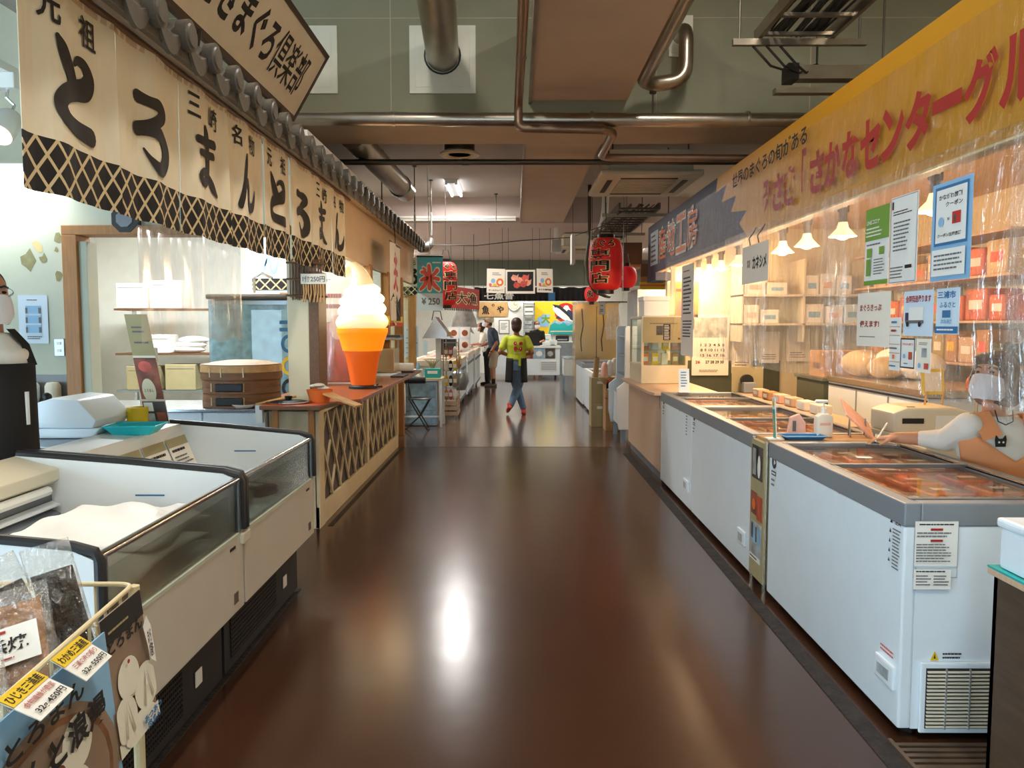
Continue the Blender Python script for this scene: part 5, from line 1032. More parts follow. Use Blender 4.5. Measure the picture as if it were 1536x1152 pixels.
t = thing('table_towel', 'white cloth hanging from the white table edge', 'cloth'); MB().grid(lambda u, v: (-1.77+.16*u, 11.74+.012*math.sin(u*14+v*2), .2+.5*v), 12, 6).build('cloth', 'cloth_white', t, smooth=True)
t = thing('folding_stool', 'black folding stool with a padded back roll in front of the white table', 'stool', (-1.42, 11.42, 0), .0)
MB().cyl((-.17, .12, .71), (.13, .12, .71), .05, n=14).build('back_roll', 'rubber', t, smooth=True)
MB().ball((.07, .0, .455), .17, .15, .022, 18, 8).build('seat', 'rubber', t, smooth=True)
for y in (-.12, .12):
    MB().tube([(-.13, .12, .70), (-.08, y*.8, .45), (.18, y, .01)], .011, 8).build('leg', 'rubber', t, smooth=True)
    MB().tube([(.2, y*.8, .44), (.06, y, .2), (-.15, y, .01)], .011, 8).build('leg', 'rubber', t, smooth=True)
MB().tube([(.18, -.12, .02), (.18, .12, .02)], .01, 6).build('cross_bar', 'rubber', t)
for nm, lb, a, m, cat in (('teal_box', 'teal box with a pale label on the white table', (-1.33, -1.10, 11.80, 11.95, .726, .86), 'teal', 'box'), ('white_crate', 'white tray box at the back of the white table', (-1.7, -1.4, 11.98, 12.17, .726, .84), 'paper_blue', 'box')):
    o = B(*a).build(nm, m, bevel=.006); tag(o, lb, cat); B(a[0]+.04, a[1]-.04, a[2]-.002, a[2], a[4]+.06, a[5]-.03).build('box_label', 'paper', o)
for i, (x, y, r, h, m, lb) in enumerate(((-1.42, 11.85, .035, .12, 'plastic_white', 'white cup beside the teal box'), (-1.45, 12.0, .03, .22, 'photo_blue', 'pale blue bottle behind the white cup'), (-1.56, 11.92, .05, .10, 'teal', 'teal bowl on the left of the white table'))):
    o = MB().lathe([(r*.8, 0), (r, h*.1), (r, h*.75), (r*.6, h), (0, h)], n=16).build('vessel', m, smooth=True, loc=(x, y, .726)); tag(o, lb, ['cup', 'bottle', 'bowl'][i]); MB().lathe([(r*1.04, h*.3), (r*1.04, h*.5)], n=16).build('band', 'paper', o)
t = thing('tape_plant', 'bunch of pale grass in a clear pot behind the teal box', 'plant', (-1.24, 12.05, .726)); MB().lathe([(.05, 0), (.06, .1), (.05, .1)], n=14).build('pot', 'paper', t, smooth=True)
for i in range(14): a = i*.45; MB().tube([(0, 0, .08), (.05*math.cos(a), .04*math.sin(a), .2), (.12*math.cos(a), .08*math.sin(a), .26)], [.006, .006, .002], 5).build('blade', 'card_pale', t)
# machine on the counter
t = thing('steel_grill', 'steel table grill standing on the brown counter behind the ice cream lamp', 'grill', (-1.62, 9.6, .906))
B(-.32, .22, -.2, .25, 0, .03).build('foot_plate', 'plastic_white', t); B(-.30, .2, -.18, .25, .04, .32).build('body', 'steel_warm', t, bevel=.008); B(-.34, .24, -.22, .27, .42, .45).build('hood', 'steel', t, bevel=.005); B(-.36, .26, -.1, .2, .45, .48).build('tray', 'galv_dark', t)
for x in (-.3, .18): B(x, x+.02, .2, .22, .3, .44).build('post', 'steel', t)
t = thing('white_roll', 'white rolled towel on the end of the brown counter', 'towel', (-1.5, 10.1, .906)); MB().cyl((-.2, 0, .06), (.22, 0, .06), .06, n=16).build('roll', 'plastic_white', t, smooth=True); B(-.2, .22, -.08, .08, 0, .02).build('tray', 'rubber', t)
tag(B(-1.42, -1.27, 9.1, 9.6, .906, .925).build('serving_tray', 'rubber', bevel=.005), 'flat black serving tray on the brown counter', 'tray')
struct(B(-1.585, -1.575, 8.5, 12.2, .91, 2.12).build('window_2', 'glass'))
poster('table_calendar', 'blue and white calendar hanging behind the white table', 'calendar', (-1.575, 12.23, 1.25), UX, UZ, .22, .47, 'paper_blue', [('t', 'coral', '6', .2, .9, .1, .08)]+[('L', 'ink', .1, .12+.16*i, .9, .16+.16*i, 1) for i in range(4)])
t = thing('window_cabinet', 'pale cabinet with papers behind the stall window frames', 'cabinet'); B(-2.3, -2.02, 8.7, 10.2, .91, 2.0).build('case', 'white_wall', t)
for i in range(2):
    q = Panel((-2.015, 8.95+.75*i, 1.6), UR, UZ, .5, .6); o = q.slab('notice', ['paper', 'card_pale'][i], t, t=.002); q.prints(o, [('L', 'ink_grey', .1, .2, .9, .9, 7)])
# flags and lanterns on the left
def flame(cx, cy, w, h): return [(cx-.5*w, cy-.1*h), (cx-.42*w, cy+.2*h), (cx-.2*w, cy+.05*h), (cx-.12*w, cy+.35*h), (cx+.02*w, cy+.5*h), (cx+.1*w, cy+.2*h), (cx+.35*w, cy+.36*h), (cx+.3*w, cy+.08*h), (cx+.5*w, cy+.02*h), (cx+.3*w, cy-.15*h), (cx+.12*w, cy-.2*h), (cx+.08*w, cy-.5*h), (cx-.1*w, cy-.3*h), (cx-.3*w, cy-.36*h)]
t = poster('shaved_ice_flag', 'white flag with red shaved ice letter above black waves', 'flag', (-1.33, 9.0, 1.97), UR, UZ, .78, .84, 'paper',
       [('s', 'red', 'ice', .5, .66, .72, .52, 1.25), ('p', 'wave_black', [(0, 0), (1, 0), (1, .34), (.86, .26), (.74, .36), (.6, .24), (.45, .34), (.3, .22), (.14, .36), (0, .26)]), ('o', 'paper', .3, .12, .22, .18, .86), ('o', 'paper', .3, .12, .14, .11, .8), ('o', 'paper', .72, .1, .2, .16, .86), ('o', 'paper', .72, .1, .12, .1, .8)], bulge=lambda x, y: .02*math.sin(x*6), nx=10, ny=4, t=.002)
MB().cyl((-1.33, 8.6, 2.4), (-1.33, 9.4, 2.4), .01, n=8).build('flag_rod', 'bamboo', t); MB().tube([(-1.33, 9.0, 2.4), (-1.34, 9.0, 2.6), (-1.4, 9.0, 2.72)], .005, 6).build('cord', 'cable', t)
t = poster('shaved_ice_banner', 'blue banner with coral shaved ice letter and price 250', 'flag', (-1.22, 11.6, 2.10), UX, UZ, .37, .77, 'sky_blue',
       [('r', 'paper_blue', 0, 0, 1, .32), ('s', 'paper', 'ice', .48, .60, .86, .50, 1.55), ('s', 'coral', 'ice', .48, .60, .82, .47, 1.15), ('t', 'ink_grey', '¥ 250', .52, .17, .72, .13), ('L', 'paper', .6, .86, .95, .92, 1), ('L', 'coral', .05, .84, .22, .9, 1)], t=.002)
MB().cyl((-1.41, 11.6, 2.49), (-1.03, 11.6, 2.49), .012, n=8).build('flag_rod', 'black', t); MB().tube([(-1.22, 11.6, 2.5), (-1.23, 11.6, 2.9), (-1.25, 11.6, 3.75)], .006, 6).build('cord', 'plastic_white', t)
q = poster('end_curtain', 'cream cloth curtain piece with brush letter at the stall end', 'curtain', (-1.58, 12.18, 2.24), UX, UZ, .34, .56, 'noren_cloth', [('r', 'lattice_cloth', 0, 0, 1, .22), ('t', 'ink', '元', .6, .86, .3, .12, .03), ('s', 'ink', 'ro', .62, .5, .5, .4, 1.2)], t=.003)
t = thing('menu_strip', 'yellow and red sign strip under the white ice flag', 'sign'); B(-1.52, -1.34, 8.6, 9.6, 1.50, 1.60).build('board', 'yellow', t); B(-1.335, -1.33, 8.6, 9.6, 1.49, 1.53).build('red_band', 'red', t)
class Barrel(Panel):
    """lettering wrapped on a lantern: x runs round the drum"""
    def __init__(s, c, r, h, a0, prof): s.c0 = Vector(c); s.r = r; s.hh = h; s.a0 = a0; s.prof = prof; s.lv = .0015; s.step = .001; s.bulge = None
    def P(s, x, y, t=0):
        rr = s.prof(y)*s.r+t; a = s.a0+(x-.5)*2.4
        return s.c0+Vector((rr*math.cos(a), rr*math.sin(a), (y-.5)*s.hh))
def lantern(label, c, r, h, m, a0, letters, name='paper_lantern', fat=1):
    t = thing(name, label, 'lantern')
    pr = lambda y: (max(0, 1-abs(2*y-1)**4.0))**.5*.45+.55 if h > 1.3*r*2 else (max(0, 1-abs(2*y-1)**2.2))**.5*.6+.4
    n = 40; prof = []
    for i in range(n+1):
        y = i/n; rib = .012*abs(math.sin(math.pi*y*(16)))
        prof.append(((pr(y)+rib)*r, (y-.5)*h))
    MB().lathe(prof, c, 36).build('shell', m, t, smooth=True)
    rc = pr(0)*r*.92
    for s in (-1, 1): MB().cyl((c[0], c[1], c[2]+s*h*.5), (c[0], c[1], c[2]+s*(h*.5+.05)), rc, n=24).build('cap', 'black', t, smooth=True)
    MB().tube([(c[0]-rc*.8, c[1], c[2]+h*.5+.03), (c[0]-rc*.4, c[1], c[2]+h*.5+.2), (c[0]+rc*.4, c[1], c[2]+h*.5+.2), (c[0]+rc*.8, c[1], c[2]+h*.5+.03)], .006, 6).build('bail', 'cable', t)
    MB().cyl((c[0], c[1], c[2]+h*.5+.19), (c[0], c[1], 3.16 if c[1] < 12 else 3.76 if c[0] < 0 else 3.7 if c[0] > 1.6 else 3.7), .004, n=6).build('cord', 'cable', t)
    b = Barrel(c, r*1.02, h, a0, pr)
    for (s, x, y, w, hh) in letters:
        b.prints(t, [('t', 'lantern_cream', s, x, y, w*1.12, hh*1.12, .06)])
    b.lv = .006
    for (s, x, y, w, hh) in letters: b.prints(t, [('t', 'ink', s, x, y, w, hh, .015)])
    return t
lantern('large red paper lantern with black lettering hanging over the aisle', (1.24, 11.0, 2.33), .228, .70, 'lantern', -1.9, [('まぐろ', .5, .885, .62, .14), ('専', .42, .68, .50, .20), ('門', .42, .45, .50, .20), ('店', .42, .22, .50, .20)])
lantern('round red lantern behind the large one on the right', (1.78, 12.9, 2.27), .175, .34, 'lantern2', -2.5, [('屋', .55, .5, .36, .5)])
lantern('small red lantern low behind the large one', (1.34, 14.0, 2.04), .125, .26, 'lantern2', -1.8, [('魚', .45, .5, .42, .5)])
lantern('tall red lantern half hidden by the blue ice banner', (-1.13, 13.2, 2.18), .19, .70, 'lantern', -1.0, [('ぐろ', .5, .89, .5, .13), ('専', .5, .68, .50, .20), ('門', .5, .45, .50, .20), ('店', .5, .22, .50, .20)])
t = poster('red_banner', 'red cloth banner with cream lettering hanging on the left far down', 'banner', (-.99, 15.4, 2.02), (.30, 1, 0), UZ, 1.9, .40, 'red', [('t', 'lantern_cream', '大漁', .62, .5, .66, .66, .07), ('t', 'ink', '大漁', .62, .5, .6, .56, .01)], t=.004)
for y in (14.8, 16.0): MB().cyl((-.99+.3*(y-15.4), y, 2.22), (-.99+.3*(y-15.4), y, 3.3), .005, n=6).build('cord', 'cable', t)
for i in range(20):
    x = i/20; q = Panel((-.99, 15.4, 1.80), (.30, 1, 0), UZ, 1.9, .05); q.slab('fringe', 'black', t, t=.003, x0=x, x1=x+.03)
# product rack with steel gable display
t = thing('gable_display', 'small steel gable roof display above the product rack', 'display')
MB().add([(-1.22, 12.3, 1.63), (-.98, 12.3, 1.30), (-.98, 12.9, 1.30), (-1.22, 12.9, 1.63), (-1.42, 12.3, 1.30), (-1.42, 12.9, 1.30)], [(0, 1, 2, 3), (0, 3, 5, 4), (0, 4, 1), (3, 2, 5)]).build('roof', 'steel', t)
q = Panel((-1.09, 12.28, 1.46), (.24, 0, -.33), (.33, 0, .24), .4, .02)
B(-1.24, -1.16, 12.56, 12.64, 0, 1.32).build('post', 'plastic_white', t); MB().tube([(-1.29, 12.5, 1.58), (-1.26, 12.5, 1.72), (-1.16, 12.5, 1.72), (-1.13, 12.5, 1.58)], .008, 6).build('handle', 'black', t); B(-1.04, -.97, 12.285, 12.29, 1.33, 1.40).build('price_card', 'card', t); B(-1.40, -1.34, 12.26, 12.27, 1.05, 1.27).build('hanging_card', 'paper_blue', t)
t = thing('product_rack', 'wire product rack with crate base before the left freezer row', 'rack')
for x, y in ((-1.14, 12.75), (-.93, 12.75), (-1.14, 13.3), (-.93, 13.3)): MB().cyl((x, y, 0), (x, y, 1.28), .01, n=6).build('post', 'wire_steel', t)
for z in (1.22, 1.0, .78, .5): MB().tube([(-1.14, 12.75, z), (-.93, 12.75, z), (-.93, 13.3, z), (-1.14, 13.3, z)], .006, 6, closed=True).build('tier', 'wire_steel', t)
for i in range(4): B(-1.15, -.92, 12.735, 12.75, .06+.085*i, .12+.085*i).build('crate_slat', 'wood_light', t); B(-.925, -.91, 12.75, 13.3, .06+.085*i, .12+.085*i).build('crate_slat', 'wood_light', t)
random.seed(41); cols = [('card', 'brown'), ('fish_red', 'red'), ('paper_warm', 'cream'), ('dark_food', 'black'), ('yellow', 'yellow'), ('bottle_dark', 'dark')]
for r_, z in enumerate((1.08, .86, .62, .40)):
    for c_ in range(3):
        m, nm = cols[(r_*2+c_) % 6]; x = -1.09+.07*c_
        o = MB().ball((0, 0, 0), .034, .02, .09, 10, 6).build('snack_bag', m, smooth=True, loc=(x, 12.72, z)); B(-.025, .025, -.022, -.019, -.03, .03).build('bag_label', 'paper', o)
        tag(o, '%s snack bag hanging on the %s tier of the product rack' % (nm, ['top', 'second', 'third', 'bottom'][r_]), 'bag', 'snack bags on the product rack')
for i in range(4):
    o = MB().ball((0, 0, 0), .03, .045, .10, 10, 6).build('snack_bag', cols[(i*5) % 6][0], smooth=True, loc=(-.905, 12.86+.12*i, .9)); tag(o, 'snack bag hanging on the aisle side of the product rack, %s from the front' % ['first', 'second', 'third', 'fourth'][i], 'bag', 'snack bags on the product rack'); B(.028, .031, -.03, .03, -.03, .03).build('bag_label', 'paper', o)
o = MB().lathe([(0, 0), (.10, .01), (.16, .16), (.13, .30), (.05, .36), (0, .37)], n=18).build('silver_balloon', 'steel_dull', smooth=True, loc=(-.93, 13.5, .40)); tag(o, 'grey fish shaped bag hanging at the end of the product rack', 'bag'); MB().tube([(0, 0, .36), (0, 0, .5), (-.02, -.2, .82)], .004, 6).build('string', 'cable', o)
# left far row of freezers
for i, (y0, y1, w, ht) in enumerate(((13.75, 15.85, 'first', .90), (15.95, 18.2, 'second', .95), (18.25, 20.9, 'third', .95))):
    t = thing('display_freezer', 'white flat display freezer on the left far down the aisle, %s from the front' % w, 'freezer')
    XF = -.98 if i == 0 else -.94 if i == 1 else -.90
    B(XF-.8, XF, y0, y1, .12, ht-.1).build('body', 'freezer_white', t, bevel=.01); B(XF-.84, XF+.02, y0-.02, y1+.01, ht-.1, ht).build('top_rim', 'paper_warm', t, bevel=.008)
    B(XF+.0, XF+.012, y0+.02, y1-.02, ht-.24, ht-.19).build('handle_band', 'rim_dark', t); B(XF, XF+.01, y0+.02, y1-.02, .13, .17).build('kick_band', 'rim_dark', t)
    B(XF-.75, XF-.07, y0+.06, y1-.06, ht, ht+.006).build('glass_top', 'lid_glass', t)
    for y in (y0+.15, y1-.15):
        for x in (XF-.1, XF-.7): MB().cyl((x-.02, y, .05), (x+.02, y, .05), .05, n=12).build('caster', 'rim_dark', t); B(x-.02, x+.02, y-.02, y+.02, .05, .125).build('caster_fork', 'steel', t)
    random.seed(60+i)
    for j in range(4):
        y = y0+.35+(y1-y0-.6)*j/3; o = B(-.22, .22, -.15, .15, 0, .03).build('fish_tray', random.choice(['pinkish', 'paper_warm', 'fish_pink']), bevel=.006, loc=(XF-.4, y, ht+.008)); B(-.15, .15, -.1, .1, .03, .034).build('tray_print', random.choice(['fish_red', 'paper', 'photo_grey']), o)
        tag(o, 'flat tray lying on the %s far left freezer, %s from the front' % (w, ['first', 'second', 'third', 'fourth'][j]), 'tray', 'trays on the far left freezers')
t = thing('menu_board', 'board with four food photos standing on the far left freezers', 'board'); q = Panel((-1.16, 16.8, 1.22), UX, UZ, .46, .5); q.slab('board', 'paper_blue', t, t=.03)
q.prints(t, [('r', 'paper', .04+.5*a, .06+.5*b, .46+.5*a, .46+.5*b) for a in (0, 1) for b in (0, 1)]+[('e', 'poster_food', .25+.5*a, .24+.5*b, .14, .13) for a in (0, 1) for b in (0, 1)])
t = thing('black_monitor', 'black box monitor on the far left freezer', 'monitor'); B(-1.45, -1.12, 15.2, 15.4, .915, 1.24).build('case', 'black', t, bevel=.01); B(-1.42, -1.15, 15.195, 15.2, .95, 1.2).build('screen', 'plinth', t); B(-1.3, -1.26, 15.19, 15.195, .96, .975).build('badge', 'paper', t)
t = thing('fish_drape', 'big grey fish tail hanging above the far left freezers', 'fish'); MB().lathe([(.30, -.30), (.26, -.1), (.16, .15), (.08, .34), (.03, .45), (0, .46)], (-1.15, 18.3, 1.75), 16, 1, .5).build('body', 'fish_skin', t, smooth=True); MB().prism([(-1.3, 1.45), (-1.0, 1.45), (-.92, 1.3), (-1.1, 1.4), (-1.38, 1.3)], 'y', 18.25, 18.35).build('tail', 'fish_skin', t); MB().cyl((-1.15, 18.3, 2.2), (-1.15, 18.3, 3.3), .006, n=6).build('cord', 'cable', t)
t = thing('goods_rack', 'crowded tall rack of goods behind the white table', 'rack')
for z in (.4, .85, 1.3, 1.75): B(-2.9, -1.84, 13.6, 14.1, z, z+.03).build('board', 'plastic_white', t)
for x in (-2.9, -1.87): B(x, x+.03, 13.6, 14.1, 0, 2.1).build('upright', 'steel', t)
random.seed(77); kk = 0
for z in (.85, 1.3, 1.75):
    x = -2.82; kk = 0
    while x < -2.0:
        w = random.uniform(.14, .24); h = random.uniform(.15, .32); m, nm = random.choice([('paper_blue', 'pale blue'), ('yellow', 'yellow'), ('teal', 'teal'), ('paper', 'white'), ('card', 'brown'), ('dark_green', 'dark green')])
        o = B(0, w, 0, .25, 0, h).build('goods_box', m, bevel=.01, loc=(x, 13.7, z+.031)); B(w*.2, w*.8, -.002, 0, h*.3, h*.7).build('box_label', 'paper_warm', o)
        tag(o, '%s box on the %s board of the crowded goods rack, %s from the left' % (nm, {.85: 'low', 1.3: 'middle', 1.75: 'top'}[z], ['first', 'second', 'third', 'fourth', 'fifth', 'sixth', 'seventh'][kk]), 'box', 'boxes on the goods rack'); x += w+.02; kk += 1
# ================================================================ BACK OF THE MARKET
struct(B(-3.3, 5, 22.35, 22.45, 2.60, 3.3).build('wall_header', 'header_grey'))
t = thing('far_freezer', 'long white display freezer with photos across the end of the aisle', 'freezer')
B(-.8, 1.27, 22.5, 23.3, .10, .86).build('body', 'freezer_white', t, bevel=.01); B(-.83, 1.3, 22.45, 23.32, .86, .92).build('rim', 'plastic_white', t, bevel=.008); B(.72, 1.2, 22.488, 22.5, .22, .5).build('vent_frame', 'plastic_white', t)
for i in range(8): B(.75, 1.17, 22.482, 22.489, .25+.03*i, .262+.03*i).build('vent_slat', 'rim_grey', t)
for i, (x0, x1, m) in enumerate(((.12, .52, 'poster_food'), (.54, .84, 'photo_blue'), (.86, 1.14, 'photo_dark'))):
    q = Panel(((x0+x1)/2, 22.485, .72), UX, UZ, x1-x0, .30); o = q.slab('photo_print', m, t, t=.01); q.prints(o, [('e', ['fish_pink', 'paper', 'photo_grey'][i], .5, .45, .3, .25)])
for x in (-.7, 1.15): MB().cyl((x, 22.6, 0), (x, 22.6, .1), .03, n=8).build('foot', 'black', t)
t = thing('black_sign', 'black angled sign board on the far freezer', 'sign'); MB().prism([(.22, .925), (.72, .925), (.66, 1.30), (.30, 1.30)], 'y', 22.6, 22.65).build('board', 'black', t); B(.3, .64, 22.65, 22.8, .925, .94).build('foot', 'black', t)
for i, (x, w, h) in enumerate(((.80, .34, .10), (1.0, .2, .16))):
    o = B(x, x+w, 22.7, 22.95, .925, .925+h).build('foam_tray', 'plastic_white', bevel=.012); tag(o, ['low white foam tray on the far freezer', 'taller white foam box at the right end of the far freezer'][i], 'tray'); B(x+.02, x+w-.02, 22.698, 22.70, .925+h*.3, .925+h*.5).build('tray_band', 'paper_blue', o)
# fish flag
fl_ = poster('fishing_flag', 'yellow festival flag with leaping tuna, red mountain and teal waves', 'flag', (1.34, 25.15, 1.73), UX, UZ, 1.42, 1.02, 'yellow',
   [('e', 'red', .68, .66, .24, .30), ('p', 'navy', [(.46, .48), (.66, .86), (.72, .86), (.98, .42)]), ('p', 'paper', [(.60, .74), (.66, .88), (.73, .88), (.80, .72), (.74, .76), (.70, .70), (.66, .77)]),
    ('p', 'paper', [(.40, .90), (.56, .84), (.70, .66), (.78, .46), (.86, .38), (.72, .40), (.62, .46), (.48, .60), (.40, .76)]), ('p', 'wave_black', [(.38, .92), (.56, .88), (.72, .68), (.80, .46), (.68, .62), (.54, .78), (.42, .86)]), ('e', 'ink', .45, .84, .02, .025),
    ('p', 'blue_light', [(0, .26), (.06, .5), (.2, .62), (.36, .6), (.26, .48), (.34, .36), (.3, .22)]), ('t', 'green_print', '大', .24, .46, .2, .26, .05),
    ('p', 'teal', [(.30, .0), (1, 0), (1, .30), (.92, .26), (.84, .34), (.74, .26), (.64, .36), (.54, .30), (.44, .36), (.34, .28)]), ('p', 'photo_blue', [(.34, .28), (.44, .36), (.54, .30), (.64, .36), (.74, .26), (.84, .34), (.92, .26), (1, .30), (1, .44), (.86, .38), (.70, .44), (.56, .38), (.44, .44)]), ('p', 'coral', [(.84, .36), (1, .62), (1, .44)])], t=.004)
t = thing('wall_clock', 'round cream wall clock above the white door at the far end', 'clock'); MB().cyl((-.02, 25.19, 2.14), (-.02, 25.14, 2.14), .18, n=32).build('case', 'plastic_white', t); MB().cyl((-.02, 25.14, 2.14), (-.02, 25.135, 2.14), .15, n=32).build('face', 'plastic_cream', t)
for i in range(12): a = i*math.pi/6; B(-.02+.125*math.sin(a)-.006, -.02+.125*math.sin(a)+.006, 25.13, 25.135, 2.14+.125*math.cos(a)-.006, 2.14+.125*math.cos(a)+.006).build('mark', 'ink', t)
B(-.025, -.015, 25.128, 25.134, 2.14, 2.22).build('hand', 'ink', t); B(-.02, .08, 25.128, 25.134, 2.135, 2.145).build('hand', 'ink', t)
poster('wooden_sign', 'brown wooden sign with black fish lettering on the far wall', 'sign', (-.67, 25.1, 2.0), UX, UZ, .92, .46, 'ply', [('t', 'ink', '魚', .24, .45, .26, .62, .04), ('t', 'ink', 'の', .5, .78, .1, .2, .04), ('t', 'ink', 'や', .74, .48, .24, .5, .04)], t=.04)
d3 = struct(thing('door_3', 'white door with a framed notice at the far end', None)); B(-.65, .1, 25.12, 25.2, 0, 1.75).build('leaf', 'white_wall', d3, bevel=.005); q = Panel((-.33, 25.11, 1.45), UX, UZ, .34, .44); o = q.slab('notice', 'paper', d3, t=.01); q.prints(o, [('b', 'ink_grey', 0, 0, 1, 1, .08, .06), ('L', 'ink_grey', .2, .3, .8, .8, 5)]); B(.0, .05, 25.08, 25.12, .95, 1.05).build('handle', 'steel', d3)
t = thing('steel_shelf', 'grey steel shelf of dishes left of the fish flag', 'shelf')
for z in (.5, 1.0, 1.4, 1.8, 2.15): B(.27, .62, 24.75, 25.15, z, z+.02).build('board', 'steel_dull', t)
for x in (.27, .6): 
    for y in (24.75, 25.12): B(x, x+.02, y, y+.02, 0, 2.2).build('post', 'steel', t)
for i, (z, w) in enumerate(((1.02, .28), (1.42, .24), (1.82, .28))):
    o = B(.30, .30+w, 24.8, 25.05, z+.002, z+.22).build('dish_crate', ['paper_blue', 'photo_grey', 'paper'][i], bevel=.01); tag(o, ['pale blue', 'grey', 'white'][i]+' crate on the grey steel shelf at the far end', 'crate'); B(.32, .30+w-.02, 24.797, 24.80, z+.08, z+.12).build('slot', 'ink_grey', o)
t = thing('far_counter', 'pale rear counter with kitchen machines under the fish flag', 'counter'); B(.75, 2.4, 24.2, 24.9, 0, .98).build('body', 'steel_dull', t); B(.72, 2.42, 24.15, 24.92, .98, 1.01).build('top', 'plastic_white', t, bevel=.004); B(1.1, 2.35, 24.5, 24.85, 1.30, 1.33).build('upper_shelf', 'cream_paint', t)
for x in (1.15, 2.3): B(x, x+.02, 24.6, 24.62, 1.01, 1.3).build('post', 'steel', t)
for i, (x, w, h, m) in enumerate(((.8, .3, .22, 'plastic_white'), (1.25, .4, .18, 'black'), (1.75, .35, .2, 'rim_dark'))):
    o = B(x, x+w, 24.3, 24.55, 1.011, 1.011+h).build('kitchen_machine', m, bevel=.02); tag(o, ['white', 'black', 'grey'][i]+' machine on the pale rear counter', 'machine'); B(x+.05, x+w-.05, 24.297, 24.30, 1.05, 1.09).build('control_strip', 'steel', o)
# black valance curtains
t = thing('black_valance', 'row of gathered black curtains hung above the far shop', 'curtain')
MB().cyl((-1.2, 22.0, 2.56), (2.1, 22.0, 2.56), .02, n=8).build('rail', 'plastic_white', t)
for x in (-1.0, .4, 1.9): MB().cyl((x, 22.0, 2.56), (x, 22.0, 3.3), .008, n=6).build('rod', 'galv_dark', t)
for i in range(7):
    x0 = -1.10+.44*i; w = .46
    MB().grid(lambda u, v: (x0+w*u, 22.0+.03*math.sin(u*19)*(1.2-v), 2.16+(2.55-.03*math.sin(math.pi*u)**2-2.16)*v), 24, 3).build('drape', 'black_cloth', t, smooth=True)
lc_ = poster('lettered_curtain', 'black cloth strip with three white letters at the far end', 'curtain', (-.43, 21.9, 2.29), UX, UZ, .90, .22, 'black_cloth', [('t', 'paper', '七魚昔', .5, .5, .9, .8, .03)], t=.004)
for x in (-.85, 0.0): MB().cyl((x, 21.9, 2.4), (x, 21.99, 2.56), .006, n=6).build('tie', 'black_cloth', lc_)
tag(B(.92, 1.1, 21.94, 21.97, 2.18, 2.40).build('curtain_patch', 'blue_print'), 'blue and red cloth patch hanging among the black curtains', 'cloth')
# three hanging posters
for i, (x0, x1, z0, z1, lb) in enumerate(((-.52, -.18, 2.10, 2.55, 'left white poster with orange drawing hanging above the aisle'), (-.17, .38, 2.09, 2.53, 'framed dark meat photo poster hanging above the aisle'), (.41, .71, 2.11, 2.55, 'right white poster with orange drawing hanging above the aisle'))):
    el = [('r', 'black', .06, .1, .94, .92)]+[('p', m, [(cx-.12, cy), (cx-.05, cy+.14), (cx+.08, cy+.1), (cx+.14, cy+.16), (cx+.12, cy-.06), (cx+.02, cy-.14), (cx-.08, cy-.1)]) for m, cx, cy in (('fish_pink', .3, .66), ('fish_red', .38, .36), ('fish_pink', .5, .56), ('coral', .66, .66), ('fish_pink', .74, .46), ('fish_red', .6, .4))] if i == 1 else \
         [('L', 'ink_grey', .3, .72, .8, .86, 2), ('o', 'orange', .72, .45, .2, .16, .5), ('e', 'blue_light', .35, .5, .12, .1), ('e', 'coral', .2, .34, .08, .06), ('e', 'yellow', .45, .33, .1, .06), ('L', 'red_ink', .15, .24, .85, .3, 1), ('t', 'ink', ['オールウェイズ', '', 'まぐろ専門店'][i], .5, .12, .8, .07, .03)]
    t = poster('hanging_poster', lb, 'poster', ((x0+x1)/2, 15.0, (z0+z1)/2), (1, 0, [-.03, 0, -.03][i]), (([.02, 0, -.02][i]), 0, 1), x1-x0, z1-z0, 'paper_warm', el, t=.008)
    for x in (x0+.05, x1-.05): MB().cyl((x, 15, z1), (x, 15, 3.3), .003, n=5).build('string', 'cable', t)
t = thing('hanging_card', 'narrow pale card hanging edge-on left of the big lantern', 'card'); B(.85, .90, 12.0, 12.35, 2.42, 2.86).build('card', 'paper', t); MB().cyl((.875, 12.2, 2.86), (.875, 12.2, 3.32), .003, n=5).build('string', 'cable', t)
# ================================================================ RIGHT SIDE BEYOND THE SHOWCASE
t = thing('open_showcase', 'white open front refrigerated case seen from its side panel', 'refrigerator')
MB().prism([(1.33, .17), (1.55, .17), (1.55, 1.49), (1.42, 1.49), (1.40, 1.46), (1.40, .78), (1.30, .70), (1.30, .34)], 'y', 10.15, 10.2).build('side_panel', 'freezer_white', t, bevel=.006)
MB().prism([(1.33, .17), (1.55, .17), (1.55, 1.49), (1.42, 1.49), (1.40, 1.46), (1.40, .78), (1.30, .70), (1.30, .34)], 'y', 11.0, 11.05).build('side_panel', 'freezer_white', t, bevel=.006)
B(1.55, 1.9, 10.15, 11.05, .12, 1.95).build('back_case', 'steel_dull', t); B(1.36, 1.55, 10.2, 11.0, .2, .6).build('well', 'freezer_white', t)
for z in (.85, 1.1, 1.35): B(1.42, 1.56, 10.2, 11.0, z, z+.015).build('shelf_board', 'steel', t)
for y in (10.2, 10.98): B(1.36, 1.42, y, y+.03, 0, .17).build('leg', 'steel_dull', t)
def carton(label, x0, x1, y0, y1, z0, z1, m):
    o = B(x0, x1, y0, y1, z0, z1).build('carton', m, bevel=.006); tag(o, label, 'box', 'stacked cartons by the aisle'); B(x0-.001, x0, (y0+y1)/2-.03, (y0+y1)/2+.03, z0+.01, z1-.01).build('tape_strip', 'card_pale', o); B((x0+x1)/2-.04, (x0+x1)/2+.04, y0-.001, y0, z1-.09, z1-.05).build('print_mark', 'paper', o); return o
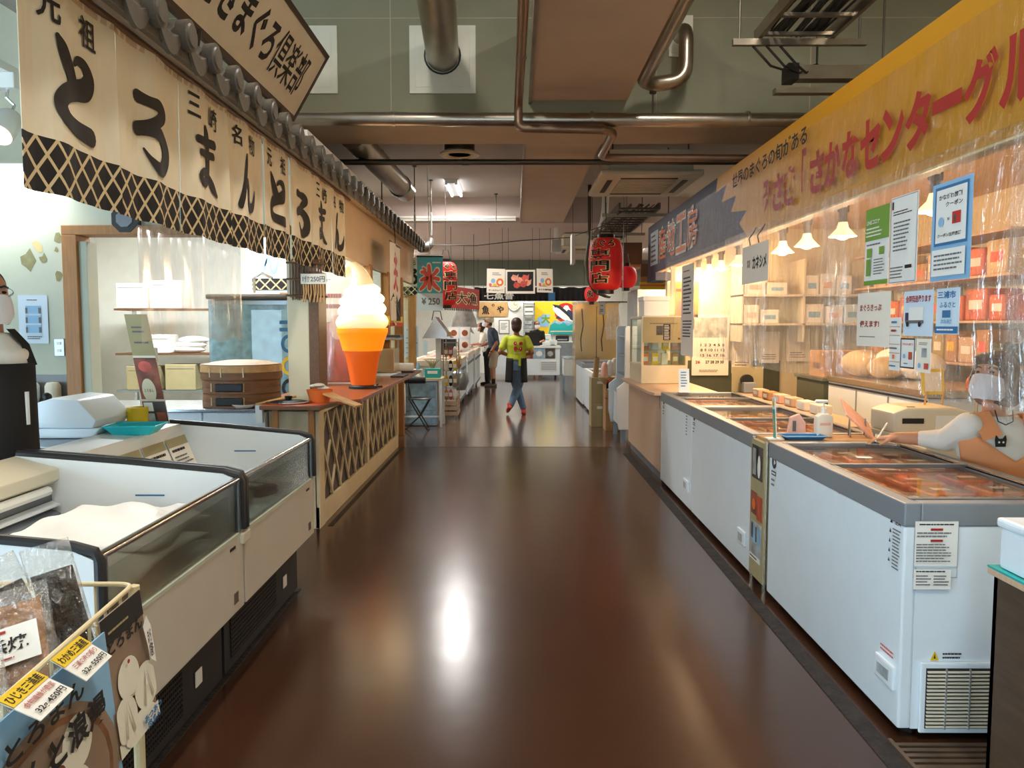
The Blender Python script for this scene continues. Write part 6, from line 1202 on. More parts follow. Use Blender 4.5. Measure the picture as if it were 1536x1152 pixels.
carton('pale carton at the bottom of the left two-carton stack', 1.13, 1.38, 11.75, 12.1, .0, .36, 'card_pale'); carton('pale carton on top of the left two-carton stack', 1.13, 1.38, 11.75, 12.1, .362, .73, 'card_pale')
carton('brown carton at the bottom of the three-carton stack', 1.29, 1.55, 11.3, 11.65, 0, .24, 'card'); carton('brown carton in the middle of the three-carton stack', 1.29, 1.55, 11.3, 11.65, .242, .46, 'card')
t = thing('open_carton', 'open brown carton of red capped bottles on top of its stack', 'box', group='stacked cartons by the aisle')
for a in ((1.29, 1.30, 11.3, 11.65, .462, .66), (1.54, 1.55, 11.3, 11.65, .462, .72), (1.30, 1.54, 11.3, 11.31, .462, .58), (1.30, 1.54, 11.64, 11.65, .462, .72)): B(*a).build('wall', 'card', t)
B(1.29, 1.55, 11.3, 11.65, .462, .47).build('base', 'card', t); MB().prism([(1.29, .66), (1.22, .72), (1.225, .725), (1.30, .665)], 'y', 11.31, 11.64).build('flap', 'card', t)
for i in range(4):
    for j in range(2):
        o = MB().lathe([(.024, 0), (.026, .01), (.026, .16), (.012, .20), (.012, .23), (0, .23)], n=12).build('sauce_bottle', 'bottle_dark', smooth=True, loc=(1.335+.058*i, 11.37+.08*j, .472)); MB().cyl((0, 0, .22), (0, 0, .25), .014, n=10).build('cap', 'red', o); MB().lathe([(.0268, .05), (.0268, .13)], n=12).build('bottle_label', 'paper', o)
        tag(o, 'dark sauce bottle with red cap, %s in the %s row of the open carton' % (['first', 'second', 'third', 'last'][i], ['front', 'back'][j]), 'bottle', 'sauce bottles in the open carton')
t = thing('pack_bunch', 'bunch of pink and white snack packs behind the bottles', 'packs')
for i in range(7): MB().ball((1.36+.07*(i % 3), 12.0+.08*(i//3), .82+.03*(i % 3)), .05, .04, .13, 10, 7).build('pack', ['pinkish', 'paper', 'paper_warm'][i % 3], t, smooth=True)
B(1.28, 1.56, 11.9, 12.3, .70, .72).build('tray', 'card', t); B(1.29, 1.55, 11.92, 12.28, 0, .70).build('stand', 'card_pale', t)
o = MB().cyl((1.2, 11.85, .732), (1.22, 11.87, 1.02), .04, n=14).build('paper_tube', 'card', smooth=True); tag(o, 'upright brown paper tube on the left carton stack', 'tube'); MB().cyl((1.22, 11.87, 1.02), (1.2205, 11.8705, 1.022), .033, n=14).build('tube_mouth', 'wood_dark', o)
chest('low white chest freezer behind the carton stacks', 1.27, 2.0, 13.1, 14.6, .72, (13.9,), 'plastic_white')
chest('white chest freezer with grey sloping top beyond the cartons', 1.25, 2.0, 14.75, 16.3, .80, (15.5,), 'rim_grey')
t = thing('small_cart', 'small white cart at the far end of the right row', 'cart'); B(1.12, 1.6, 18.2, 18.9, .35, .75).build('tub', 'freezer_white', t, bevel=.01); B(1.1, 1.62, 18.18, 18.92, .75, .78).build('rim', 'steel', t)
for x in (1.15, 1.55):
    for y in (18.25, 18.85): B(x-.02, x+.02, y-.02, y+.02, 0, .35).build('leg', 'steel_dull', t)
t = thing('steel_cabinet', 'tall shiny steel cabinet tinted with warm reflected light on the right', 'cabinet'); B(1.28, 2.2, 17.0, 17.7, .1, 1.96).build('case', 'steel_warm', t); B(1.73, 1.74, 16.99, 17.0, .2, 1.9).build('door_gap', 'black', t); B(1.26, 2.22, 16.97, 17.72, 1.96, 2.0).build('top_edge', 'steel', t)
for x in (1.32, 2.15): B(x, x+.03, 17.05, 17.1, 0, .1).build('foot', 'black', t)
for i, x in enumerate((1.42, 1.86)): MB().tube([(x, 16.97, 1.85), (x+.03, 16.96, 1.5), (x-.02, 16.96, 1.2), (x, 16.97, .95)], .008, 6).build('cable', 'cable', t)
tag(MB().tube([(1.2, 13.0, 3.74), (1.2, 13.0, 2.9), (1.15, 13.0, 2.5), (1.2, 13.0, 2.2), (1.3, 13.02, 2.04), (1.46, 13.05, 1.98), (1.55, 13.2, 1.97)], .03, 10).build('grey_hose', 'galv_dark', smooth=True), 'thick grey hose curving down left of the lanterns', 'hose')
t = thing('bag_roll', 'bunch of clear plastic bags hanging right of the steel cabinet', 'bags')
for i in range(3): MB().tube([(1.47+.06*i, 12.5, 1.80), (1.46+.07*i, 12.5, 1.5), (1.47+.06*i, 12.5, 1.28)], [.02, .045, .035], 8).build('bag', 'bag', t, smooth=True)
q = Panel((1.36, 12.48, 1.76), UX, UZ, .10, .18); o = q.slab('price_card', 'paper', t, t=.003); q.prints(o, [('L', 'ink', .2, .2, .8, .5, 2), ('L', 'ink_grey', .3, .65, .7, .85, 1)]); MB().cyl((1.3, 12.5, 1.86), (1.75, 12.5, 1.86), .012, n=8).build('bar', 'steel', t); MB().cyl((1.68, 12.5, 1.86), (1.68, 12.5, 3.74), .006, n=6).build('hanger', 'steel', t)
t = poster('yellow_banner', 'yellow banner with one red letter behind the showcase', 'banner', (2.25, 12.5, 1.86), UX, UZ, .62, .62, 'yellow', [('t', 'red_ink', 'い', .56, .5, .6, .6, .05), ('r', 'coral', 0, .9, 1, .94)], t=.006); B(1.95, 2.56, 12.48, 12.52, 2.17, 2.25).build('rail', 'wood_frame', t)
for x in (2.0, 2.4): MB().cyl((x, 12.5, 2.2), (x, 12.5, 2.3), .008, n=6).build('hanger', 'wood_frame', t)
tag(B(1.79, 1.97, 12.46, 12.478, 1.6, 2.06).build('pale_sheet', 'paper_warm'), 'pale sheet hanging left of the yellow banner', 'sheet')
t = thing('wood_fascia', 'brown wooden fascia box over the stall beyond the banner', 'fascia'); B(1.70, 2.1, 13.3, 17.5, 2.50, 2.86).build('box', 'wood_dark', t, bevel=.006); B(1.68, 2.12, 13.28, 17.52, 2.46, 2.50).build('lower_trim', 'wood_frame', t); B(1.95, 4.3, 12.47, 12.53, 2.25, 2.45).build('cross_beam', 'wood_dark', t)
# ================================================================ NEAR LEFT RACK
t = thing('wire_basket', 'cream wire basket of dried food at the bottom left corner', 'basket')
R0, R1 = (-.70, 1.0), (-.76, 1.56); dx = -.62
def ring(z, s=0): return [(R0[0]-s, R0[1]+s, z), (R1[0]-s, R1[1]-s, z), (R1[0]+dx, R1[1]-s, z), (R0[0]+dx, R0[1]+s, z)]
def rnd(pts, r=.03):
    out = []; n = len(pts)
    for i, p in enumerate(pts):
        p = Vector(p); a = (Vector(pts[i-1])-p).normalized()*r; b = (Vector(pts[(i+1) % n])-p).normalized()*r
        out += bend(p+a, p, p+b, 4)
    return out
MB().tube(rnd(ring(.985)), .0048, 8, closed=True).build('top_rim', 'wire_cream', t, smooth=True)
for z in (.90, .83, .76): MB().tube(rnd(ring(z)), .0035, 6, closed=True).build('hoop', 'wire_cream', t, smooth=True)
for i in range(9):
    u = i/8; a = Vector((R0[0]+(R1[0]-R0[0])*u, R0[1]+(R1[1]-R0[1])*u, .985)); MB().cyl(a, a+Vector((0, 0, -.235)), .003, n=6).build('upright', 'wire_cream', t)
for i in range(1, 8):
    u = i/8; a = Vector((R1[0]+dx*u, R1[1], .985)); MB().cyl(a, a+Vector((0, 0, -.235)), .003, n=6).build('upright', 'wire_cream', t)
B(R1[0]+dx, -.73, 1.02, 1.55, .74, .752).build('floor_board', 'card', t)
for x, y in ((-.755, 1.55), (-.70, 1.01), (-1.37, 1.55), (-1.37, 1.01)): MB().cyl((x, y, 0), (x, y, .985), .011, n=10).build('post', 'wire_cream', t)
# posters on the basket, leaning out at the foot
pt = Vector((-.728, 1.44, .985)); pb = Vector((-.682, 1.405, .755)); up = (pt-pb)
o = poster('bun_poster', 'narrow brown poster of steamed buns hung on the wire basket', 'poster', (pt+pb)/2, (-.07, 1, 0), up, .175, up.length, 'poster_brown',
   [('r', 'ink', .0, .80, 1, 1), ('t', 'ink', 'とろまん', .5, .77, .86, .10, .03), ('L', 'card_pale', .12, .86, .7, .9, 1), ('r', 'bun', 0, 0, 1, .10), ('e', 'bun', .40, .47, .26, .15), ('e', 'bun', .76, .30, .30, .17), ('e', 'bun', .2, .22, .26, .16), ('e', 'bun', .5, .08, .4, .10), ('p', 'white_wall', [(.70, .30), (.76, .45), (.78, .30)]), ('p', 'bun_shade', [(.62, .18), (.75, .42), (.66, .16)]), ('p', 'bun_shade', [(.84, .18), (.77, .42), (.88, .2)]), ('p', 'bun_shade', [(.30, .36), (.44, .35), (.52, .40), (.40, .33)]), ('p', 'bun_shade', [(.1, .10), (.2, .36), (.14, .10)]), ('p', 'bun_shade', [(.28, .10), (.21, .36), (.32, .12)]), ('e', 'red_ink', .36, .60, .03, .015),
    ('p', 'paper', [(.80, .74), (.92, .80), (1, .7), (1, .40), (.88, .46)]), ('t', 'ink', 'まぐろ\nの旨味', .92, .58, .1, .22), ('t', 'blue_print', 'あつあつ\n肉まん', .72, .07, .46, .11, .05)], t=.003)
pt = Vector((-.698, 1.165, .97)); pb = Vector((-.655, 1.14, .66)); up = (pt-pb)
o = poster('bean_bun_poster', 'blue poster of bean buns in a steamer hung on the wire basket', 'poster', (pt+pb)/2, (-.07, 1, 0), up, .37, up.length, 'blue_light',
   [('e', 'poster_brown', .36, .40, .62, .46), ('e', 'bamboo', .36, .40, .56, .41), ('e', 'poster_brown', .36, .40, .52, .38), ('e', 'bun', .24, .50, .14, .12), ('e', 'bun', .62, .62, .13, .13), ('e', 'bun', .56, .40, .13, .12), ('e', 'bun', .36, .30, .13, .10), ('e', 'wood_dark', .38, .30, .06, .045), ('e', 'bun', .44, .56, .12, .1), ('e', 'wood_dark', .44, .56, .05, .05), ('e', 'bun', .70, .25, .15, .12),
    ('t', 'ink', 'あんと浪漫', .45, .68, .86, .16, .035), ('t', 'ink', 'とろまん', .40, .86, .6, .10, .03), ('r', 'sky_blue', .84, 0, 1, .2), ('t', 'navy', '肉まん', .9, .1, .14, .06, .03)], t=.003)
# price cards on the rim
for i, (c, u, v, s1, s2, s3, lb) in enumerate((((-.680, 1.222, .978), (-.1, .95, -.02), (-.04, -.015, .036), 'わかめ三浦産', '三浦の海の香り', '32g 550円', 'yellow and white price card marked 550 on the basket rim, farther one'),
                                       ((-.664, 1.075, .988), (-.1, .95, -.02), (-.04, -.015, .03), 'ひじき三浦産', '食物繊維が豊富', '32g 450円', 'yellow and white price card marked 450 on the basket rim, nearer one'))):
    poster('price_card', lb, 'card', c, u, v, .098, .062, 'paper', [('r', 'yellow', 0, .62, 1, 1), ('t', 'ink', s1, .5, .8, .9, .26, .012), ('t', 'red_ink', s2, .5, .46, .8, .16, .005), ('t', 'ink', s3, .5, .18, .8, .2, .02)], t=.0015, sep=True)
# bags of dried food
def food_bag(label, c, w, h, th, m, rx, ry, rz, fill=.75, labelcard=None, name='food_bag'):
    t = thing(name, label, 'bag')
    def env(sx, sy, sz):
        def f(u, v):
            a = 2*math.pi*u; b = v; e = math.sin(math.pi*min(1, max(0, b)))**.4
            x = sx*math.copysign(abs(math.cos(a))**.5, math.cos(a)); y = sy*math.copysign(abs(math.sin(a))**.8, math.sin(a))*e
            return (x, y*(1+.12*math.sin(9*u*6.28)*math.sin(7*v)), (b-.5)*sz)
        return f
    mtx = Matrix.Translation(c) @ Matrix.Rotation(rz, 4, 'Z') @ Matrix.Rotation(rx, 4, 'X') @ Matrix.Rotation(ry, 4, 'Y')
    MB().grid(env(w*.43, th*.42, h*fill), 28, 12).xf(Matrix.Translation((0, 0, -h*(1-fill)*.4))).xf(mtx).build('contents', m, t, smooth=True)
    MB().grid(env(w*.5, th*.5, h), 28, 12).xf(mtx).build('clear_bag', 'bag', t, smooth=True)
    if labelcard:
        s1, s2 = labelcard; q = Panel(mtx @ Vector((0, -th*.5-.004, -.01)), mtx.to_3x3() @ Vector((1, 0, 0)), mtx.to_3x3() @ Vector((0, 0, 1)), w*.8, h*.3); o = q.slab('bag_label', 'paper', t, t=.001); q.prints(o, [('r', 'red_ink', .1, .84, .7, .92), ('t', 'ink', s1, .5, .5, .8, .4), ('L', 'red_ink', .1, .1, .9, .2, 1)])
    return t
food_bag('bag of black seaweed sticks standing rightmost in the basket', (-.875, 1.505, .965), .085, .24, .05, 'dark_food', -.12, -.22, .45)
food_bag('bag of dark seaweed strips leaning behind the brown bag', (-.925, 1.43, .955), .11, .24, .045, 'dark_food', -.25, -.38, .5)
food_bag('bag of black seaweed leaning left in the basket', (-.985, 1.40, .95), .11, .24, .045, 'dark_food', -.3, -.45, .5)
food_bag('bag of brown dried fish flakes with a white label in the basket', (-.865, 1.285, .955), .19, .22, .06, 'brown_food', -.75, -.30, .25, .85, ('一口浜焼', ''))
food_bag('pale bag with tan card front at the bottom left', (-.84, 1.13, .945), .17, .18, .05, 'paper_warm', -.95, -.3, .3, .85)
food_bag('dark shiny bag lowest in the basket corner', (-.80, 1.05, .915), .14, .16, .04, 'dark_food', -1.0, -.3, .3, .8)
food_bag('white crinkled bag at the back of the basket', (-1.0, 1.34, .985), .16, .2, .06, 'paper_warm', -.5, -.3, .3, .8)
# ================================================================ PEOPLE
def _prim(bm, pr, mtx):
    k = pr[0]
    if k == 'c':
        a, r0, b, r1 = Vector(pr[1]), pr[2], Vector(pr[3]), pr[4]
        mb = MB()
        for p, r in ((a, r0), (b, r1)): mb.ball(p, r, r, r, 12, 8)
        if (b-a).length > 1e-4: mb.cyl(a, b, r0, r1, 12)
    elif k == 'e':
        mb = MB().ball(pr[1], pr[2], pr[3], pr[4], 18, 12)
        if len(pr) > 5:
            c = Vector(pr[1]); R = Matrix.Translation(c) @ Matrix.Rotation(pr[5], 4, pr[6]) @ Matrix.Translation(-c); mb.xf(R)
    elif k == 'l':
        mb = MB(); n = 18; S = pr[1]
        vs = [(c[0]+rx*math.cos(6.2832*i/n), c[1]+ry*math.sin(6.2832*i/n), c[2]) for c, rx, ry in S for i in range(n)]
        fs = [(j*n+i, j*n+(i+1) % n, (j+1)*n+(i+1) % n, (j+1)*n+i) for j in range(len(S)-1) for i in range(n)]+[tuple(range(n-1, -1, -1)), tuple(range((len(S)-1)*n, len(S)*n))]
        mb.add(vs, fs)
    if mtx is not None: mb.xf(mtx)
    vv = [bm.verts.new(p) for p in mb.v]
    for f in mb.f:
        try: bm.faces.new([vv[i] for i in f])
        except ValueError: pass
def blob(name, prims, voxel, m, parent, smooth=4):
    bm = bmesh.new()
    for pr in prims:
        mtx = None
        if pr[0] == 'm': mtx, pr = pr[1], pr[2]
        _prim(bm, pr, mtx)
    bmesh.ops.remove_doubles(bm, verts=bm.verts, dist=1e-6)
    bmesh.ops.recalc_face_normals(bm, faces=bm.faces)
    me = bpy.data.meshes.new(name); bm.to_mesh(me); bm.free()
    tmp = bpy.data.objects.new('tmp', me); COL.objects.link(tmp)
    md = tmp.modifiers.new('r', 'REMESH'); md.mode = 'VOXEL'; md.voxel_size = voxel
    dg = bpy.context.evaluated_depsgraph_get(); out = bpy.data.meshes.new_from_object(tmp.evaluated_get(dg))
    bpy.data.objects.remove(tmp); bpy.data.meshes.remove(me)
    bm = bmesh.new(); bm.from_mesh(out)
    for _ in range(smooth): bmesh.ops.smooth_vert(bm, verts=bm.verts, factor=.5, use_axis_x=True, use_axis_y=True, use_axis_z=True)
    bm.to_mesh(out); bm.free()
    for p in out.polygons: p.use_smooth = True
    out.materials.clear(); out.materials.append(M[m]); out.name = name
    o = bpy.data.objects.new(name, out); COL.objects.link(o); o.parent = parent; return o
def C(a, r0, b, r1): return ('c', a, r0, b, r1)
def limb(pts): return [C(pts[i][0], pts[i][1], pts[i+1][0], pts[i+1][1]) for i in range(len(pts)-1)]
def head_prims(mtx, s=1.0):
    P = [('e', (0, 0, .02*s), .074*s, .094*s, .105*s), ('e', (0, -.022*s, -.055*s), .056*s, .066*s, .058*s), C((0, -.09*s, .015*s), .009*s, (0, -.108*s, -.022*s), .013*s),
         ('e', (.076*s, .01*s, -.005*s), .012*s, .020*s, .030*s), ('e', (-.076*s, .01*s, -.005*s), .012*s, .020*s, .030*s), ('e', (0, -.085*s, -.052*s), .022*s, .012*s, .008*s), ('e', (0, -.075*s, .045*s), .05*s, .018*s, .012*s)]
    return [('m', mtx, p) for p in P]
def face(parent, mtx, s=1.0, mask='mask_white', glasses=False, brow='hair'):
    for sx in (-1, 1):
        MB().ball((sx*.031*s, -.084*s, .018*s), .011*s, .008*s, .006*s, 10, 6).xf(mtx).build('eye', 'ink', parent, smooth=True)
        MB().tube([(sx*.016*s, -.094*s, .037*s), (sx*.032*s, -.092*s, .043*s), (sx*.05*s, -.08*s, .036*s)], .0045*s, 5).xf(mtx).build('eyebrow', brow, parent, smooth=True)
    if mask:
        def f(u, v):
            a = math.radians(-92+184*u); z = -.108+.105*v; rr = 1.0+.10*math.sin(math.pi*v)
            x = .071*math.sin(a)*rr*(1 if v > .3 else .8+.66*v); y = -.022-.096*math.cos(a)*rr*(1 if v > .3 else .86+.46*v)
            return (x*s, y*s, (z+.012*math.cos(a*1.3)*(v-.3))*s)
        o = MB().grid(f, 20, 10).xf(mtx).build('face_mask', mask, parent, smooth=True)
        for sx in (-1, 1): MB().tube([(sx*.070*s, -.03*s, -.01*s), (sx*.08*s, .0, .012*s), (sx*.084*s, .018*s, .0), (sx*.07*s, -.02*s, -.07*s)], .0016*s, 5).xf(mtx).build('ear_loop', mask, o)
    if glasses:
        for sx in (-1, 1):
            MB().tube([(sx*.033*s+.025*s*math.cos(a*.524), -.104*s, .016*s+.017*s*math.sin(a*.524)) for a in range(12)], .0018*s, 5, closed=True).xf(mtx).build('glasses_rim', 'steel_dull', parent)
            MB().tube([(sx*.058*s, -.102*s, .02*s), (sx*.078*s, -.05*s, .02*s), (sx*.082*s, .01*s, .015*s)], .0016*s, 5).xf(mtx).build('glasses_arm', 'steel_dull', parent)
def HM(c, yaw, pitch=0, roll=0): return Matrix.Translation(c) @ Matrix.Rotation(yaw, 4, 'Z') @ Matrix.Rotation(pitch, 4, 'X') @ Matrix.Rotation(roll, 4, 'Y')
def foot(p, ang, s=1.0, lift=0):
    d = Vector((math.cos(ang), math.sin(ang), 0)); p = Vector(p); h = lift
    return [C(p-d*.05*s+Vector((0, 0, .035+h)), .035*s, p+d*.09*s+Vector((0, 0, .030+h*.5)), .036*s), C(p+d*.09*s+Vector((0, 0, .03+h*.5)), .036*s, p+d*.16*s+Vector((0, 0, .026)), .026*s), C(p-d*.04*s+Vector((0, 0, .03+h)), .034*s, p-d*.01*s+Vector((0, 0, .09+h)), .036*s)]
def hand(wrist, d, up, s=1.0, curl=.6, thumb=1):
    """palm and five fingers: d pointing direction, up the back of the hand"""
    d = Vector(d).normalized(); up = Vector(up); up = (up-d*up.dot(d)).normalized(); sd = d.cross(up)*thumb; w = Vector(wrist); P = []
    for i in range(4): a = w+sd*((i-1.5)*.019*s); P.append(C(a+d*.005*s, .014*s, a+d*.08*s, .0125*s))
    for i, L in enumerate((.066, .076, .07, .055)):
        a = w+sd*((1.5-i)*.0225*s)+d*.085*s; q1 = (d*math.cos(curl*.5)-up*math.sin(curl*.5)); q2 = (d*math.cos(curl*1.3)-up*math.sin(curl*1.3)); q3 = (d*math.cos(curl*2)-up*math.sin(curl*2))
        b = a+q1*L*.45*s; c = b+q2*L*.32*s; e = c+q3*L*.26*s
        P += [C(a, .0088*s, b, .0082*s), C(b, .0082*s, c, .0076*s), C(c, .0076*s, e, .0065*s)]
    a = w+sd*.028*s+d*.02*s; b = a+(sd*.75+d*.7-up*.35).normalized()*.045*s; c = b+(sd*.2+d*.9-up*.5).normalized()*.032*s
    P += [C(a, .013*s, b, .0105*s), C(b, .0105*s, c, .0085*s)]
    return P
# --- woman in the lime shirt walking away
t = thing('person', 'person in a lime shirt, black apron and jeans walking away down the aisle', 'person', (.03, 13.4, 0))
hm = HM((.0, .03, 1.49), math.pi, .12)
legA = [((.075, 0, .86), .095), ((.035, .05, .50), .068), ((-.10, -.10, .15), .043)]; legB = [((-.07, 0, .86), .095), ((.0, .10, .48), .068), ((.115, .02, .09), .043)]
tor = [((0, 0, .80), .15, .11), ((0, 0, .92), .145, .10), ((0, 0, 1.02), .13, .092), ((0, 0, 1.18), .155, .10), ((0, .01, 1.28), .165, .085), ((0, .02, 1.335), .07, .06)]
armL = [((-.165, .01, 1.275), .052), ((-.275, -.03, 1.06), .040), ((-.15, .17, 1.0), .031)]; armR = [((.165, .01, 1.275), .052), ((.265, -.03, 1.05), .040), ((.14, .17, 1.0), .031)]
blob('body', [('l', tor), C((0, .02, 1.33), .048, (0, .03, 1.42), .046)]+head_prims(hm)+limb(legA)+limb(legB)+limb(armL)+limb(armR)+hand((-.15, .17, 1.0), (.5, .8, 0), (0, 0, 1), 1, .5, -1)+hand((.14, .17, 1.0), (-.5, .8, 0), (0, 0, 1), 1, .5, 1)+foot((-.12, -.10, .02), 1.75, .9, .07)+foot((.12, .02, 0), 1.45, .9), .0085, 'skin_far', t, 2)
sh = blob('shirt', [('l', [((0, 0, .925), .168, .125), ((0, 0, 1.02), .155, .115), ((0, 0, 1.18), .172, .118), ((0, .01, 1.285), .178, .10), ((0, .02, 1.335), .075, .068)])]+[C((-.165, .01, 1.275), .064, (-.235, -.015, 1.13), .066), C((.165, .01, 1.275), .064, (.228, -.015, 1.13), .066)], .009, 'lime', t, 3)
blob('trousers', [('l', [((0, 0, .74), .155, .12), ((0, 0, .86), .16, .122), ((0, 0, .95), .15, .11)])]+limb([((.075, 0, .80), .10), ((.035, .05, .50), .078), ((-.095, -.09, .17), .054)])+limb([((-.07, 0, .80), .10), ((0, .10, .48), .078), ((.113, .02, .12), .054)]), .009, 'denim', t, 3)
def skirt(nm, a0, a1, z0, z1, rx, ry, fl, m, par, c=(0, 0)):
    o = MB().grid(lambda u, v: (c[0]+(rx+fl*(1-v))*math.cos(a0+(a1-a0)*u)*(1+.02*math.sin(u*20)*(1-v)), c[1]+(ry+fl*(1-v))*math.sin(a0+(a1-a0)*u), z0+(z1-z0)*v), 30, 8).build(nm, m, par, smooth=True)
    md = o.modifiers.new('t', 'SOLIDIFY'); md.thickness = .006; return o
skirt('apron', -1.15, 4.35, .55, .955, .172, .132, .02, 'black_cloth', t)
B(-.012+.045, .028+.045, -.145, -.138, .83, .955).build('apron_tie', 'lime', t); 
blob('hair', [('m', hm, ('e', (0, .02, .045), .092, .105, .10)), ('m', hm, ('e', (0, .05, -.03), .085, .07, .09)), ('m', hm, ('e', (0, .0, .06), .088, .098, .085))], .010, 'hair_brown', t, 3)
blob('shoe', foot((-.12, -.10, .02), 1.75, 1.02, .075), .008, 'red_shoe', t, 2); blob('shoe', foot((.12, .02, 0), 1.45, 1.02), .008, 'red_shoe', t, 2)
q = Panel((.03, -.128, 1.14), UX, UZ, .18, .22); q.bulge = lambda x, y: -.018*(2*(x-.47))**2-.012*abs(y-.4)
q.prints(sh, [('e', 'red', .22, .78, .16, .14), ('e', 'red', .74, .76, .18, .13), ('e', 'red', .25, .38, .17, .16), ('e', 'red', .72, .36, .15, .18), ('r', 'red', .2, .3, .8, .36), ('e', 'paper_warm', .25, .80, .06, .04), ('e', 'paper_warm', .7, .4, .05, .07), ('L', 'lantern_cream', .1, .02, .95, .14, 1)])
# --- man with cap
t = thing('person', 'man in a navy polo shirt, khaki shorts and cap bending over the freezers', 'person', (-.53, 19.6, 0))
hm = HM((-.13, .02, 1.55), -math.pi/2+.25, -.35)
blob('body', [('l', [((.03, 0, .82), .115, .155), ((.03, 0, .95), .12, .15), ((.01, 0, 1.15), .125, .165), ((-.01, 0, 1.33), .115, .185), ((-.04, 0, 1.42), .06, .08)]), C((-.05, 0, 1.40), .055, (-.11, .01, 1.49), .05)]+head_prims(hm)
     + limb([((.03, .09, .85), .095), ((.0, .1, .48), .062), ((.02, .1, .09), .042)])+limb([((.03, -.09, .85), .095), ((-.02, -.1, .48), .062), ((.0, -.12, .09), .042)])
     + limb([((-.01, -.185, 1.34), .055), ((.09, -.2, 1.06), .042), ((-.06, -.2, .84), .032)])+limb([((-.01, .185, 1.34), .055), ((-.08, .2, 1.08), .042), ((-.28, .1, 1.0), .032)])+hand((-.06, -.2, .84), (-.5, .1, -.8), (-.7, 0, .5), 1, .5)+hand((-.28, .1, 1.0), (-1, 0, -.1), (0, 0, 1), 1, .4), .011, 'skin_far', t, 2)
blob('polo_shirt', [('l', [((.03, 0, .86), .145, .175), ((.03, 0, 1.0), .142, .17), ((.01, 0, 1.15), .142, .18), ((-.01, 0, 1.34), .13, .195), ((-.04, 0, 1.44), .075, .09)])]+[C((-.01, s*.185, 1.34), .066, (.05*(1 if s < 0 else -1), s*.2, 1.16), .066) for s in (-1, 1)], .011, 'navy_polo', t, 3)
blob('shorts', [('l', [((.03, 0, .74), .125, .165), ((.03, 0, .90), .135, .165)]), C((.03, .09, .80), .105, (.005, .1, .52), .095), C((.03, -.09, .80), .105, (-.01, -.1, .52), .095)], .011, 'khaki', t, 3)
for y in (-.12, .1): blob('shoe', foot((0, y, 0), math.pi, 1.15), .01, 'shoe', t, 2)
for y in (-.12, .1): MB().lathe([(.048, .08), (.05, .2)], (.01, y, 0), 14).build('sock', 'black_cloth', t, smooth=True)
blob('cap', [('m', hm, ('e', (0, .012, .075), .092, .108, .07)), ('m', hm, ('e', (0, -.11, .055), .07, .07, .012))], .009, 'cap', t, 2)
blob('hair', [('m', hm, ('e', (0, .035, .0), .082, .085, .075))], .01, 'hair', t, 2); face(t, hm)
o = blob('waist_bag', [('e', (.16, .02, .88), .06, .14, .11), ('e', (-.12, -.12, .86), .05, .07, .09)], .012, 'black_cloth', t, 2); MB().tube([(.12*math.cos(a*.4), .17*math.sin(a*.4), .95) for a in range(16)], .014, 6, closed=True).build('belt', 'black_cloth', t)
MB().lathe([(.036, -.012), (.038, 0), (.036, .012)], (-.045, -.2, .87), 12).build('wrist_watch', 'black', t)
# --- companion
t = thing('person', 'person in a white patterned top leaning over the far left freezer', 'person', (-.74, 20.3, 0))
hm = HM((-.14, 0, 1.45), -math.pi/2, -.4)
blob('body', [('l', [((.05, 0, .8), .11, .14), ((.04, 0, .98), .11, .13), ((-.02, 0, 1.2), .11, .155), ((-.07, 0, 1.31), .06, .08)]), C((-.07, 0, 1.28), .05, (-.12, 0, 1.39), .045)]+head_prims(hm)+limb([((.05, .08, .82), .09), ((.05, .08, .45), .06), ((.05, .08, .08), .042)])+limb([((.05, -.08, .82), .09), ((.05, -.08, .45), .06), ((.05, -.08, .08), .042)])
     + [q for s in (-1, 1) for q in limb([((-.03, s*.16, 1.24), .048), ((-.12, s*.18, 1.04), .038), ((-.30, s*.1, 1.02), .03)])+hand((-.30, s*.1, 1.02), (-1, 0, -.1), (0, 0, 1), 1, .4, s)], .012, 'skin_far', t, 2)
top = blob('top', [('l', [((.05, 0, .82), .135, .16), ((.04, 0, 1.0), .13, .15), ((-.02, 0, 1.2), .13, .17), ((-.07, 0, 1.32), .075, .09)])]+[C((-.03, s*.16, 1.24), .06, (-.1, s*.175, 1.08), .06) for s in (-1, 1)], .012, 'white_cloth', t, 3)
for i in range(7): MB().ball((-.02+.05*math.sin(i*2), -.165+.012*math.cos(i), .95+.045*i), .014, .008, .014, 8, 6).build('pattern_dot', ['navy', 'coral'][i % 2], top)
blob('trousers', [('l', [((.05, 0, .72), .12, .155), ((.05, 0, .9), .12, .15)])]+[C((.05, s*.08, .8), .10, (.05, s*.08, .12), .07) for s in (-1, 1)], .012, 'black_cloth', t, 3)
for s in (-1, 1): blob('shoe', foot((.05, s*.08, 0), math.pi), .01, 'black_cloth', t, 2)
blob('hair', [('m', hm, ('e', (0, .03, .04), .09, .10, .10)), ('m', hm, ('e', (0, .07, -.04), .07, .05, .08))], .011, 'hair_brown', t, 3); face(t, hm)
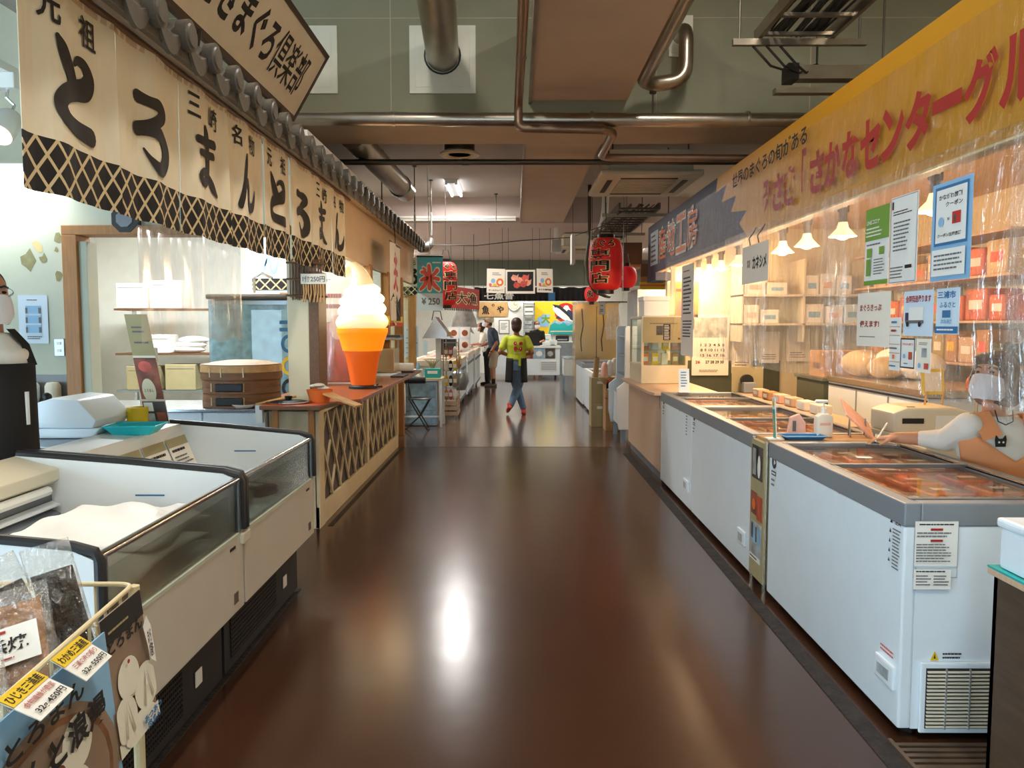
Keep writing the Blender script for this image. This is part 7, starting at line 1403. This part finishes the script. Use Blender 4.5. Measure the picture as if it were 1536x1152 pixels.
# --- masked staff at the far counter
t = thing('person', 'masked person in dark clothes standing behind the far freezer', 'person', (.66, 23.75, 0))
hm = HM((0, -.02, 1.50), .2, -.1)
blob('body', [('l', [((0, 0, .8), .14, .11), ((0, 0, 1.0), .13, .10), ((0, 0, 1.2), .16, .10), ((0, 0, 1.31), .165, .08), ((0, 0, 1.36), .06, .055)]), C((0, 0, 1.34), .046, (0, -.01, 1.44), .044)]+head_prims(hm)+[q for s in (-1, 1) for q in limb([((s*.08, 0, .85), .09), ((s*.08, 0, .45), .06), ((s*.08, 0, .08), .042)])+limb([((s*.17, 0, 1.29), .05), ((s*.21, -.03, 1.05), .038), ((s*.1, -.2, 1.02), .03)])+hand((s*.1, -.2, 1.02), (-s*.3, -1, 0), (0, 0, 1), 1, .5, -s)+foot((s*.08, 0, 0), -1.57)], .012, 'skin_far', t, 2)
blob('uniform', [('l', [((0, 0, .5), .17, .14), ((0, 0, .8), .16, .13), ((0, 0, 1.0), .15, .12), ((0, 0, 1.2), .175, .12), ((0, 0, 1.32), .175, .095), ((0, 0, 1.37), .07, .065)])]+[C((s*.17, 0, 1.29), .06, (s*.205, -.02, 1.08), .052) for s in (-1, 1)], .012, 'black_cloth', t, 3)
blob('hair', [('m', hm, ('e', (0, .025, .045), .09, .10, .095)), ('m', hm, ('e', (0, .05, -.03), .085, .06, .09))], .011, 'hair', t, 3); face(t, hm)
# --- seller at the near freezer
t = thing('person', 'seller in an orange apron and face mask reaching over the near freezer', 'person', (2.34, 3.82, 0))
def W(x, y, z): return (x-2.34, y-3.82, z)
hm = HM(W(2.27, 3.80, 1.245), -.95, -.22)
nk = W(2.30, 3.83, 1.09)
torso = [(W(2.36, 3.86, .42), .17, .13), (W(2.36, 3.86, .60), .165, .125), (W(2.35, 3.85, .80), .17, .12), (W(2.335, 3.84, .95), .185, .11), (W(2.325, 3.84, 1.02), .175, .085), (W(2.315, 3.835, 1.075), .07, .06)]
wr = W(1.965, 4.085, .925); hd = (-.80, .52, -.10)
armR_ = [(W(2.165, 3.80, 1.02), .056), (W(2.135, 3.93, .935), .046), (wr, .029)]
armL_ = [(W(2.49, 3.84, 1.02), .056), (W(2.58, 3.74, .80), .044), (W(2.42, 3.56, .70), .03)]
legs = [q for s in (-1, 1) for q in limb([(W(2.36+s*.09, 3.86, .50), .095), (W(2.36+s*.1, 3.62, .46), .07), (W(2.36+s*.1, 3.62, .08), .045)])]
blob('body', [('l', torso), C(nk, .05, W(2.285, 3.82, 1.18), .048)]+head_prims(hm, 1.0)+limb(armR_)+limb(armL_)+legs+[C(wr, .029, Vector(wr)+Vector(hd)*.02, .026)]+hand(wr, hd, (.05, 0, 1), .95, .62, -1)+hand(W(2.42, 3.56, .70), (-.8, -.3, -.2), (0, 0, 1), .95, .6, 1), .0055, 'skin', t, 3)
blob('sweater', [('l', [(c, a+.014, b+.014) for c, a, b in torso[1:-1]]+[(W(2.315, 3.835, 1.07), .085, .072)])]+limb([(armR_[0][0], .068), (armR_[1][0], .058), (W(2.055, 4.005, .93), .042)])+limb([(armL_[0][0], .068), (armL_[1][0], .056), (W(2.47, 3.62, .73), .042)]), .008, 'white_cloth', t, 4)
def ap(u, v):
    a = math.radians(-170+160*u); zt = .865+.215*abs(2*u-1)**1.1*(1 if abs(2*u-1) > .0 else 0); z = .45+(zt-.45)*v
    # torso half-axes at this height
    S = [(c[2], c[0], c[1], rx, ry) for c, rx, ry in torso]
    i = 0
    while i < len(S)-2 and z > S[i+1][0]: i += 1
    f = max(0, min(1, (z-S[i][0])/(S[i+1][0]-S[i][0]))); cx, cy, rx, ry = [S[i][k]+(S[i+1][k]-S[i][k])*f for k in (1, 2, 3, 4)]
    return (cx+(rx+.026)*math.cos(a), cy+(ry+.026)*math.sin(a), z)
o = MB().grid(ap, 40, 22).build('apron', 'apron_orange', t, smooth=True); md = o.modifiers.new('t', 'SOLIDIFY'); md.thickness = .005
for s, sh_ in ((-1, (2.20, 3.80)), (1, (2.45, 3.80))):
    a = Vector(W(2.335+s*.10, 3.715, .99)); b = Vector(W(sh_[0], sh_[1], 1.095)); 
    MB().add([a+Vector((-.045, 0, -.03)), a+Vector((.045, 0, .0)), b+Vector((.05, -.02, .0)), b+Vector((-.045, -.02, -.01)), b+Vector((.05, .06, -.02)), b+Vector((-.045, .06, -.03))], [(0, 1, 2, 3), (3, 2, 4, 5)]).build('apron_strap', 'apron_orange', t, smooth=True)
blob('skirt', [('l', [(W(2.36, 3.86, .38), .19, .15), (W(2.36, 3.86, .60), .185, .145)])]+[C(W(2.36+s*.09, 3.8, .48), .11, W(2.36+s*.1, 3.62, .46), .085) for s in (-1, 1)]+[C(W(2.36+s*.1, 3.62, .46), .08, W(2.36+s*.1, 3.62, .12), .06) for s in (-1, 1)], .012, 'black_cloth', t, 2)
for s in (-1, 1): blob('shoe', foot(W(2.36+s*.1, 3.62, 0), -1.57), .01, 'black_cloth', t, 2)
blob('hair', [('m', hm, ('e', (0, .022, .045), .098, .108, .098)), ('m', hm, ('e', (0, .055, -.03), .10, .075, .10)), ('m', hm, ('e', (.075, .01, -.02), .026, .055, .085)), ('m', hm, ('e', (-.075, .01, -.02), .026, .055, .085)), ('m', hm, ('e', (0, -.06, .085), .07, .04, .035)), ('m', hm, ('e', (.06, .075, -.06), .05, .04, .06)), ('m', hm, ('e', (-.06, .075, -.06), .05, .04, .06))], .007, 'hair_brown', t, 2)
face(t, hm, 1.0, 'mask_white', False, 'hair_brown')
MB().tube([W(2.27, 3.77, 1.10), W(2.27, 3.74, 1.05), W(2.30, 3.73, 1.035), W(2.34, 3.74, 1.05), W(2.36, 3.78, 1.10)], .003, 6).build('necklace', 'black', t)
k = MB().add([W(2.265+x, 3.703, .955+z) for x, z in ((-.022, -.02), (.022, -.02), (.026, .012), (.022, .034), (.010, .018), (-.010, .018), (-.022, .034), (-.026, .012))]+[W(2.265+x, 3.709, .955+z) for x, z in ((-.022, -.02), (.022, -.02), (.026, .012), (.022, .034), (.010, .018), (-.010, .018), (-.022, .034), (-.026, .012))], [tuple(range(8)), tuple(range(15, 7, -1))]+[(i, (i+1) % 8, 8+(i+1) % 8, 8+i) for i in range(8)])
k.build('cat_brooch', 'black', t)
for x in (-.01, .01): MB().ball(W(2.265+x, 3.701, .957), .005, .002, .005, 8, 6).build('brooch_eye', 'paper', t)
tg = Vector(hd).normalized()
pen = MB().cyl((1.86, 4.10, .90), (1.965, 4.20, .985), .0045, n=8).build('pen', 'plastic_white'); tag(pen, 'white pen held in the hand over the near freezer', 'pen'); MB().cyl((1.86, 4.10, .90), (1.853, 4.093, .894), .004, .001, 8).build('tip', 'black', pen)
t = thing('order_pad', 'dark order pad lying on the freezer under the hand', 'pad', (1.90, 4.12, .876), -.5); B(-.07, .09, -.05, .05, 0, .012).build('pad', 'photo_dark', t, bevel=.002)
for i in range(5): B(-.055, .075, -.04+.018*i, -.035+.018*i, .012, .0128).build('line', 'paper', t)
# --- man at the left edge
t = thing('person', 'man in a black apron with glasses and mask at the left edge', 'person', (-2.235, 3.40, 0))
hm = HM((.005, -.01, 1.61), .95, -.10)
blob('body', [('l', [((0, 0, .80), .14, .11), ((0, 0, 1.0), .145, .115), ((0, 0, 1.2), .155, .12), ((0, 0, 1.38), .15, .10), ((0, 0, 1.46), .065, .06)]), C((0, 0, 1.44), .056, (0, 0, 1.54), .054)]+head_prims(hm, 1.04)+[q for s in (-1, 1) for q in limb([((s*.08, 0, .85), .095), ((s*.09, 0, .46), .065), ((s*.09, 0, .08), .045)])+foot((s*.09, 0, 0), -1.2)]
     + limb([((-.04, -.14, 1.36), .055), ((-.07, -.2, 1.10), .044), ((-.04, -.30, .95), .032)])+limb([((-.10, .12, 1.36), .055), ((-.16, .16, 1.10), .044), ((-.1, .0, .98), .032)])+hand((-.04, -.30, .95), (-.3, -1, -.2), (0, 0, 1), 1, .5, 1)+hand((-.1, 0, .98), (.3, -1, 0), (0, 0, 1), 1, .5, -1), .008, 'skin', t, 3)
blob('shirt', [('l', [((0, 0, .84), .155, .125), ((0, 0, 1.0), .155, .125), ((0, 0, 1.2), .166, .13), ((0, 0, 1.39), .158, .11), ((0, 0, 1.47), .08, .072)]), C((-.04, -.14, 1.36), .066, (-.075, -.20, 1.06), .058), C((-.10, .12, 1.36), .066, (-.15, .155, 1.16), .062)], .009, 'white_cloth', t, 3)
skirt('apron', -3.0, 1.2, .35, 1.34, .172, .145, .012, 'black_cloth', t)
for s in (0, 1):
    pts = [((.165, .03), 1.33), ((.14, .02), 1.42), ((.08, .02), 1.485)] if s else [((.05, -.135), 1.33), ((.03, -.11), 1.42), ((.0, -.06), 1.485)]
    k = MB(); L = []
    for (xy, z) in pts: L += [(xy[0]-(.0 if s else .03), xy[1]-(.03 if s else 0), z), (xy[0]+(.0 if s else .03), xy[1]+(.03 if s else 0), z)]
    k.add(L, [(0, 1, 3, 2), (2, 3, 5, 4)]).build('apron_strap', 'black_cloth', t)
blob('trousers', [('l', [((0, 0, .75), .15, .12), ((0, 0, .92), .15, .12)])]+[C((s*.08, 0, .85), .10, (s*.09, 0, .12), .065) for s in (-1, 1)], .012, 'black_cloth', t, 3)
blob('hair', [('m', hm, ('e', (0, .03, .055), .086, .10, .09)), ('m', hm, ('e', (0, .055, -.01), .08, .06, .07))], .008, 'hair_grey', t, 3); face(t, hm, 1.04, 'mask_white', True, 'hair_grey')
MB().lathe([(.0, 0), (.012, .0), (.012, .14), (0, .14)], (.165, -.03, 1.08), 8).build('pocket_pen', 'plastic_white', t)
# ---------------------------------------------------------------- put every Empty at the base of its thing
bpy.context.view_layer.update()
_kids = {}
for o in bpy.data.objects:
    if o.parent: _kids.setdefault(o.parent, []).append(o)
for o in list(bpy.data.objects):
    if o.type == 'EMPTY' and o.parent is None and o.location.length < 1e-6 and o.rotation_euler.z == 0 and o in _kids:
        pts = []
        def walk(q):
            if q.type == 'MESH': pts.extend(q.matrix_world @ Vector(c) for c in q.bound_box)
            for k in _kids.get(q, []): walk(k)
        for k in _kids[o]: walk(k)
        if not pts: continue
        b = Vector(((min(p.x for p in pts)+max(p.x for p in pts))/2, (min(p.y for p in pts)+max(p.y for p in pts))/2, min(p.z for p in pts)))
        o.location = b
        for k in _kids[o]: k.location = k.location-b
bpy.context.view_layer.update()
